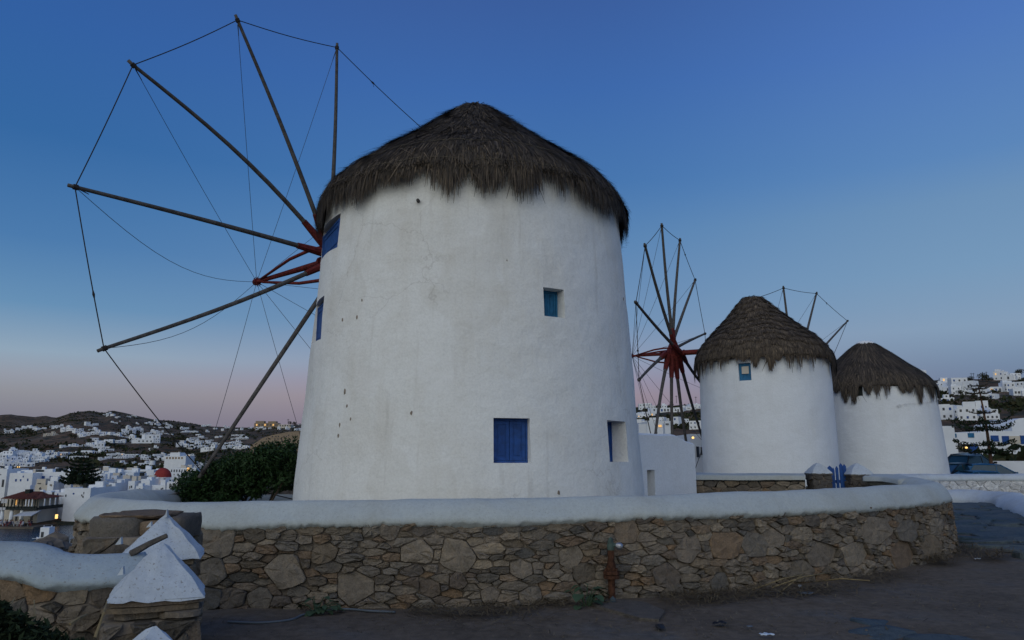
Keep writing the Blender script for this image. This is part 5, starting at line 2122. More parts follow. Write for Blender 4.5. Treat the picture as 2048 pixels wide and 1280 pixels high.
cluster(z4((890, 622), (930, 612), (960, 617), (1010, 602), (1060, 605), (1100, 602), (1150, 600), (1180, 577), (1210, 590), (1250, 592), (1290, 575), (1330, 562), (1350, 545)),
        'climbing above the town pine', 'houses in the climbing row', 0.72)
cluster(z4((1290, 640), (1340, 672), (1370, 665), (1240, 640)), 'ending the climb above the pine', 'houses ending the climbing row', 1.1)
H = []
for row, x0, x1, n in ((690, 390, 640, 6), (705, 110, 330, 5), (735, 0, 330, 7), (745, 400, 580, 6), (765, 200, 560, 7), (790, 0, 300, 6), (795, 380, 540, 4), (820, 10, 380, 7), (842, 60, 340, 5), (720, 560, 700, 3)):
    H += [(x0 + (x1 - x0) * (i + HR.uniform(-.25, .25)) / (n - 1), row + HR.uniform(-6, 6)) for i in range(n)]
cluster(z4(*H), 'dense far left edge cluster', 'houses in the far left cluster', 0.72, 0.5)
cluster(z4((700, 702), (760, 702), (830, 692), (900, 692), (970, 692), (1040, 692), (1120, 682), (1190, 692), (1250, 682), (880, 742), (980, 752), (1030, 748)),
        'behind the town pine', 'houses in the row behind the pine', 0.75, kinds=[0, 4, 7, 8, 12])
cluster(z4((1480, 722), (1550, 747), (1640, 752), (1680, 722), (1740, 735), (1800, 732), (1870, 682), (1950, 642), (2000, 622), (1850, 762), (1900, 802), (1960, 742), (2010, 762), (1840, 842), (1880, 830), (1340, 762), (1580, 835), (1690, 812)),
        'left of the tiny windmill', 'houses left of the small town windmill', 0.62)
cluster(z5((360, 470), (400, 462), (420, 440), (450, 450), (470, 482), (510, 470), (520, 500), (570, 432), (620, 452), (680, 442), (740, 402), (790, 392), (850, 372), (900, 362), (600, 392), (650, 352), (700, 302), (740, 282), (560, 372),
           (620, 332), (540, 300), (720, 502), (780, 512), (830, 502), (490, 402), (540, 422), (660, 410), (700, 370), (760, 440), (810, 440), (590, 470), (650, 490)),
        'left of the lowest sail pole', 'houses left of the lowest sail pole', 0.78)
cluster(z5((1070, 372), (1100, 340), (1130, 362), (1200, 372), (1240, 362), (1180, 340), (990, 442), (1040, 452), (1090, 432), (1150, 432), (1130, 492), (1180, 502), (1230, 502), (1000, 482), (1060, 480), (960, 460)),
        'right of the lowest sail pole', 'houses right of the lowest sail pole', 0.78)
cluster(z5((690, 212), (730, 205), (990, 232), (1050, 227), (1110, 252), (1170, 247), (1280, 237), (930, 257), (840, 242), (660, 217), (960, 205), (1330, 215), (1400, 240), (1470, 245), (1530, 242), (1650, 247), (1750, 245), (1810, 225), (1910, 192), (1900, 260), (1940, 262), (450, 247)),
        'on the skyline above the shrub', 'houses near the skyline above the shrub', 0.95)
cluster(z5((40, 302), (110, 312), (150, 290), (190, 312), (260, 322), (180, 247), (60, 247), (260, 212), (440, 252), (400, 250), (20, 182), (90, 172), (170, 182), (210, 190), (550, 292), (480, 292), (440, 290), (30, 412), (70, 417)),
        'between slanting rope and sail pole', 'houses between rope and pole')
LT = [(100, 602), (160, 602), (220, 602), (300, 592), (350, 642), (420, 632), (500, 622), (560, 602), (180, 712), (250, 712), (400, 702), (470, 702), (620, 692), (690, 682), (300, 782), (370, 792), (450, 772), (520, 792), (580, 782), (350, 852), (420, 862), (480, 842),
      (130, 650), (200, 660), (280, 650), (540, 660), (600, 740), (540, 730), (660, 740), (700, 800), (640, 800), (260, 745), (330, 720), (430, 740), (490, 742), (140, 580), (380, 580)]
cluster(z5(*LT), 'behind the red dome', 'houses in the lower town behind the dome', 0.62, lit=0.03)
cluster(z5((1790, 810), (1830, 830), (1870, 850), (1850, 800)), 'between shrub and big windmill', 'houses glimpsed beside the shrub')
# village side, in the gap between the first two mills
cluster(z7((40, 190), (100, 185), (190, 222), (310, 205), (390, 212), (470, 218), (520, 205), (660, 190), (690, 180), (150, 205), (30, 290), (100, 275)),
        'through the second sail wheel', 'houses seen through the second sail wheel', 0.55, 0.5, lit=0.04, r0=60)
cluster(z7((130, 385), (230, 385), (330, 370), (420, 400), (720, 430), (760, 400), (560, 380)), 'above the annex roof', 'houses above the annex roof', 0.42, 0.5, lit=0.05, r0=50)
cluster(z7((160, 130), (200, 128), (235, 125), (100, 132), (60, 138)), 'on the skyline by second wheel', 'houses on the skyline by the second sail wheel', 0.5, 0.3, r0=60)
# hill on the right
cluster(z6((230, 245), (300, 240), (350, 215), (400, 200), (430, 260), (250, 285), (330, 285), (390, 300)), 'beside the third windmill roof', 'houses beside the third windmill roof', 0.58, lit=0.06, r0=60)
cluster(z6((950, 165), (1010, 150), (900, 170), (1060, 160), (960, 290), (1030, 295), (850, 300), (1110, 280), (1130, 345)), 'on the upper right hill', 'houses on the upper right hill', 0.58, lit=0.16, r0=60)
cluster(z6((250, 410), (320, 400), (520, 330), (390, 330), (730, 380), (700, 330)), 'halfway up the right hill', 'houses halfway up the right hill', 0.43, lit=0.05, r0=60)
cluster(z6((300, 530), (370, 520), (480, 530), (300, 600), (430, 600), (540, 610), (750, 605)), 'above the right pine branches', 'houses above the pine branches', 0.42, lit=0.02, r0=50)

# little white chapel with red door
p = hit(*z6((778, 540))[0], 60)
s_ = p[1] / F
ch = thing('chapel', 'tiny white chapel with a red door on the right hillside', 'chapel', p)
m = MB()
w_, h_ = 36 * s_ / 5.567 * 2.0, 40 * s_ / 5.567
m.add([(p[0] - w_ / 2, p[1], p[2] - 1), (p[0] + w_ / 2, p[1], p[2] - 1), (p[0] + w_ / 2, p[1], p[2] + h_), (p[0], p[1], p[2] + h_ * 1.7), (p[0] - w_ / 2, p[1], p[2] + h_),
       (p[0] - w_ / 2, p[1] + 4, p[2] - 1), (p[0] + w_ / 2, p[1] + 4, p[2] - 1), (p[0] + w_ / 2, p[1] + 4, p[2] + h_), (p[0], p[1] + 4, p[2] + h_ * 1.7), (p[0] - w_ / 2, p[1] + 4, p[2] + h_)],
      [(0, 1, 2, 3, 4), (9, 8, 7, 6, 5), (1, 6, 7, 2), (2, 7, 8, 3), (3, 8, 9, 4), (4, 9, 5, 0)])
m.build('walls', M['house_white'], ch)
MB().box((p[0] + .1, p[1] - .03, p[2] + h_ * .4), (w_ * .24, .06, h_ * .75)).build('door', M['cloth_red'], ch)

# ---------------------------------------------------------------- named buildings of the lower town
def px_box(u0, u1, vt, vb, D, depth):
    """front box whose face covers the photographed rectangle at distance D: x0, x1, y, z0, z1"""
    a, b = atY(u0, vb, D), atY(u1, vt, D)
    return a[0], b[0], D, a[2], b[2]


def block(root, u0, u1, vt, vb, D, depth, mat, name='walls', ext=4.0):
    x0, x1, y, z0, z1 = px_box(u0, u1, vt, vb, D, depth)
    m = MB()
    o = [(x0, y), (x1, y), (x1, y + depth), (x0, y + depth)]
    e = min(0.3, (x1 - x0) * .15)
    i_ = [(x0 + e, y + e), (x1 - e, y + e), (x1 - e, y + depth - e), (x0 + e, y + depth - e)]
    V = [(*p, z0 - ext) for p in o] + [(*p, z1) for p in o] + [(*p, z1) for p in i_] + [(*p, z1 - .3) for p in i_]
    Fc = []
    for k in range(4):
        k2 = (k + 1) % 4
        Fc += [(k, k2, 4 + k2, 4 + k), (4 + k, 4 + k2, 8 + k2, 8 + k), (8 + k, 8 + k2, 12 + k2, 12 + k)]
    Fc.append((12, 13, 14, 15))
    m.add(V, Fc)
    return m.build(name, mat, root)


def opening(parent, u0, u1, vt, vb, D, mat, name='window', proud=0.03):
    x0, x1, y, z0, z1 = px_box(u0, u1, vt, vb, D, 0)
    m = MB().box(((x0 + x1) / 2, y - proud / 2, (z0 + z1) / 2), (x1 - x0, proud + 0.06, z1 - z0))
    return m.build(name, mat, parent)


BR = random.Random(8)


def building(name, label, u0, u1, vt, vb, D, depth, mat, wins=(), group=None, cat='house', more=()):
    x0, x1, y, z0, z1 = px_box(u0, u1, vt, vb, D, depth)
    t = thing(name, label, cat, ((x0 + x1) / 2, y, z0), group)
    w = block(t, u0, u1, vt, vb, D, depth, mat)
    for a, b, c, d in more:
        block(t, a, b, c, d, D + 0.7, depth * .7, mat, 'upper_block', ext=0.5)
    for it in wins:
        a, b, c, d = it[:4]
        kind = it[4] if len(it) > 4 else 'dark_glass'
        opening(w, a, b, c, d, D, M[kind], 'shutter' if kind in ('blue_wood', 'teal_wood') else 'window')
    if 150 < D < 260 and cat == 'house':
        # roof clutter: stair heads, tanks, chimneys and pergola frames; and a few more small openings
        n = max(2, int((u1 - u0) / 9))
        for k in range(n):
            bw, bh = BR.uniform(0.5, 1.9), BR.uniform(0.4, 1.7)
            x = BR.uniform(x0 + .8, x1 - .8)
            yy = y + BR.uniform(1.0, depth - 1.0)
            MB().box((x, yy, z1 - .35 + bh / 2), (bw, BR.uniform(.6, 1.6), bh)).build('roof_box', M[BR.choice(['house_white', 'house_white', 'house_cream', 'house_white', 'dark_wood'])], t)
        for k in range(max(0, int((u1 - u0) / 13) + 1 - len(wins) // 2)):
            uu = BR.uniform(u0 + 3, u1 - 6)
            vv = BR.uniform(vt + 4, max(vt + 5, min(vb, vt + 24) - 7))
            if any(uu < q[1] + 2 and uu + 3 > q[0] - 2 and vv < q[3] + 2 and vv + 4 > q[2] - 2 for q in wins):
                continue
            opening(w, uu, uu + BR.uniform(1.8, 3.4), vv, vv + BR.uniform(2.5, 5), D, M[BR.choice(['dark_glass', 'dark_glass', 'blue_wood', 'house_stone'])], 'window')
    return t


building('white_house', 'long white harbour house with three blue windows in its upper storey', 40, 142, 944, 975, 205, 9, M['house_white'],
         [(67, 74, 952, 959, 'blue_wood'), (81, 90, 952, 958, 'blue_wood'), (99, 106, 952, 958, 'blue_wood')], more=((42, 65, 940, 946),))
building('white_house', 'tall white house cut by the left edge with a dark doorway', -40, 15, 938, 978, 204, 9, M['house_white'], [(3, 9, 959, 974), (-14, -8, 950, 956)])
building('white_house', 'white house with two tiny windows above the restaurant roof', 15, 66, 946, 985, 201, 7, M['house_white'], [(30, 34, 958, 963, 'blue_wood'), (54, 57, 957, 962, 'blue_wood')])
building('beige_house', 'low beige wall-like house with a flat cream roof line', 68, 150, 970, 990, 192, 8, M['house_cream'], [(75, 82, 966, 968)], more=((72, 92, 958, 972),))
building('grey_house', 'small pale grey box house beside the beige one', 95, 124, 962, 974, 196, 6, M['house_white'])
building('white_house', 'white house with a stepped side wall right of the pine', 155, 196, 960, 990, 184, 8, M['house_white'], [(163, 182, 967, 976, 'house_cream')])
building('white_house', 'white house with long dark blue awning right of the pine', 166, 208, 942, 965, 208, 8, M['house_white'], [(168, 205, 957, 960, 'blue_wood'), (203, 207, 947, 954, 'blue_wood')])
building('white_house', 'white house with a square dark window, left of the big plain one', 207, 240, 944, 972, 206, 8, M['house_white'], [(222, 232, 951, 957), (211, 215, 960, 963)])
building('white_house', 'big plain white house with dark panels on its roof', 237, 308, 940, 974, 210, 9, M['house_white'], [(274, 279, 944, 949, 'blue_wood'), (278, 292, 943, 948), (272, 288, 951, 956), (240, 246, 958, 964)])
building('white_house', 'white house with a glowing square window near the white coping', 232, 250, 958, 980, 188, 6, M['house_white'], [(235, 241, 963, 967, 'lit')])
building('white_house', 'small white house with a stepped roof left of the church', 280, 304, 958, 982, 186, 6, M['house_white'], [(289, 294, 967, 971), (283, 287, 973, 977)])
building('white_house', 'white house with two tall arched windows in front of the church', 332, 378, 964, 986, 178, 8, M['house_white'], [(338, 342, 967, 977), (345, 351, 966, 977)])
building('white_house', 'low white roof in front of the church drum', 303, 334, 970, 984, 181, 6, M['house_white'], [(311, 317, 977, 981, 'cloth_white')])
building('white_house', 'white row house with many small arched openings behind the dome', 340, 392, 936, 956, 235, 8, M['house_white'],
         [(342 + i * 5.2, 344.5 + i * 5.2, 939, 944) for i in range(6)] + [(374, 380, 935, 942, 'lit')])
building('white_house', 'white house with a warm lit terrace above the dome', 328, 372, 912, 930, 330, 9, M['house_white'], [(332 + i * 6, 336 + i * 6, 914, 918, 'house_stone') for i in range(6)], more=((340, 360, 905, 913),))
building('brown_hotel', 'long brown stone hotel with lit rooms on the skyline left of the windmill', 508, 556, 846, 856, 1750, 20, M['house_stone'],
         [(512 + i * 5.5, 515 + i * 5.5, 848, 851.5, 'lit' if i % 3 == 0 else 'dark_glass') for i in range(8)], more=((511, 528, 842, 847), (536, 552, 842.5, 847)), cat='hotel')
building('brown_hotel', 'pale stone terrace building right of the brown hotel on the skyline', 556, 582, 849, 857, 1750, 20, M['house_cream'], [(559 + i * 5, 562 + i * 5, 850, 853) for i in range(5)], cat='hotel')
building('white_house', 'white quay house right of the red roofed restaurant', 62, 130, 985, 1030, 172, 10, M['house_white'], [(104, 109, 984, 990), (114, 117, 987, 991, 'blue_wood')])
building('white_house', 'plain white house end beside the left end of the coping', 126, 182, 976, 1012, 168, 12, M['house_white'])

SM = [(206, 220, 946, 966), (221, 234, 951, 968), (249, 268, 945, 966), (270, 282, 952, 972), (282, 300, 961, 982), (302, 317, 954, 968), (145, 160, 967, 984), (186, 204, 964, 984),
      (94, 108, 962, 976), (128, 143, 958, 974), (255, 270, 962, 982), (216, 231, 966, 984), (271, 286, 972, 986), (318, 331, 971, 985)]
for k, (ua, ub, va, vb_) in enumerate(sorted(SM)):
    building('white_house', 'small white flat roofed house among the harbour roofs, %s of fourteen from left' % ORD[k], ua, ub, va, vb_, 196 - (va - 945) * .7, BR.uniform(4, 6),
             M['house_cream'] if k in (2, 9) else M['house_white'], [], 'small houses among the harbour roofs')

# dovecote hillside: brown quarry face with dark holes
qd = 620
q0 = hit(540, 905, 300)
qd = hypot(q0[0], q0[1])
x0, x1, y, z0, z1 = px_box(505, 597, 866, 893, q0[1] * 0.96, 0)
quarry = thing('quarry_building', 'half built brown hillside block with rows of dark openings above the shrub', 'building', ((x0 + x1) / 2, y, z0))
m = MB()
V = []
for (u, vt, vb) in ((500, 893, 900), (525, 876, 900), (545, 870, 900), (575, 864, 900), (600, 862, 900)):
    a, b = atY(u, vt, y), atY(u, vb, y)
    V += [(a[0], y, b[2] - 6), (a[0], y, a[2]), (a[0], y + 14, a[2] + .5), (a[0], y + 14, b[2] - 6)]
Fc = []
for i in range(4):
    for k in range(3):
        Fc.append((i * 4 + k, i * 4 + 4 + k, i * 4 + 5 + k, i * 4 + 1 + k))
m.add(V, Fc)
qb = m.build('face', M['house_stone'], quarry)
for u, v in ((528, 884), (533, 878), (537, 884), (540, 878), (545, 873), (550, 878), (551, 884), (552, 873), (556, 878), (557, 873), (562, 878), (563, 883), (568, 873), (571, 878), (573, 873), (522, 884), (580, 881), (586, 881), (577, 871)):
    opening(qb, u - 1.1, u + 1.1, v - 1.3, v + 1.3, y, M['dark_glass'], 'opening', 0.1)

# church with red dome
cD = 192
c = atY(324, 965, cD)
church = thing('church', 'white church with a dark red dome in the lower town', 'church', (c[0], cD, c[2]))
rD = 16.2 * cD / F
z_e = atY(324, 954.5, cD)[2]
z_t = atY(324, 935.5, cD)[2]
m = MB()
m.lathe((c[0], cD, z_e), [(rD * cos(t) * (1.0), (z_t - z_e) * sin(t)) for t in np.linspace(0, pi / 2, 10)], 28)
m.build('dome', M['dome_red'], church, smooth=True)
m = MB()
m.lathe((c[0], cD, 0), [(rD * .9, z_e - 4.5), (rD * .9, z_e - .1), (rD * 1.03, z_e - .08), (rD * 1.03, z_e + .03)], 28)
dr = m.build('drum', M['house_white'], church)
for t in (-2.3, -1.57, -0.85):
    m = MB()
    m.box((c[0] + rD * .92 * cos(t), cD + rD * .92 * sin(t), z_e - 0.75), (0.08, 0.45, 0.9), t)
    m.build('window', M['dark_glass'], dr)
block(church, 305, 345, 961, 976, cD - rD * 0.9, 6, M['house_white'], 'nave')
for u in (325, 330):
    q = atY(u, 964.5, cD - rD * 0.9 - .25)
    m = MB()
    m.lathe(tuple(q), [(0.0, -.22), (.2, -.1), (.22, .05), (.1, .2), (0, .22)], 8)
    m.build('lamp', M['lamp'], church)

# tiny town windmill
p = hit(304, 936, 170)
tw = thing('windmill', 'tiny white windmill with a grey cone roof above the red dome', 'windmill', p, GM)
k = p[1] / F
m = MB()
m.lathe(tuple(p), [(6.2 * k, -3), (5.6 * k, 0), (5.0 * k, 15 * k)], 20)
m.build('tower_wall', M['house_white'], tw, smooth=True)
m = MB()
m.lathe(tuple(p), [(5.6 * k, 14.6 * k), (0.2 * k, 21 * k)], 20)
m.build('cone_roof', M['thatch_in'], tw)

# ---------------------------------------------------------------- waterfront restaurant
rD_ = 160.0
R0 = thing('restaurant', 'waterfront restaurant with red tiled roof, dark timber balcony and white columns', 'restaurant', (*atY(60, 1044, rD_)[:2], SEA_Z))


def rx(u):
    return atY(4 + (u - 4) * 0.66, 1000, rD_)[0]


def rz_(v, D=rD_):
    return atY(60, v, D)[2]


y0 = rD_
block(R0, 2, 79, 997, 1046, y0 + 3.0, 7, M['house_cream'], 'walls', ext=1.5)
# hipped tiled roof in rows of tile
V = [(rx(4), y0 - .6, rz_(997)), (rx(118), y0 - .6, rz_(998)), (rx(113), y0 + 10, rz_(997)), (rx(8), y0 + 10, rz_(997)),
     (rx(24), y0 + 4.5, rz_(985.5)), (rx(84), y0 + 4.5, rz_(985.5)), (rx(100), y0 + 4.5, rz_(990))]
m = MB()
m.add(V, [(0, 1, 6, 5, 4), (2, 3, 4, 5, 6), (0, 4, 3), (1, 2, 6)])
rf = m.build('roof', M['roof_red'], R0)
for i in range(26):
    f = (i + .5) / 26
    a = np.array(V[0]) * (1 - f) + np.array(V[1]) * f
    b = (np.array(V[4]) * (1 - f * 1.25) + np.array(V[5]) * f * 1.25) if f < .8 else np.array(V[5]) * (1 - (f - .8) / .2) + np.array(V[6]) * (f - .8) / .2
    m = MB()
    m.tube([a + (0, 0, .03), b + (0, 0, .03)], 0.09, 5)
    m.build('tile_row', M['roof_red'], rf)
m = MB()
m.box(((rx(44) + rx(58)) / 2, y0 + 3.5, rz_(986)), (rx(58) - rx(44), 1.3, rz_(980) - rz_(992)))
m.build('roof_dormer', M['dark_wood'], rf)
m = MB()
m.box(((rx(28) + rx(34)) / 2, y0 + 6, rz_(982)), (rx(34) - rx(28), .9, 2.0))
m.build('chimney', M['house_white'], rf)
m = MB().box(((rx(6) + rx(116)) / 2, y0 + 1.0, rz_(1018)), (rx(116) - rx(6), 3.0, 0.25))
m.build('balcony_floor', M['dark_wood'], R0)
m = MB().box(((rx(6) + rx(116)) / 2, y0 - .4, rz_(1016)), (rx(116) - rx(6), 0.12, rz_(1013) - rz_(1020)))
m.build('balcony_parapet', M['dark_wood'], R0)
for u in (6, 17, 28, 38, 48, 60, 71, 81, 90, 100, 109, 116):
    m = MB().box((rx(u), y0 - .38, (rz_(998) + rz_(1016)) / 2), (0.18, 0.16, rz_(998) - rz_(1016)))
    m.build('balcony_post', M['dark_wood'] if u not in (81, 90, 100) else M['house_white'], R0)
for (a, b, c_, d) in ((7.5, 15.5, 998, 1006), (17, 25, 998, 1006), (5.5, 13, 1014.5, 1020), (14.5, 22.5, 1014.5, 1020)):
    m = MB().box(((rx(a) + rx(b)) / 2, y0 - .52, (rz_(c_) + rz_(d)) / 2), (rx(b) - rx(a), 0.05, rz_(c_) - rz_(d)))
    m.build('white_panel', M['cloth_white'], R0)
for u0_, u1_, kk in ((31, 34, 'lit'), (36, 39, 'dark_glass'), (41, 43, 'house_cream'), (22, 26, 'dark_glass'), (48, 52, 'dark_glass'), (56, 60, 'dark_glass')):
    opening(R0, u0_, u1_, 1000, 1010, y0 + 2.95, M[kk], 'window')
for u in (8, 36, 67):
    m = MB()
    m.tube([(rx(u), y0 + .2, SEA_Z + .2), (rx(u), y0 + .2, rz_(1019))], [0.42, 0.34], 12)
    m.build('column', M['house_white'], R0, smooth=True)
for k_ in range(5):
    yy_ = y0 + 1.5 + k_ * 1.9
    m = MB().box((rx(116) + .3, yy_, (rz_(998) + rz_(1016)) / 2), (0.2, 0.2, rz_(998) - rz_(1016)))
    m.build('balcony_post', M['house_white'], R0)
m = MB().box((rx(116) + .35, y0 + 4.5, rz_(1016)), (0.12, 9.4, rz_(1013) - rz_(1020)))
m.build('balcony_parapet', M['dark_wood'], R0)
for u0_, u1_ in ((18, 24), (30, 35), (60, 66)):
    opening(R0, u0_, u1_, 1028, 1042, y0 + 2.95, M['dark_glass'], 'doorway')
m = MB()
a, b = rx(66), rx(122)
m.add([(a, y0 - 2.5, rz_(1030)), (b, y0 - 2.5, rz_(1029)), (b, y0 + .5, rz_(1020)), (a + .6, y0 + .5, rz_(1022)), (a, y0 - 2.5, rz_(1031)), (b, y0 - 2.5, rz_(1030.3)), (b, y0 + .5, rz_(1021.3)), (a + .6, y0 + .5, rz_(1023))],
      [(0, 1, 2, 3), (7, 6, 5, 4), (0, 4, 5, 1), (1, 5, 6, 2), (2, 6, 7, 3), (3, 7, 4, 0)])
m.build('awning', M['shade_cloth'], R0)
q = atY(113, 1033, y0 + 4)
m = MB().box(tuple(q), (0.5, 0.2, 0.9))
m.build('wall_lamp', M['lamp'], R0)
qy = MB().box(((rx(-60) + rx(140)) / 2, y0 + 2.5, SEA_Z - 0.2), (rx(140) - rx(-60), 12, 1.1))
quay = tag(qy.build('quay', M['rock'], None), 'low brown stone quay under the restaurant', 'quay')

# diners and tables on the quay: small figures, one mesh body each with hair and chair of their own
def person_body(c, face, seated=True):
    """one continuous loft: hips, chest, neck, head, with thighs, shins and arms grown from it"""
    m = MB()
    a, b = cos(face), sin(face)

    def w(x, y, z):
        return np.array([c[0] + x * a - y * b, c[1] + x * b + y * a, c[2] + z])
    hz = 0.48 if seated else 0.9
    tor = [(0.16, hz - .05), (0.17, hz + .08), (0.14, hz + .22), (0.19, hz + .42), (0.18, hz + .5), (0.065, hz + .56), (0.06, hz + .6), (0.095, hz + .68), (0.105, hz + .76), (0.085, hz + .84), (0.03, hz + .88)]
    V, Fc = [], []
    n = 8
    for r, z in tor:
        for k in range(n):
            t = 2 * pi * k / n
            V.append(w(r * cos(t), r * .7 * sin(t), z))
    for i in range(len(tor) - 1):
        for k in range(n):
            Fc.append((i * n + k, i * n + (k + 1) % n, (i + 1) * n + (k + 1) % n, (i + 1) * n + k))
    m.add(V, Fc)
    for sx in (-1, 1):
        if seated:
            m.tube([w(sx * .09, 0, hz), w(sx * .11, -.42, hz + .02), w(sx * .11, -.45, .08), w(sx * .11, -.56, .04)], [.085, .07, .05, .04], 6)
        else:
            m.tube([w(sx * .08, 0, hz), w(sx * .1, -.02, .5), w(sx * .1, .02, .06), w(sx * .1, -.1, .03)], [.09, .07, .05, .04], 6)
        m.tube([w(sx * .19, 0, hz + .46), w(sx * .25, -.03, hz + .22), w(sx * .18, -.26, hz + .2), w(sx * .15, -.34, hz + .22)], [.055, .045, .035, .03], 6)
    return m, w, hz


PR = random.Random(4)
cl_ = ['cloth_dark', 'cloth_white', 'cloth_red', 'cloth_dark', 'house_cream']
cn = {'cloth_dark': 'dark', 'cloth_white': 'white', 'cloth_red': 'red', 'house_cream': 'cream'}
protos = []
for mname in ('cloth_dark', 'cloth_white', 'cloth_red'):
    m, w, hz = person_body((0, 0, 0), 0)
    me = bpy.data.meshes.new('person')
    me.from_pydata(m.V, [], m.F)
    me.materials.append(M[mname])
    me.polygons.foreach_set('use_smooth', [True] * len(me.polygons))
    hd = MB()
    hd.lathe((0, 0, hz), [(0.07, .6), (0.1, .68), (0.11, .76), (0.09, .845), (0.0, .885)], 8)
    hm = bpy.data.meshes.new('head')
    hm.from_pydata([(x * 1.04, y * .85 - .012, z) for x, y, z in hd.V], [], hd.F)
    hm.materials.append(M['skin'])
    protos.append((me, hm, mname))
hair_mb = MB()
hair_mb.lathe((0, 0.02, 0.48), [(0.105, .70), (0.118, .78), (0.10, .86), (0.0, .905)], 8)
hair_me = bpy.data.meshes.new('hair')
hair_me.from_pydata(hair_mb.V, [], hair_mb.F)
hair_me.materials.append(M['dark_wood'])
chair_mb = MB().box((0, .02, .43), (.42, .42, .05)).box((0, .23, .72), (.42, .04, .5))
for x in (-.18, .18):
    for yy in (-.17, .21):
        chair_mb.box((x, yy, .2), (.04, .04, .42))
for iu, u in enumerate((14, 17, 21, 24, 28, 32, 42, 45, 48, 51, 54, 57, 60, 63, 72, 75, 78, 82, 85, 89, 92, 95, 99, 102, 106, 110)):
    me, hm, mname = protos[PR.randrange(3)]
    yy = y0 - 1.9 + PR.uniform(-.6, 1.2)
    p = (rx(u), yy, SEA_Z + 0.35)
    o = bpy.data.objects.new('person', me)
    col.objects.link(o)
    o.location = p
    o.rotation_euler = (0, 0, PR.choice([pi / 2, -pi / 2]) + PR.uniform(-.6, .6))
    tag(o, 'diner in %s clothes seated on the quay, %s' % (cn[mname], 'leftmost' if iu == 0 else (ORD[iu] + ' person from left' if iu < 20 else ORD[25 - iu] + ' person from right')), 'person', 'diners in %s clothes on the quay' % cn[mname])
    for nm, d in (('head', hm), ('hair', hair_me)):
        k = bpy.data.objects.new(nm, d)
        col.objects.link(k)
        k.parent = o
chair_me = None
for i, u in enumerate((20, 46, 55, 74, 87, 104)):
    m = MB()
    c = (rx(u), y0 - 1.4, SEA_Z + .35)
    m.lathe(c, [(0.0, .70), (.42, .70), (.42, .74), (0.0, .74)], 12)
    m.tube([np.array(c), np.array(c) + (0, 0, .7)], .04, 6)
    tag(m.build('table', M['cloth_white'], None), 'small white round table on the quay, %s from left' % ORD[i], 'table', 'tables on the quay')

# white boat moored below
bD = 128.0
b0 = atY(94, 1076, bD)
boat = thing('boat', 'small white boat with a square cabin moored near the shore rocks', 'boat', (b0[0], bD, SEA_Z))
k = bD / F
st = []
for f, hw, zk, zt in ((0, 0.75, -.3, .95), (.2, .95, -.4, .85), (.5, 1.0, -.4, .85), (.8, .7, -.3, 1.05), (1.0, .05, .2, 1.35)):
    x = b0[0] - 20 * k + (46 * k) * (1 - f) * 1.0
    st.append([(x, bD - hw, SEA_Z + zt), (x, bD - hw * .75, SEA_Z + 0.1), (x, bD, SEA_Z + zk), (x, bD + hw * .75, SEA_Z + 0.1), (x, bD + hw, SEA_Z + zt)])
m = MB()
V = [q for s_ in st for q in s_]
Fc = [(i * 5 + j, i * 5 + j + 1, i * 5 + 6 + j, i * 5 + 5 + j) for i in range(4) for j in range(4)] + [(i * 5, i * 5 + 5, i * 5 + 9, i * 5 + 4) for i in range(4)] + [(4, 3, 2, 1, 0)]
m.add(V, Fc)
m.build('hull', M['house_white'], boat)
xa, xb = atY(86, 1060, bD)[0], atY(104, 1060, bD)[0]
za, zb2 = SEA_Z + .8, atY(95, 1054, bD)[2]
cabin = MB().box(((xa + xb) / 2, bD, (za + zb2) / 2), (xb - xa, 1.5, zb2 - za)).build('cabin', M['house_white'], boat)
MB().box((xa + .45, bD - .77, (za + zb2) / 2 - .1), (.45, .05, .9)).build('window', M['dark_glass'], cabin)
for x in (xa + .1, xb - .1):
    m = MB()
    m.tube([(x, bD, zb2), (x, bD, zb2 + .3)], .05, 5)
    m.build('roof_post', M['house_white'], cabin)
m = MB()
m.box((xa - .7, bD - .5, za + .32), (1.3, .06, .06))
m.build('bow_rail', M['house_white'], boat)

# shore rocks
for i, (u, v, w_, h_) in enumerate(sorted(((78, 1090, 3.0, .55), (95, 1087, 3.4, .8), (112, 1080, 3.0, .95), (60, 1092, 2.6, .4), (110, 1096, 4.0, .9), (44, 1090, 2.5, .3), (85, 1100, 4.0, .5)))):
    c = atY(u, v, 96 + i * 1.5)
    V, Fc = [], []
    n = 12
    rg_ = np.random.default_rng(i)
    for f, r in ((-.6, 1.0), (.0, 1.0), (.45, .85), (.8, .55), (1.0, .2)):
        for t in np.linspace(0, 2 * pi, n, endpoint=False):
            rr = r * (1 + .22 * wob(t * 2 + i, f * 3)) * rg_.uniform(.88, 1.1)
            V.append((c[0] + w_ * .6 * rr * cos(t), c[1] + w_ * .45 * rr * sin(t), c[2] + h_ * f * rg_.uniform(.85, 1.15)))
    for a in range(4):
        for k in range(n):
            Fc.append((a * n + k, a * n + (k + 1) % n, (a + 1) * n + (k + 1) % n, (a + 1) * n + k))
    Fc.append(tuple(4 * n + k for k in range(n)))
    tag(mesh('shore_rock', V, Fc, M['rock'], None), 'brown boulder on the harbour shore, %s of seven from left' % ORD[i], 'rock', 'rocks on the shore')

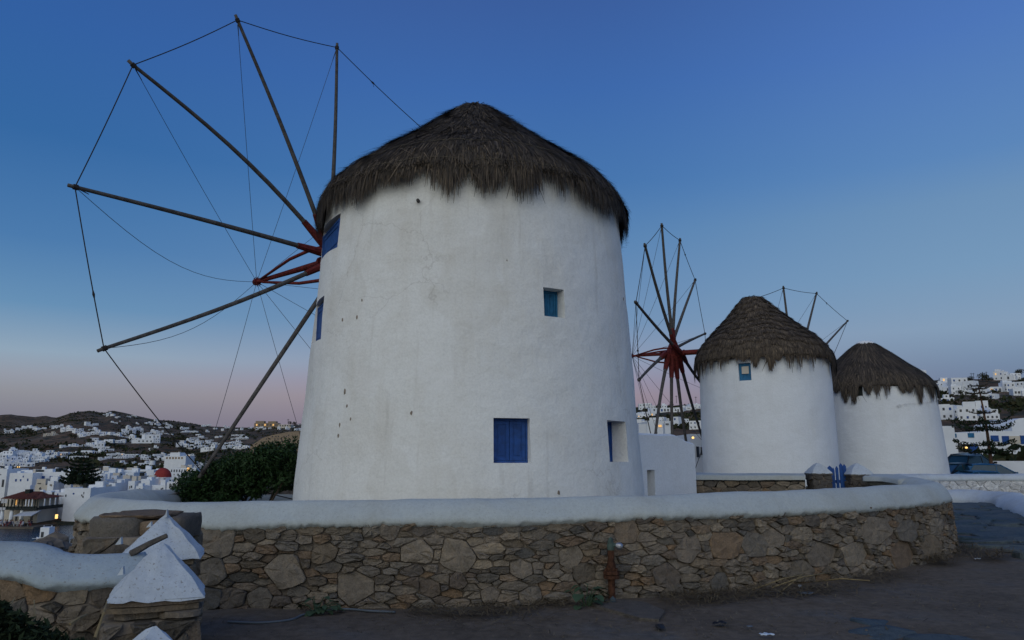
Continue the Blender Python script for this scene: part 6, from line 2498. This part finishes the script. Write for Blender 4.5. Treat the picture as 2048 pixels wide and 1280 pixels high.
# street lamp and utility poles
p = hit(36, 942, 165)
lamp = thing('street_lamp', 'lit street lamp with two yellow globes above the left rooftops', 'street lamp', p)
zt = atY(36, 934, p[1])[2]
m = MB()
m.tube([p - (0, 0, 1), (p[0], p[1], zt)], .09, 6)
m.build('post', M['dark_wood'], lamp)
for dx in (-.45, .45):
    m = MB()
    m.lathe((p[0] + dx, p[1], zt), [(0, -.25), (.22, -.12), (.25, .05), (.12, .22), (0, .26)], 8)
    m.build('globe', M['lamp'], lamp)
for (u, vb, vt, lab) in ((1944, 762, 746, 'left pole of a close pair of utility poles on the right skyline'), (1948.5, 762, 746, 'right pole of a close pair of utility poles on the right skyline'), (1974, 757, 743, 'utility pole with crossbar left of the lit house on the right skyline'),
                         (2004, 754, 741, 'utility pole with tilted crossbar near the right edge of the skyline'), (1957.5, 762, 750, 'short utility pole right of the close pair'), (1353, 806, 791, 'thin mast on the skyline through the second sail wheel'),
                         (1392, 806, 793, 'thin mast on the skyline beside the second windmill'), (576, 846, 838, 'lattice mast on the skyline close to the big windmill')):
    p = hit(u, vb, 60)
    zt = atY(u, vt, p[1])[2]
    t = thing('utility_pole', lab, 'utility pole', p, 'poles on the skyline')
    k = p[1] / F
    m = MB()
    m.tube([p - (0, 0, 1), (p[0], p[1], zt)], .38 * k, 6)
    m.build('pole', M['dark_wood'], t)
    m = MB()
    m.box((p[0], p[1], zt - 1.6 * k), (4.6 * k, .4 * k, .7 * k))
    m.build('crossbar', M['dark_wood'], t)


# ================================================================= plants
def leaf_cloud(n, centre_fn, size, rng, stretch=2.4, up=0.0):
    """n pointed leaves (two triangles as one quad) at random turns"""
    c = centre_fn(n)
    n = len(c)
    d = rng.normal(size=(n, 3))
    d[:, 2] += up
    d /= np.linalg.norm(d, axis=1)[:, None]
    e = np.cross(d, rng.normal(size=(n, 3)))
    e /= np.linalg.norm(e, axis=1)[:, None]
    s = size * rng.uniform(0.6, 1.3, n)[:, None]
    return np.stack([c - d * s * .5, c + e * s * .5 / stretch * 1.0 + d * s * 0.05, c + d * s * .5, c - e * s * .5 / stretch + d * s * 0.05], 1).reshape(-1, 3), n


rngp = np.random.default_rng(12)
sh = thing('shrub', 'dense dark green shrub inside the ring wall left of the big windmill', 'shrub', (-5.6, 15.6, 0))
top_u = [352, 380, 420, 460, 500, 530, 560, 580, 592, 600]
top_v = [972, 952, 934, 920, 906, 896, 889, 888, 893, 905]
clumps = []
for k in range(260):
    u = rngp.uniform(356, 594)
    vt = np.interp(u, top_u, top_v)
    f = rngp.uniform(0, 1) ** 1.25
    v = vt + 6 + f * 78
    Y = rngp.uniform(14.9, 16.4)
    p = atY(u, v, Y)
    if p[2] > 0.1:
        clumps.append((p, rngp.uniform(0.08, 0.25) * (1 - 0.3 * f)))
CC = np.array([c[0] for c in clumps])
CR = np.array([c[1] for c in clumps])


def bush_pts(n):
    i = rngp.integers(len(CC), size=n)
    d = rngp.normal(size=(n, 3))
    d /= np.linalg.norm(d, axis=1)[:, None]
    far = np.where(rngp.uniform(0, 1, n) < 0.05, rngp.uniform(1.1, 1.9, n), 1.0)
    d[:, 2] = np.where(far > 1, np.abs(d[:, 2]), d[:, 2])
    return CC[i] + d * (CR[i] * far * rngp.uniform(0.55, 1.05, n) ** 0.6)[:, None]


V, n = leaf_cloud(34000, bush_pts, 0.095, rngp, 3.0, 0.35)
tag(quads_mesh('foliage', V, n, M['leaf'], sh, origin=(-5.6, 15.6, 0)), kind='stuff')
for k in range(14):
    u = 440 + k * 17
    a = np.array([-5.7 + (k - 6) * .13, 15.2 + rngp.uniform(-.3, .3), 0.0])
    b = CC[rngp.integers(len(CC))]
    m = MB()
    mid = (a + b) / 2 + rngp.normal(size=3) * .06
    m.tube([a, mid, b], [0.035, 0.026, 0.012], 7)
    m.build('branch', M['bark'], sh, origin=a, smooth=True)

# dark weeds in the bottom left corner
sh2 = thing('shrub', 'dark low shrub in the bottom left corner before the garden wall', 'shrub', (-2.6, 3.6, 0))
cs = []
for u, v, r in ((-10, 1238, .07), (25, 1258, .08), (65, 1275, .08), (105, 1292, .07), (-50, 1235, .12), (15, 1290, .12), (60, 1305, .12), (0, 1222, .04), (-20, 1262, .12), (-80, 1260, .18), (150, 1300, .05)):
    cs.append((atY(u, v, 3.85), r))
C2 = np.array([c[0] for c in cs])
R2 = np.array([c[1] for c in cs])


def weed_pts(n):
    i = rngp.integers(len(C2), size=n)
    d = rngp.normal(size=(n, 3))
    d /= np.linalg.norm(d, axis=1)[:, None]
    return C2[i] + d * (R2[i] * rngp.uniform(0.2, 1.1, n))[:, None]


V, n = leaf_cloud(7000, weed_pts, 0.05, rngp, 3.4)
tag(quads_mesh('foliage', V, n, M['pine'], sh2, origin=(-2.6, 3.6, 0)), kind='stuff')
for (u0, v0, u1, v1, u2, v2) in ((190, 1275, 208, 1225, 214, 1203), (140, 1248, 158, 1236, 174, 1229), (60, 1270, 70, 1230, 68, 1200), (20, 1270, 16, 1220, 30, 1195)):
    m = MB()
    m.tube([atY(u0, v0, 3.9), atY(u1, v1, 3.95), atY(u2, v2, 4.05)], [0.008, 0.006, 0.003], 5)
    m.build('stem', M['reed'], sh2)


def norfolk_pine(name, label, base, height, tiers, spread, lean, rng, profile, nb=9, dens=110, leaf=0.16):
    t = thing(name, label, 'pine tree', base)
    top = np.array(base) + np.array([lean, 0, height])
    m = MB()
    pts = [np.array(base) + (top - base) * f + np.array([0.02 * height * sin(f * 3), 0, 0]) for f in np.linspace(0, 1, 9)]
    m.tube(pts, [height * 0.022 * (1 - .75 * f) for f in np.linspace(0, 1, 9)], 8)
    m.build('trunk', M['palm_bark'], t, smooth=True)
    for f, ln in zip(tiers, profile):
        c = np.array(base) + (top - np.array(base)) * f
        V = []
        bm = MB()
        for k in range(nb):
            a = 2 * pi * (k + rng.uniform(-.25, .25)) / nb
            l = spread * ln * rng.uniform(.8, 1.1)
            dirv = np.array([cos(a), sin(a), 0])
            pt = [c + dirv * l * g + np.array([0, 0, l * (-0.10 * sin(pi * g * .8) + 0.16 * g * g)]) for g in np.linspace(0, 1, 6)]
            bm.tube(pt, [height * .006 * (1 - .7 * g) for g in np.linspace(0, 1, 6)], 5)
            nn = int(dens * ln) + 12
            g = rng.uniform(0.12, 1.0, nn)
            px = np.stack([np.interp(g, np.linspace(0, 1, 6), [q[i] for q in pt]) for i in range(3)], -1)
            sd = np.array([-sin(a), cos(a), 0])
            wd = l * 0.17 * (1.15 - g) + 0.03 * l
            px = px + sd[None] * (rng.uniform(-1, 1, nn) * wd)[:, None] + np.array([0, 0, 1])[None] * (rng.uniform(-.25, 1, nn) * l * .10)[:, None]
            v_, n_ = leaf_cloud(nn, lambda n, px=px: px, l * leaf, rng, 2.2, 0.5)
            V.append(v_)
        V = np.concatenate(V)
        br = bm.build('branch_tier', M['bark'], t, origin=c)
        tag(quads_mesh('needles', V, len(V) // 4, M['pine'], br, origin=tuple(c)), kind='stuff')
    return t


rp = np.random.default_rng(5)
pb = hit(1986, 950, 46)
pb = atY(1984, 950, 47)
pb[2] = tz(pb[0], pb[1]) - 0.1
zt = atY(1956, 770, 47)
norfolk_pine('norfolk_pine', 'tall thin pine with flat branch tiers and a bare trunk before houses at right', pb, zt[2] - pb[2], [0.33, 0.40, 0.555, 0.62, 0.72, 0.87, 0.92, 0.965, 0.995], 2.25, zt[0] - pb[0], rp,
             [1.0, 0.85, 0.9, 0.9, 0.45, 0.38, 0.42, 0.36, 0.25], nb=6, dens=75, leaf=0.10)
pb = atY(160, 972, 182)
kk = pb[1] / F
norfolk_pine('norfolk_pine', 'dark conical pine tree among the white houses of the lower town', pb, 66 * kk, [0.1, 0.2, 0.3, 0.4, 0.5, 0.6, 0.7, 0.8, 0.9, .97], 34 * kk, 0, rp,
             [1.0, 1.0, 0.95, .9, .8, .68, .55, .42, .28, .15], nb=11, dens=90)

# scrub on the slopes: far-off mass, and single trees between the houses
V = []
for k in range(14000):
    az = rngp.uniform(radians(-37), radians(-14)) if k % 3 else rngp.uniform(radians(7), radians(38))
    left = az < 0
    r = rngp.uniform(300, 2150) if left else rngp.uniform(70, 390)
    x, y = r * sin(az), r * cos(az)
    if wob(x / 60, y / 45) + 0.5 * wob(x / 20, y / 17, 2) < 0.05:
        continue
    s = rngp.uniform(1.2, 3.4) * (1 if left else 0.5)
    c = np.array([x, y, tz(x, y) + s * .2])
    n_ = 7
    d = rngp.normal(size=(n_, 3)) * np.array([s, s, s * .45]) * .6 + c
    v_, _ = leaf_cloud(n_, lambda n, d=d: d, s * 1.0, rngp, 1.5)
    V.append(v_)
V = np.concatenate(V)
sb = quads_mesh('scrub', V, len(V) // 4, M['scrub'], None)
tag(sb, 'dark green and brown scrub covering the far hillsides', 'scrub', None, 'stuff')

tree_me = []
for k in range(4):
    cc = rngp.normal(size=(9, 3)) * (.42, .42, .26) + (0, 0, 1.0)

    def tp(n, cc=cc):
        i = rngp.integers(len(cc), size=n)
        d = rngp.normal(size=(n, 3))
        d /= np.linalg.norm(d, axis=1)[:, None]
        return cc[i] + d * .42 * rngp.uniform(.5, 1, n)[:, None]
    V, n = leaf_cloud(420, tp, 0.22, rngp, 1.7)
    o = quads_mesh('crown', V, n, M['scrub'], None)
    tm = o.data
    bpy.data.objects.remove(o)
    trm = MB()
    trm.tube([np.array([0, 0, -.6]), np.array([.03, 0, .5]), np.array([0, .02, 1.0])], [.09, .07, .03], 6)
    tk = bpy.data.meshes.new('trunk')
    tk.from_pydata(trm.V, [], trm.F)
    tk.materials.append(M['bark'])
    tree_me.append((tm, tk))


def tree_row(pts, h0, h1, where, group, r0):
    for k, (u, v) in enumerate(sorted(pts)):
        o = 'leftmost' if k == 0 else ('rightmost' if k == len(pts) - 1 else ORD[k] + ' from left')
        small_tree(u, v, HR.uniform(h0, h1), 'dark round tree, %s of those %s' % (o, where), group, r0)


def small_tree(u, v, hpx, label, group, r0=60):
    p = hit(u, v, r0)
    k = p[1] / F
    t = bpy.data.objects.new('tree', None)
    col.objects.link(t)
    t.location = tuple(p)
    s = hpx * k / 1.75
    t.scale = (s * rngp.uniform(1.0, 1.4), s * 1.1, s)
    t.rotation_euler = (0, 0, rngp.uniform(0, 6.28))
    tag(t, label, 'tree', group)
    tm, tk = tree_me[rngp.integers(4)]
    for nm, d in (('crown', tm), ('trunk', tk)):
        o = bpy.data.objects.new(nm, d)
        col.objects.link(o)
        o.parent = t
        if nm == 'crown':
            o['kind'] = 'stuff'


tree_row(z4((370, 430), (400, 450), (340, 420), (1430, 560), (900, 480), (960, 500), (1340, 620), (1400, 610), (1500, 620), (1700, 480), (1850, 500), (1950, 520), (1420, 720), (1250, 730), (1950, 660), (1980, 700), (620, 370), (1180, 430), (1660, 820), (1730, 800)), 6, 10, 'on the left hillside', 'trees on the left hillside', 250)
tree_row(z5((120, 610), (60, 530), (470, 560), (650, 600), (540, 250), (350, 260), (300, 400), (420, 380), (1000, 300), (1300, 280), (1380, 300), (1840, 200), (1790, 190), (1350, 380), (760, 590), (800, 570), (1010, 540)), 6, 11, 'above the green shrub', 'trees above the shrub', 200)
tree_row(z6((530, 190), (570, 180), (740, 190), (700, 175), (620, 230), (480, 210), (1120, 130), (1140, 220), (600, 380), (450, 340), (480, 390), (700, 420), (550, 450), (800, 430), (1040, 570), (340, 130 + 900)), 9, 17, 'on the right hill', 'trees on the right hill', 50)
tree_row(z7((250, 205), (390, 150), (410, 170), (140, 300), (440, 310), (640, 340), (480, 400), (350, 290)), 5, 8, 'behind the second sail wheel', 'trees behind the second sail wheel', 50)

# ================================================================= right hand village
vh = building('blue_shutter_house', 'white terraced house with blue shutters behind the thin pine at right', 1884, 1968, 865, 925, 66, 7, M['house_white'],
              [(1905, 1912, 867, 875, 'teal_wood'), (1936, 1947, 866, 875, 'teal_wood'), (1917, 1927, 889, 905, 'dark_glass'), (1927, 1938, 888, 905, 'dark_glass'), (1939, 1955, 888, 905, 'blue_wood')])
for u, v in ((1923, 896), (1932.5, 895.5)):
    q = atY(u, v, 65.8)
    m = MB()
    m.lathe(tuple(q), [(0, -.1), (.1, -.05), (.11, .03), (.05, .09), (0, .1)], 8)
    m.build('lamp', M['lamp'], vh)
block(vh, 1912, 1958, 906, 914, 65.0, 1.0, M['house_white'], 'balcony_parapet', ext=1.0)
m = MB()
building('white_house', 'white house with blue shuttered wide window at the right edge', 1968, 2075, 862, 925, 67, 8, M['house_white'],
         [(1982, 1996, 871, 883, 'blue_wood'), (2005, 2017, 872, 888, 'blue_wood'), (2018, 2040, 872, 887, 'house_cream'), (2041, 2055, 871, 888, 'blue_wood'), (2028, 2037, 912, 921, 'blue_wood'), (2039, 2048, 912, 921, 'dark_glass')])
v1 = atY(2040, 858, 72)
t = thing('vaulted_house', 'white barrel vaulted roof house at the right edge', 'house', (v1[0], 72, v1[2]))
m = MB()
xa, xb = atY(2024, 858, 72)[0], atY(2075, 858, 72)[0]
zb3, zt3 = atY(2040, 862, 72)[2], atY(2040, 836, 72)[2]
prof = [(xa + (xb - xa) * (0.5 - .5 * cos(f)), zb3 + (zt3 - zb3) * (0.35 + .65 * sin(f))) for f in np.linspace(0, pi, 13)]
prof = [(xa, zb3 - 2)] + prof + [(xb, zb3 - 2)]
V = [(x, 72, z) for x, z in prof] + [(x, 78, z) for x, z in prof]
n = len(prof)
m.add(V, [tuple(range(n))] + [tuple(range(2 * n - 1, n - 1, -1))] + [(i, n + i, n + i + 1, i + 1) for i in range(n - 1)])
m.build('vault', M['house_white'], t, smooth=False)
t = building('garden_terrace', 'stepped white terrace wall rising left of the blue shuttered house', 1876, 1908, 852, 926, 62, 4, M['house_white'], cat='terrace')
t = building('yard_wall', 'plain white yard wall behind the parked cars', 1978, 2075, 922, 962, 52, 0.4, M['house_white'], cat='wall')
# annex neighbours between the first two mills
t = building('white_house', 'white wall with steps between the annex and the second windmill', 1384, 1412, 868, 952, 40, 4, M['house_white'], [(1393, 1397, 893, 914, 'dark_glass'), (1402, 1406, 894, 910, 'dark_glass')])
q = atY(1386, 875.5, 38)
m = MB()
m.lathe(tuple(q), [(0, -.07), (.06, -.03), (.07, .02), (.03, .06), (0, .07)], 8)
tag(m.build('wall_lamp', M['lamp'], None), 'small lit wall lamp just past the annex corner', 'lamp')
t = building('chimney', 'white rectangular chimney with an arched vent above the annex roof', 1330, 1339, 846, 868, 30, .35, M['house_white'], [(1331, 1337, 847, 849, 'dark_glass')], cat='chimney')
t = building('white_house', 'white block at the left of the gap, touching the big windmill', 1278, 1293, 848, 866, 34, 3, M['house_white'])
t = building('white_house', 'low white flat house behind the chimney', 1294, 1342, 842, 850, 60, 5, M['house_white'], [(1317, 1323, 850, 854, 'lit')])


# ================================================================= parked cars
def car(label, c, rz, paint, L=4.0, W=1.7, H=1.46, kind='hatch', group='cars parked behind the white wall'):
    t = thing('parked_car', label, 'car', c, group)
    a, b = cos(rz), sin(rz)

    def w(x, y, z):
        return (c[0] + x * a - y * b, c[1] + x * b + y * a, c[2] + z)
    hl, hw = L / 2, W / 2
    # body shell stations along the length: (x, half width, z low, z belt)
    st = [(-hl, .80, .42, .72), (-hl + .12, .94, .24, .86), (-hl * .55, 1.0, .20, .93), (0, 1.0, .2, .95), (hl * .45, 1.0, .2, .93), (hl * .72, .97, .22, .82), (hl - .1, .88, .26, .70), (hl, .74, .38, .6)]
    V = []
    for x, f, zl, zb in st:
        V += [w(x, -hw * f, zl), w(x, -hw * f * 1.0, (zl + zb) / 2), w(x, -hw * f * .95, zb), w(x, -hw * f * .6, zb + .03), w(x, hw * f * .6, zb + .03), w(x, hw * f * .95, zb), w(x, hw * f, (zl + zb) / 2), w(x, hw * f, zl)]
    Fc = [(i * 8 + j, i * 8 + 8 + j, i * 8 + 8 + (j + 1) % 8, i * 8 + (j + 1) % 8) for i in range(len(st) - 1) for j in range(8)]
    Fc += [tuple(range(8)), tuple((len(st) - 1) * 8 + j for j in range(7, -1, -1))]
    m = MB()
    m.add(V, Fc)
    m.build('body', paint, t, smooth=False)
    back = -hl + (.25 if kind == 'hatch' else .7)
    # cabin: roof on pillars with glass between
    lo = [(back, .86), (hl * .48, .86)]
    hi = [(back + .42, .68), (hl * .05, .68)]
    zl, zh = .93, H
    gl = MB()
    q = [w(lo[0][0], -hw * .86, zl), w(lo[1][0], -hw * .86, zl), w(lo[1][0], hw * .86, zl), w(lo[0][0], hw * .86, zl),
         w(hi[0][0], -hw * .7, zh - .05), w(hi[1][0], -hw * .7, zh - .05), w(hi[1][0], hw * .7, zh - .05), w(hi[0][0], hw * .7, zh - .05)]
    for nm, f in (('windscreen', (1, 2, 6, 5)), ('rear_window', (3, 0, 4, 7)), ('side_window', (0, 1, 5, 4)), ('side_window', (2, 3, 7, 6))):
        g = MB()
        g.add([q[i] for i in f], [(0, 1, 2, 3)])
        g.build(nm, M['car_glass'], t)
    r = MB()
    x0_, x1_ = hi[0][0] - .06, hi[1][0] + .06
    xm = (x0_ + x1_) / 2
    V = []
    for x, dz in ((x0_, -.03), (xm, .03), (x1_, -.03)):
        V += [w(x, -hw * .73, zh - .06 + dz * 0), w(x, -hw * .6, zh + dz), w(x, 0, zh + .025 + dz), w(x, hw * .6, zh + dz), w(x, hw * .73, zh - .06)]
    r.add(V, [(i * 5 + j, i * 5 + 5 + j, i * 5 + 6 + j, i * 5 + 1 + j) for i in range(2) for j in range(4)] + [(0, 5, 10, 14, 9, 4)])
    r.build('roof', paint, t, smooth=True)
    for i, j in ((0, 4), (1, 5), (2, 6), (3, 7)):
        p_ = MB()
        p_.tube([np.array(q[i]), np.array(q[j])], .035, 5)
        p_.build('pillar', paint, t)
    for sy in (-1, 1):
        mid = MB()
        mid.tube([np.array(w(-.15, sy * hw * .87, zl)), np.array(w(-.12, sy * hw * .71, zh - .05))], .03, 5)
        mid.build('pillar', paint, t)
        mi = MB()
        mi.box(w(hl * .40, sy * (hw + .09), 1.0), (.1, .18, .13), rz)
        mi.build('wing_mirror', paint, t)
        hd = MB()
        hd.box(w(hl - .09, sy * hw * .62, .66), (.12, .3, .14), rz)
        hd.build('headlight', M['steel'], t)
        for x in (-hl * .6, hl * .62):
            cc_ = np.array(w(x, sy * (hw - .1), .31))
            ax = np.array([-b, a, 0]) * .1
            wl_ = MB()
            wl_.tube([cc_ - ax, cc_ + ax], [.31, .31], 18)
            wh = wl_.build('wheel', M['rubber'], t)
            rm = MB()
            rm.tube([cc_ - ax * 1.04, cc_ + ax * 1.04], [.19, .19], 14)
            rm.build('rim', M['steel'], wh)
    return t


def ground_at(u, D):
    p = atY(u, 950, D)
    return (p[0], D, tz(p[0], D) + .02)


car('dark hatchback parked closest to the third windmill wall', ground_at(1906, 46), radians(200), M['car_dark'])
car('black car with raised roof line behind the dark hatchback', ground_at(1926, 50.5), radians(205), M['car_dark'], H=1.62)
car('black car parked just left of the pine trunk', ground_at(1950, 49.5), radians(25), M['car_dark'], H=1.50)
car('bright blue car lowest in view, in front of the black ones', ground_at(1938, 43.2), radians(188), M['car_blue'], H=1.36)
car('blue car with large windscreen right of the pine trunk', ground_at(1990, 44.8), radians(-12), M['car_blue'], H=1.52)
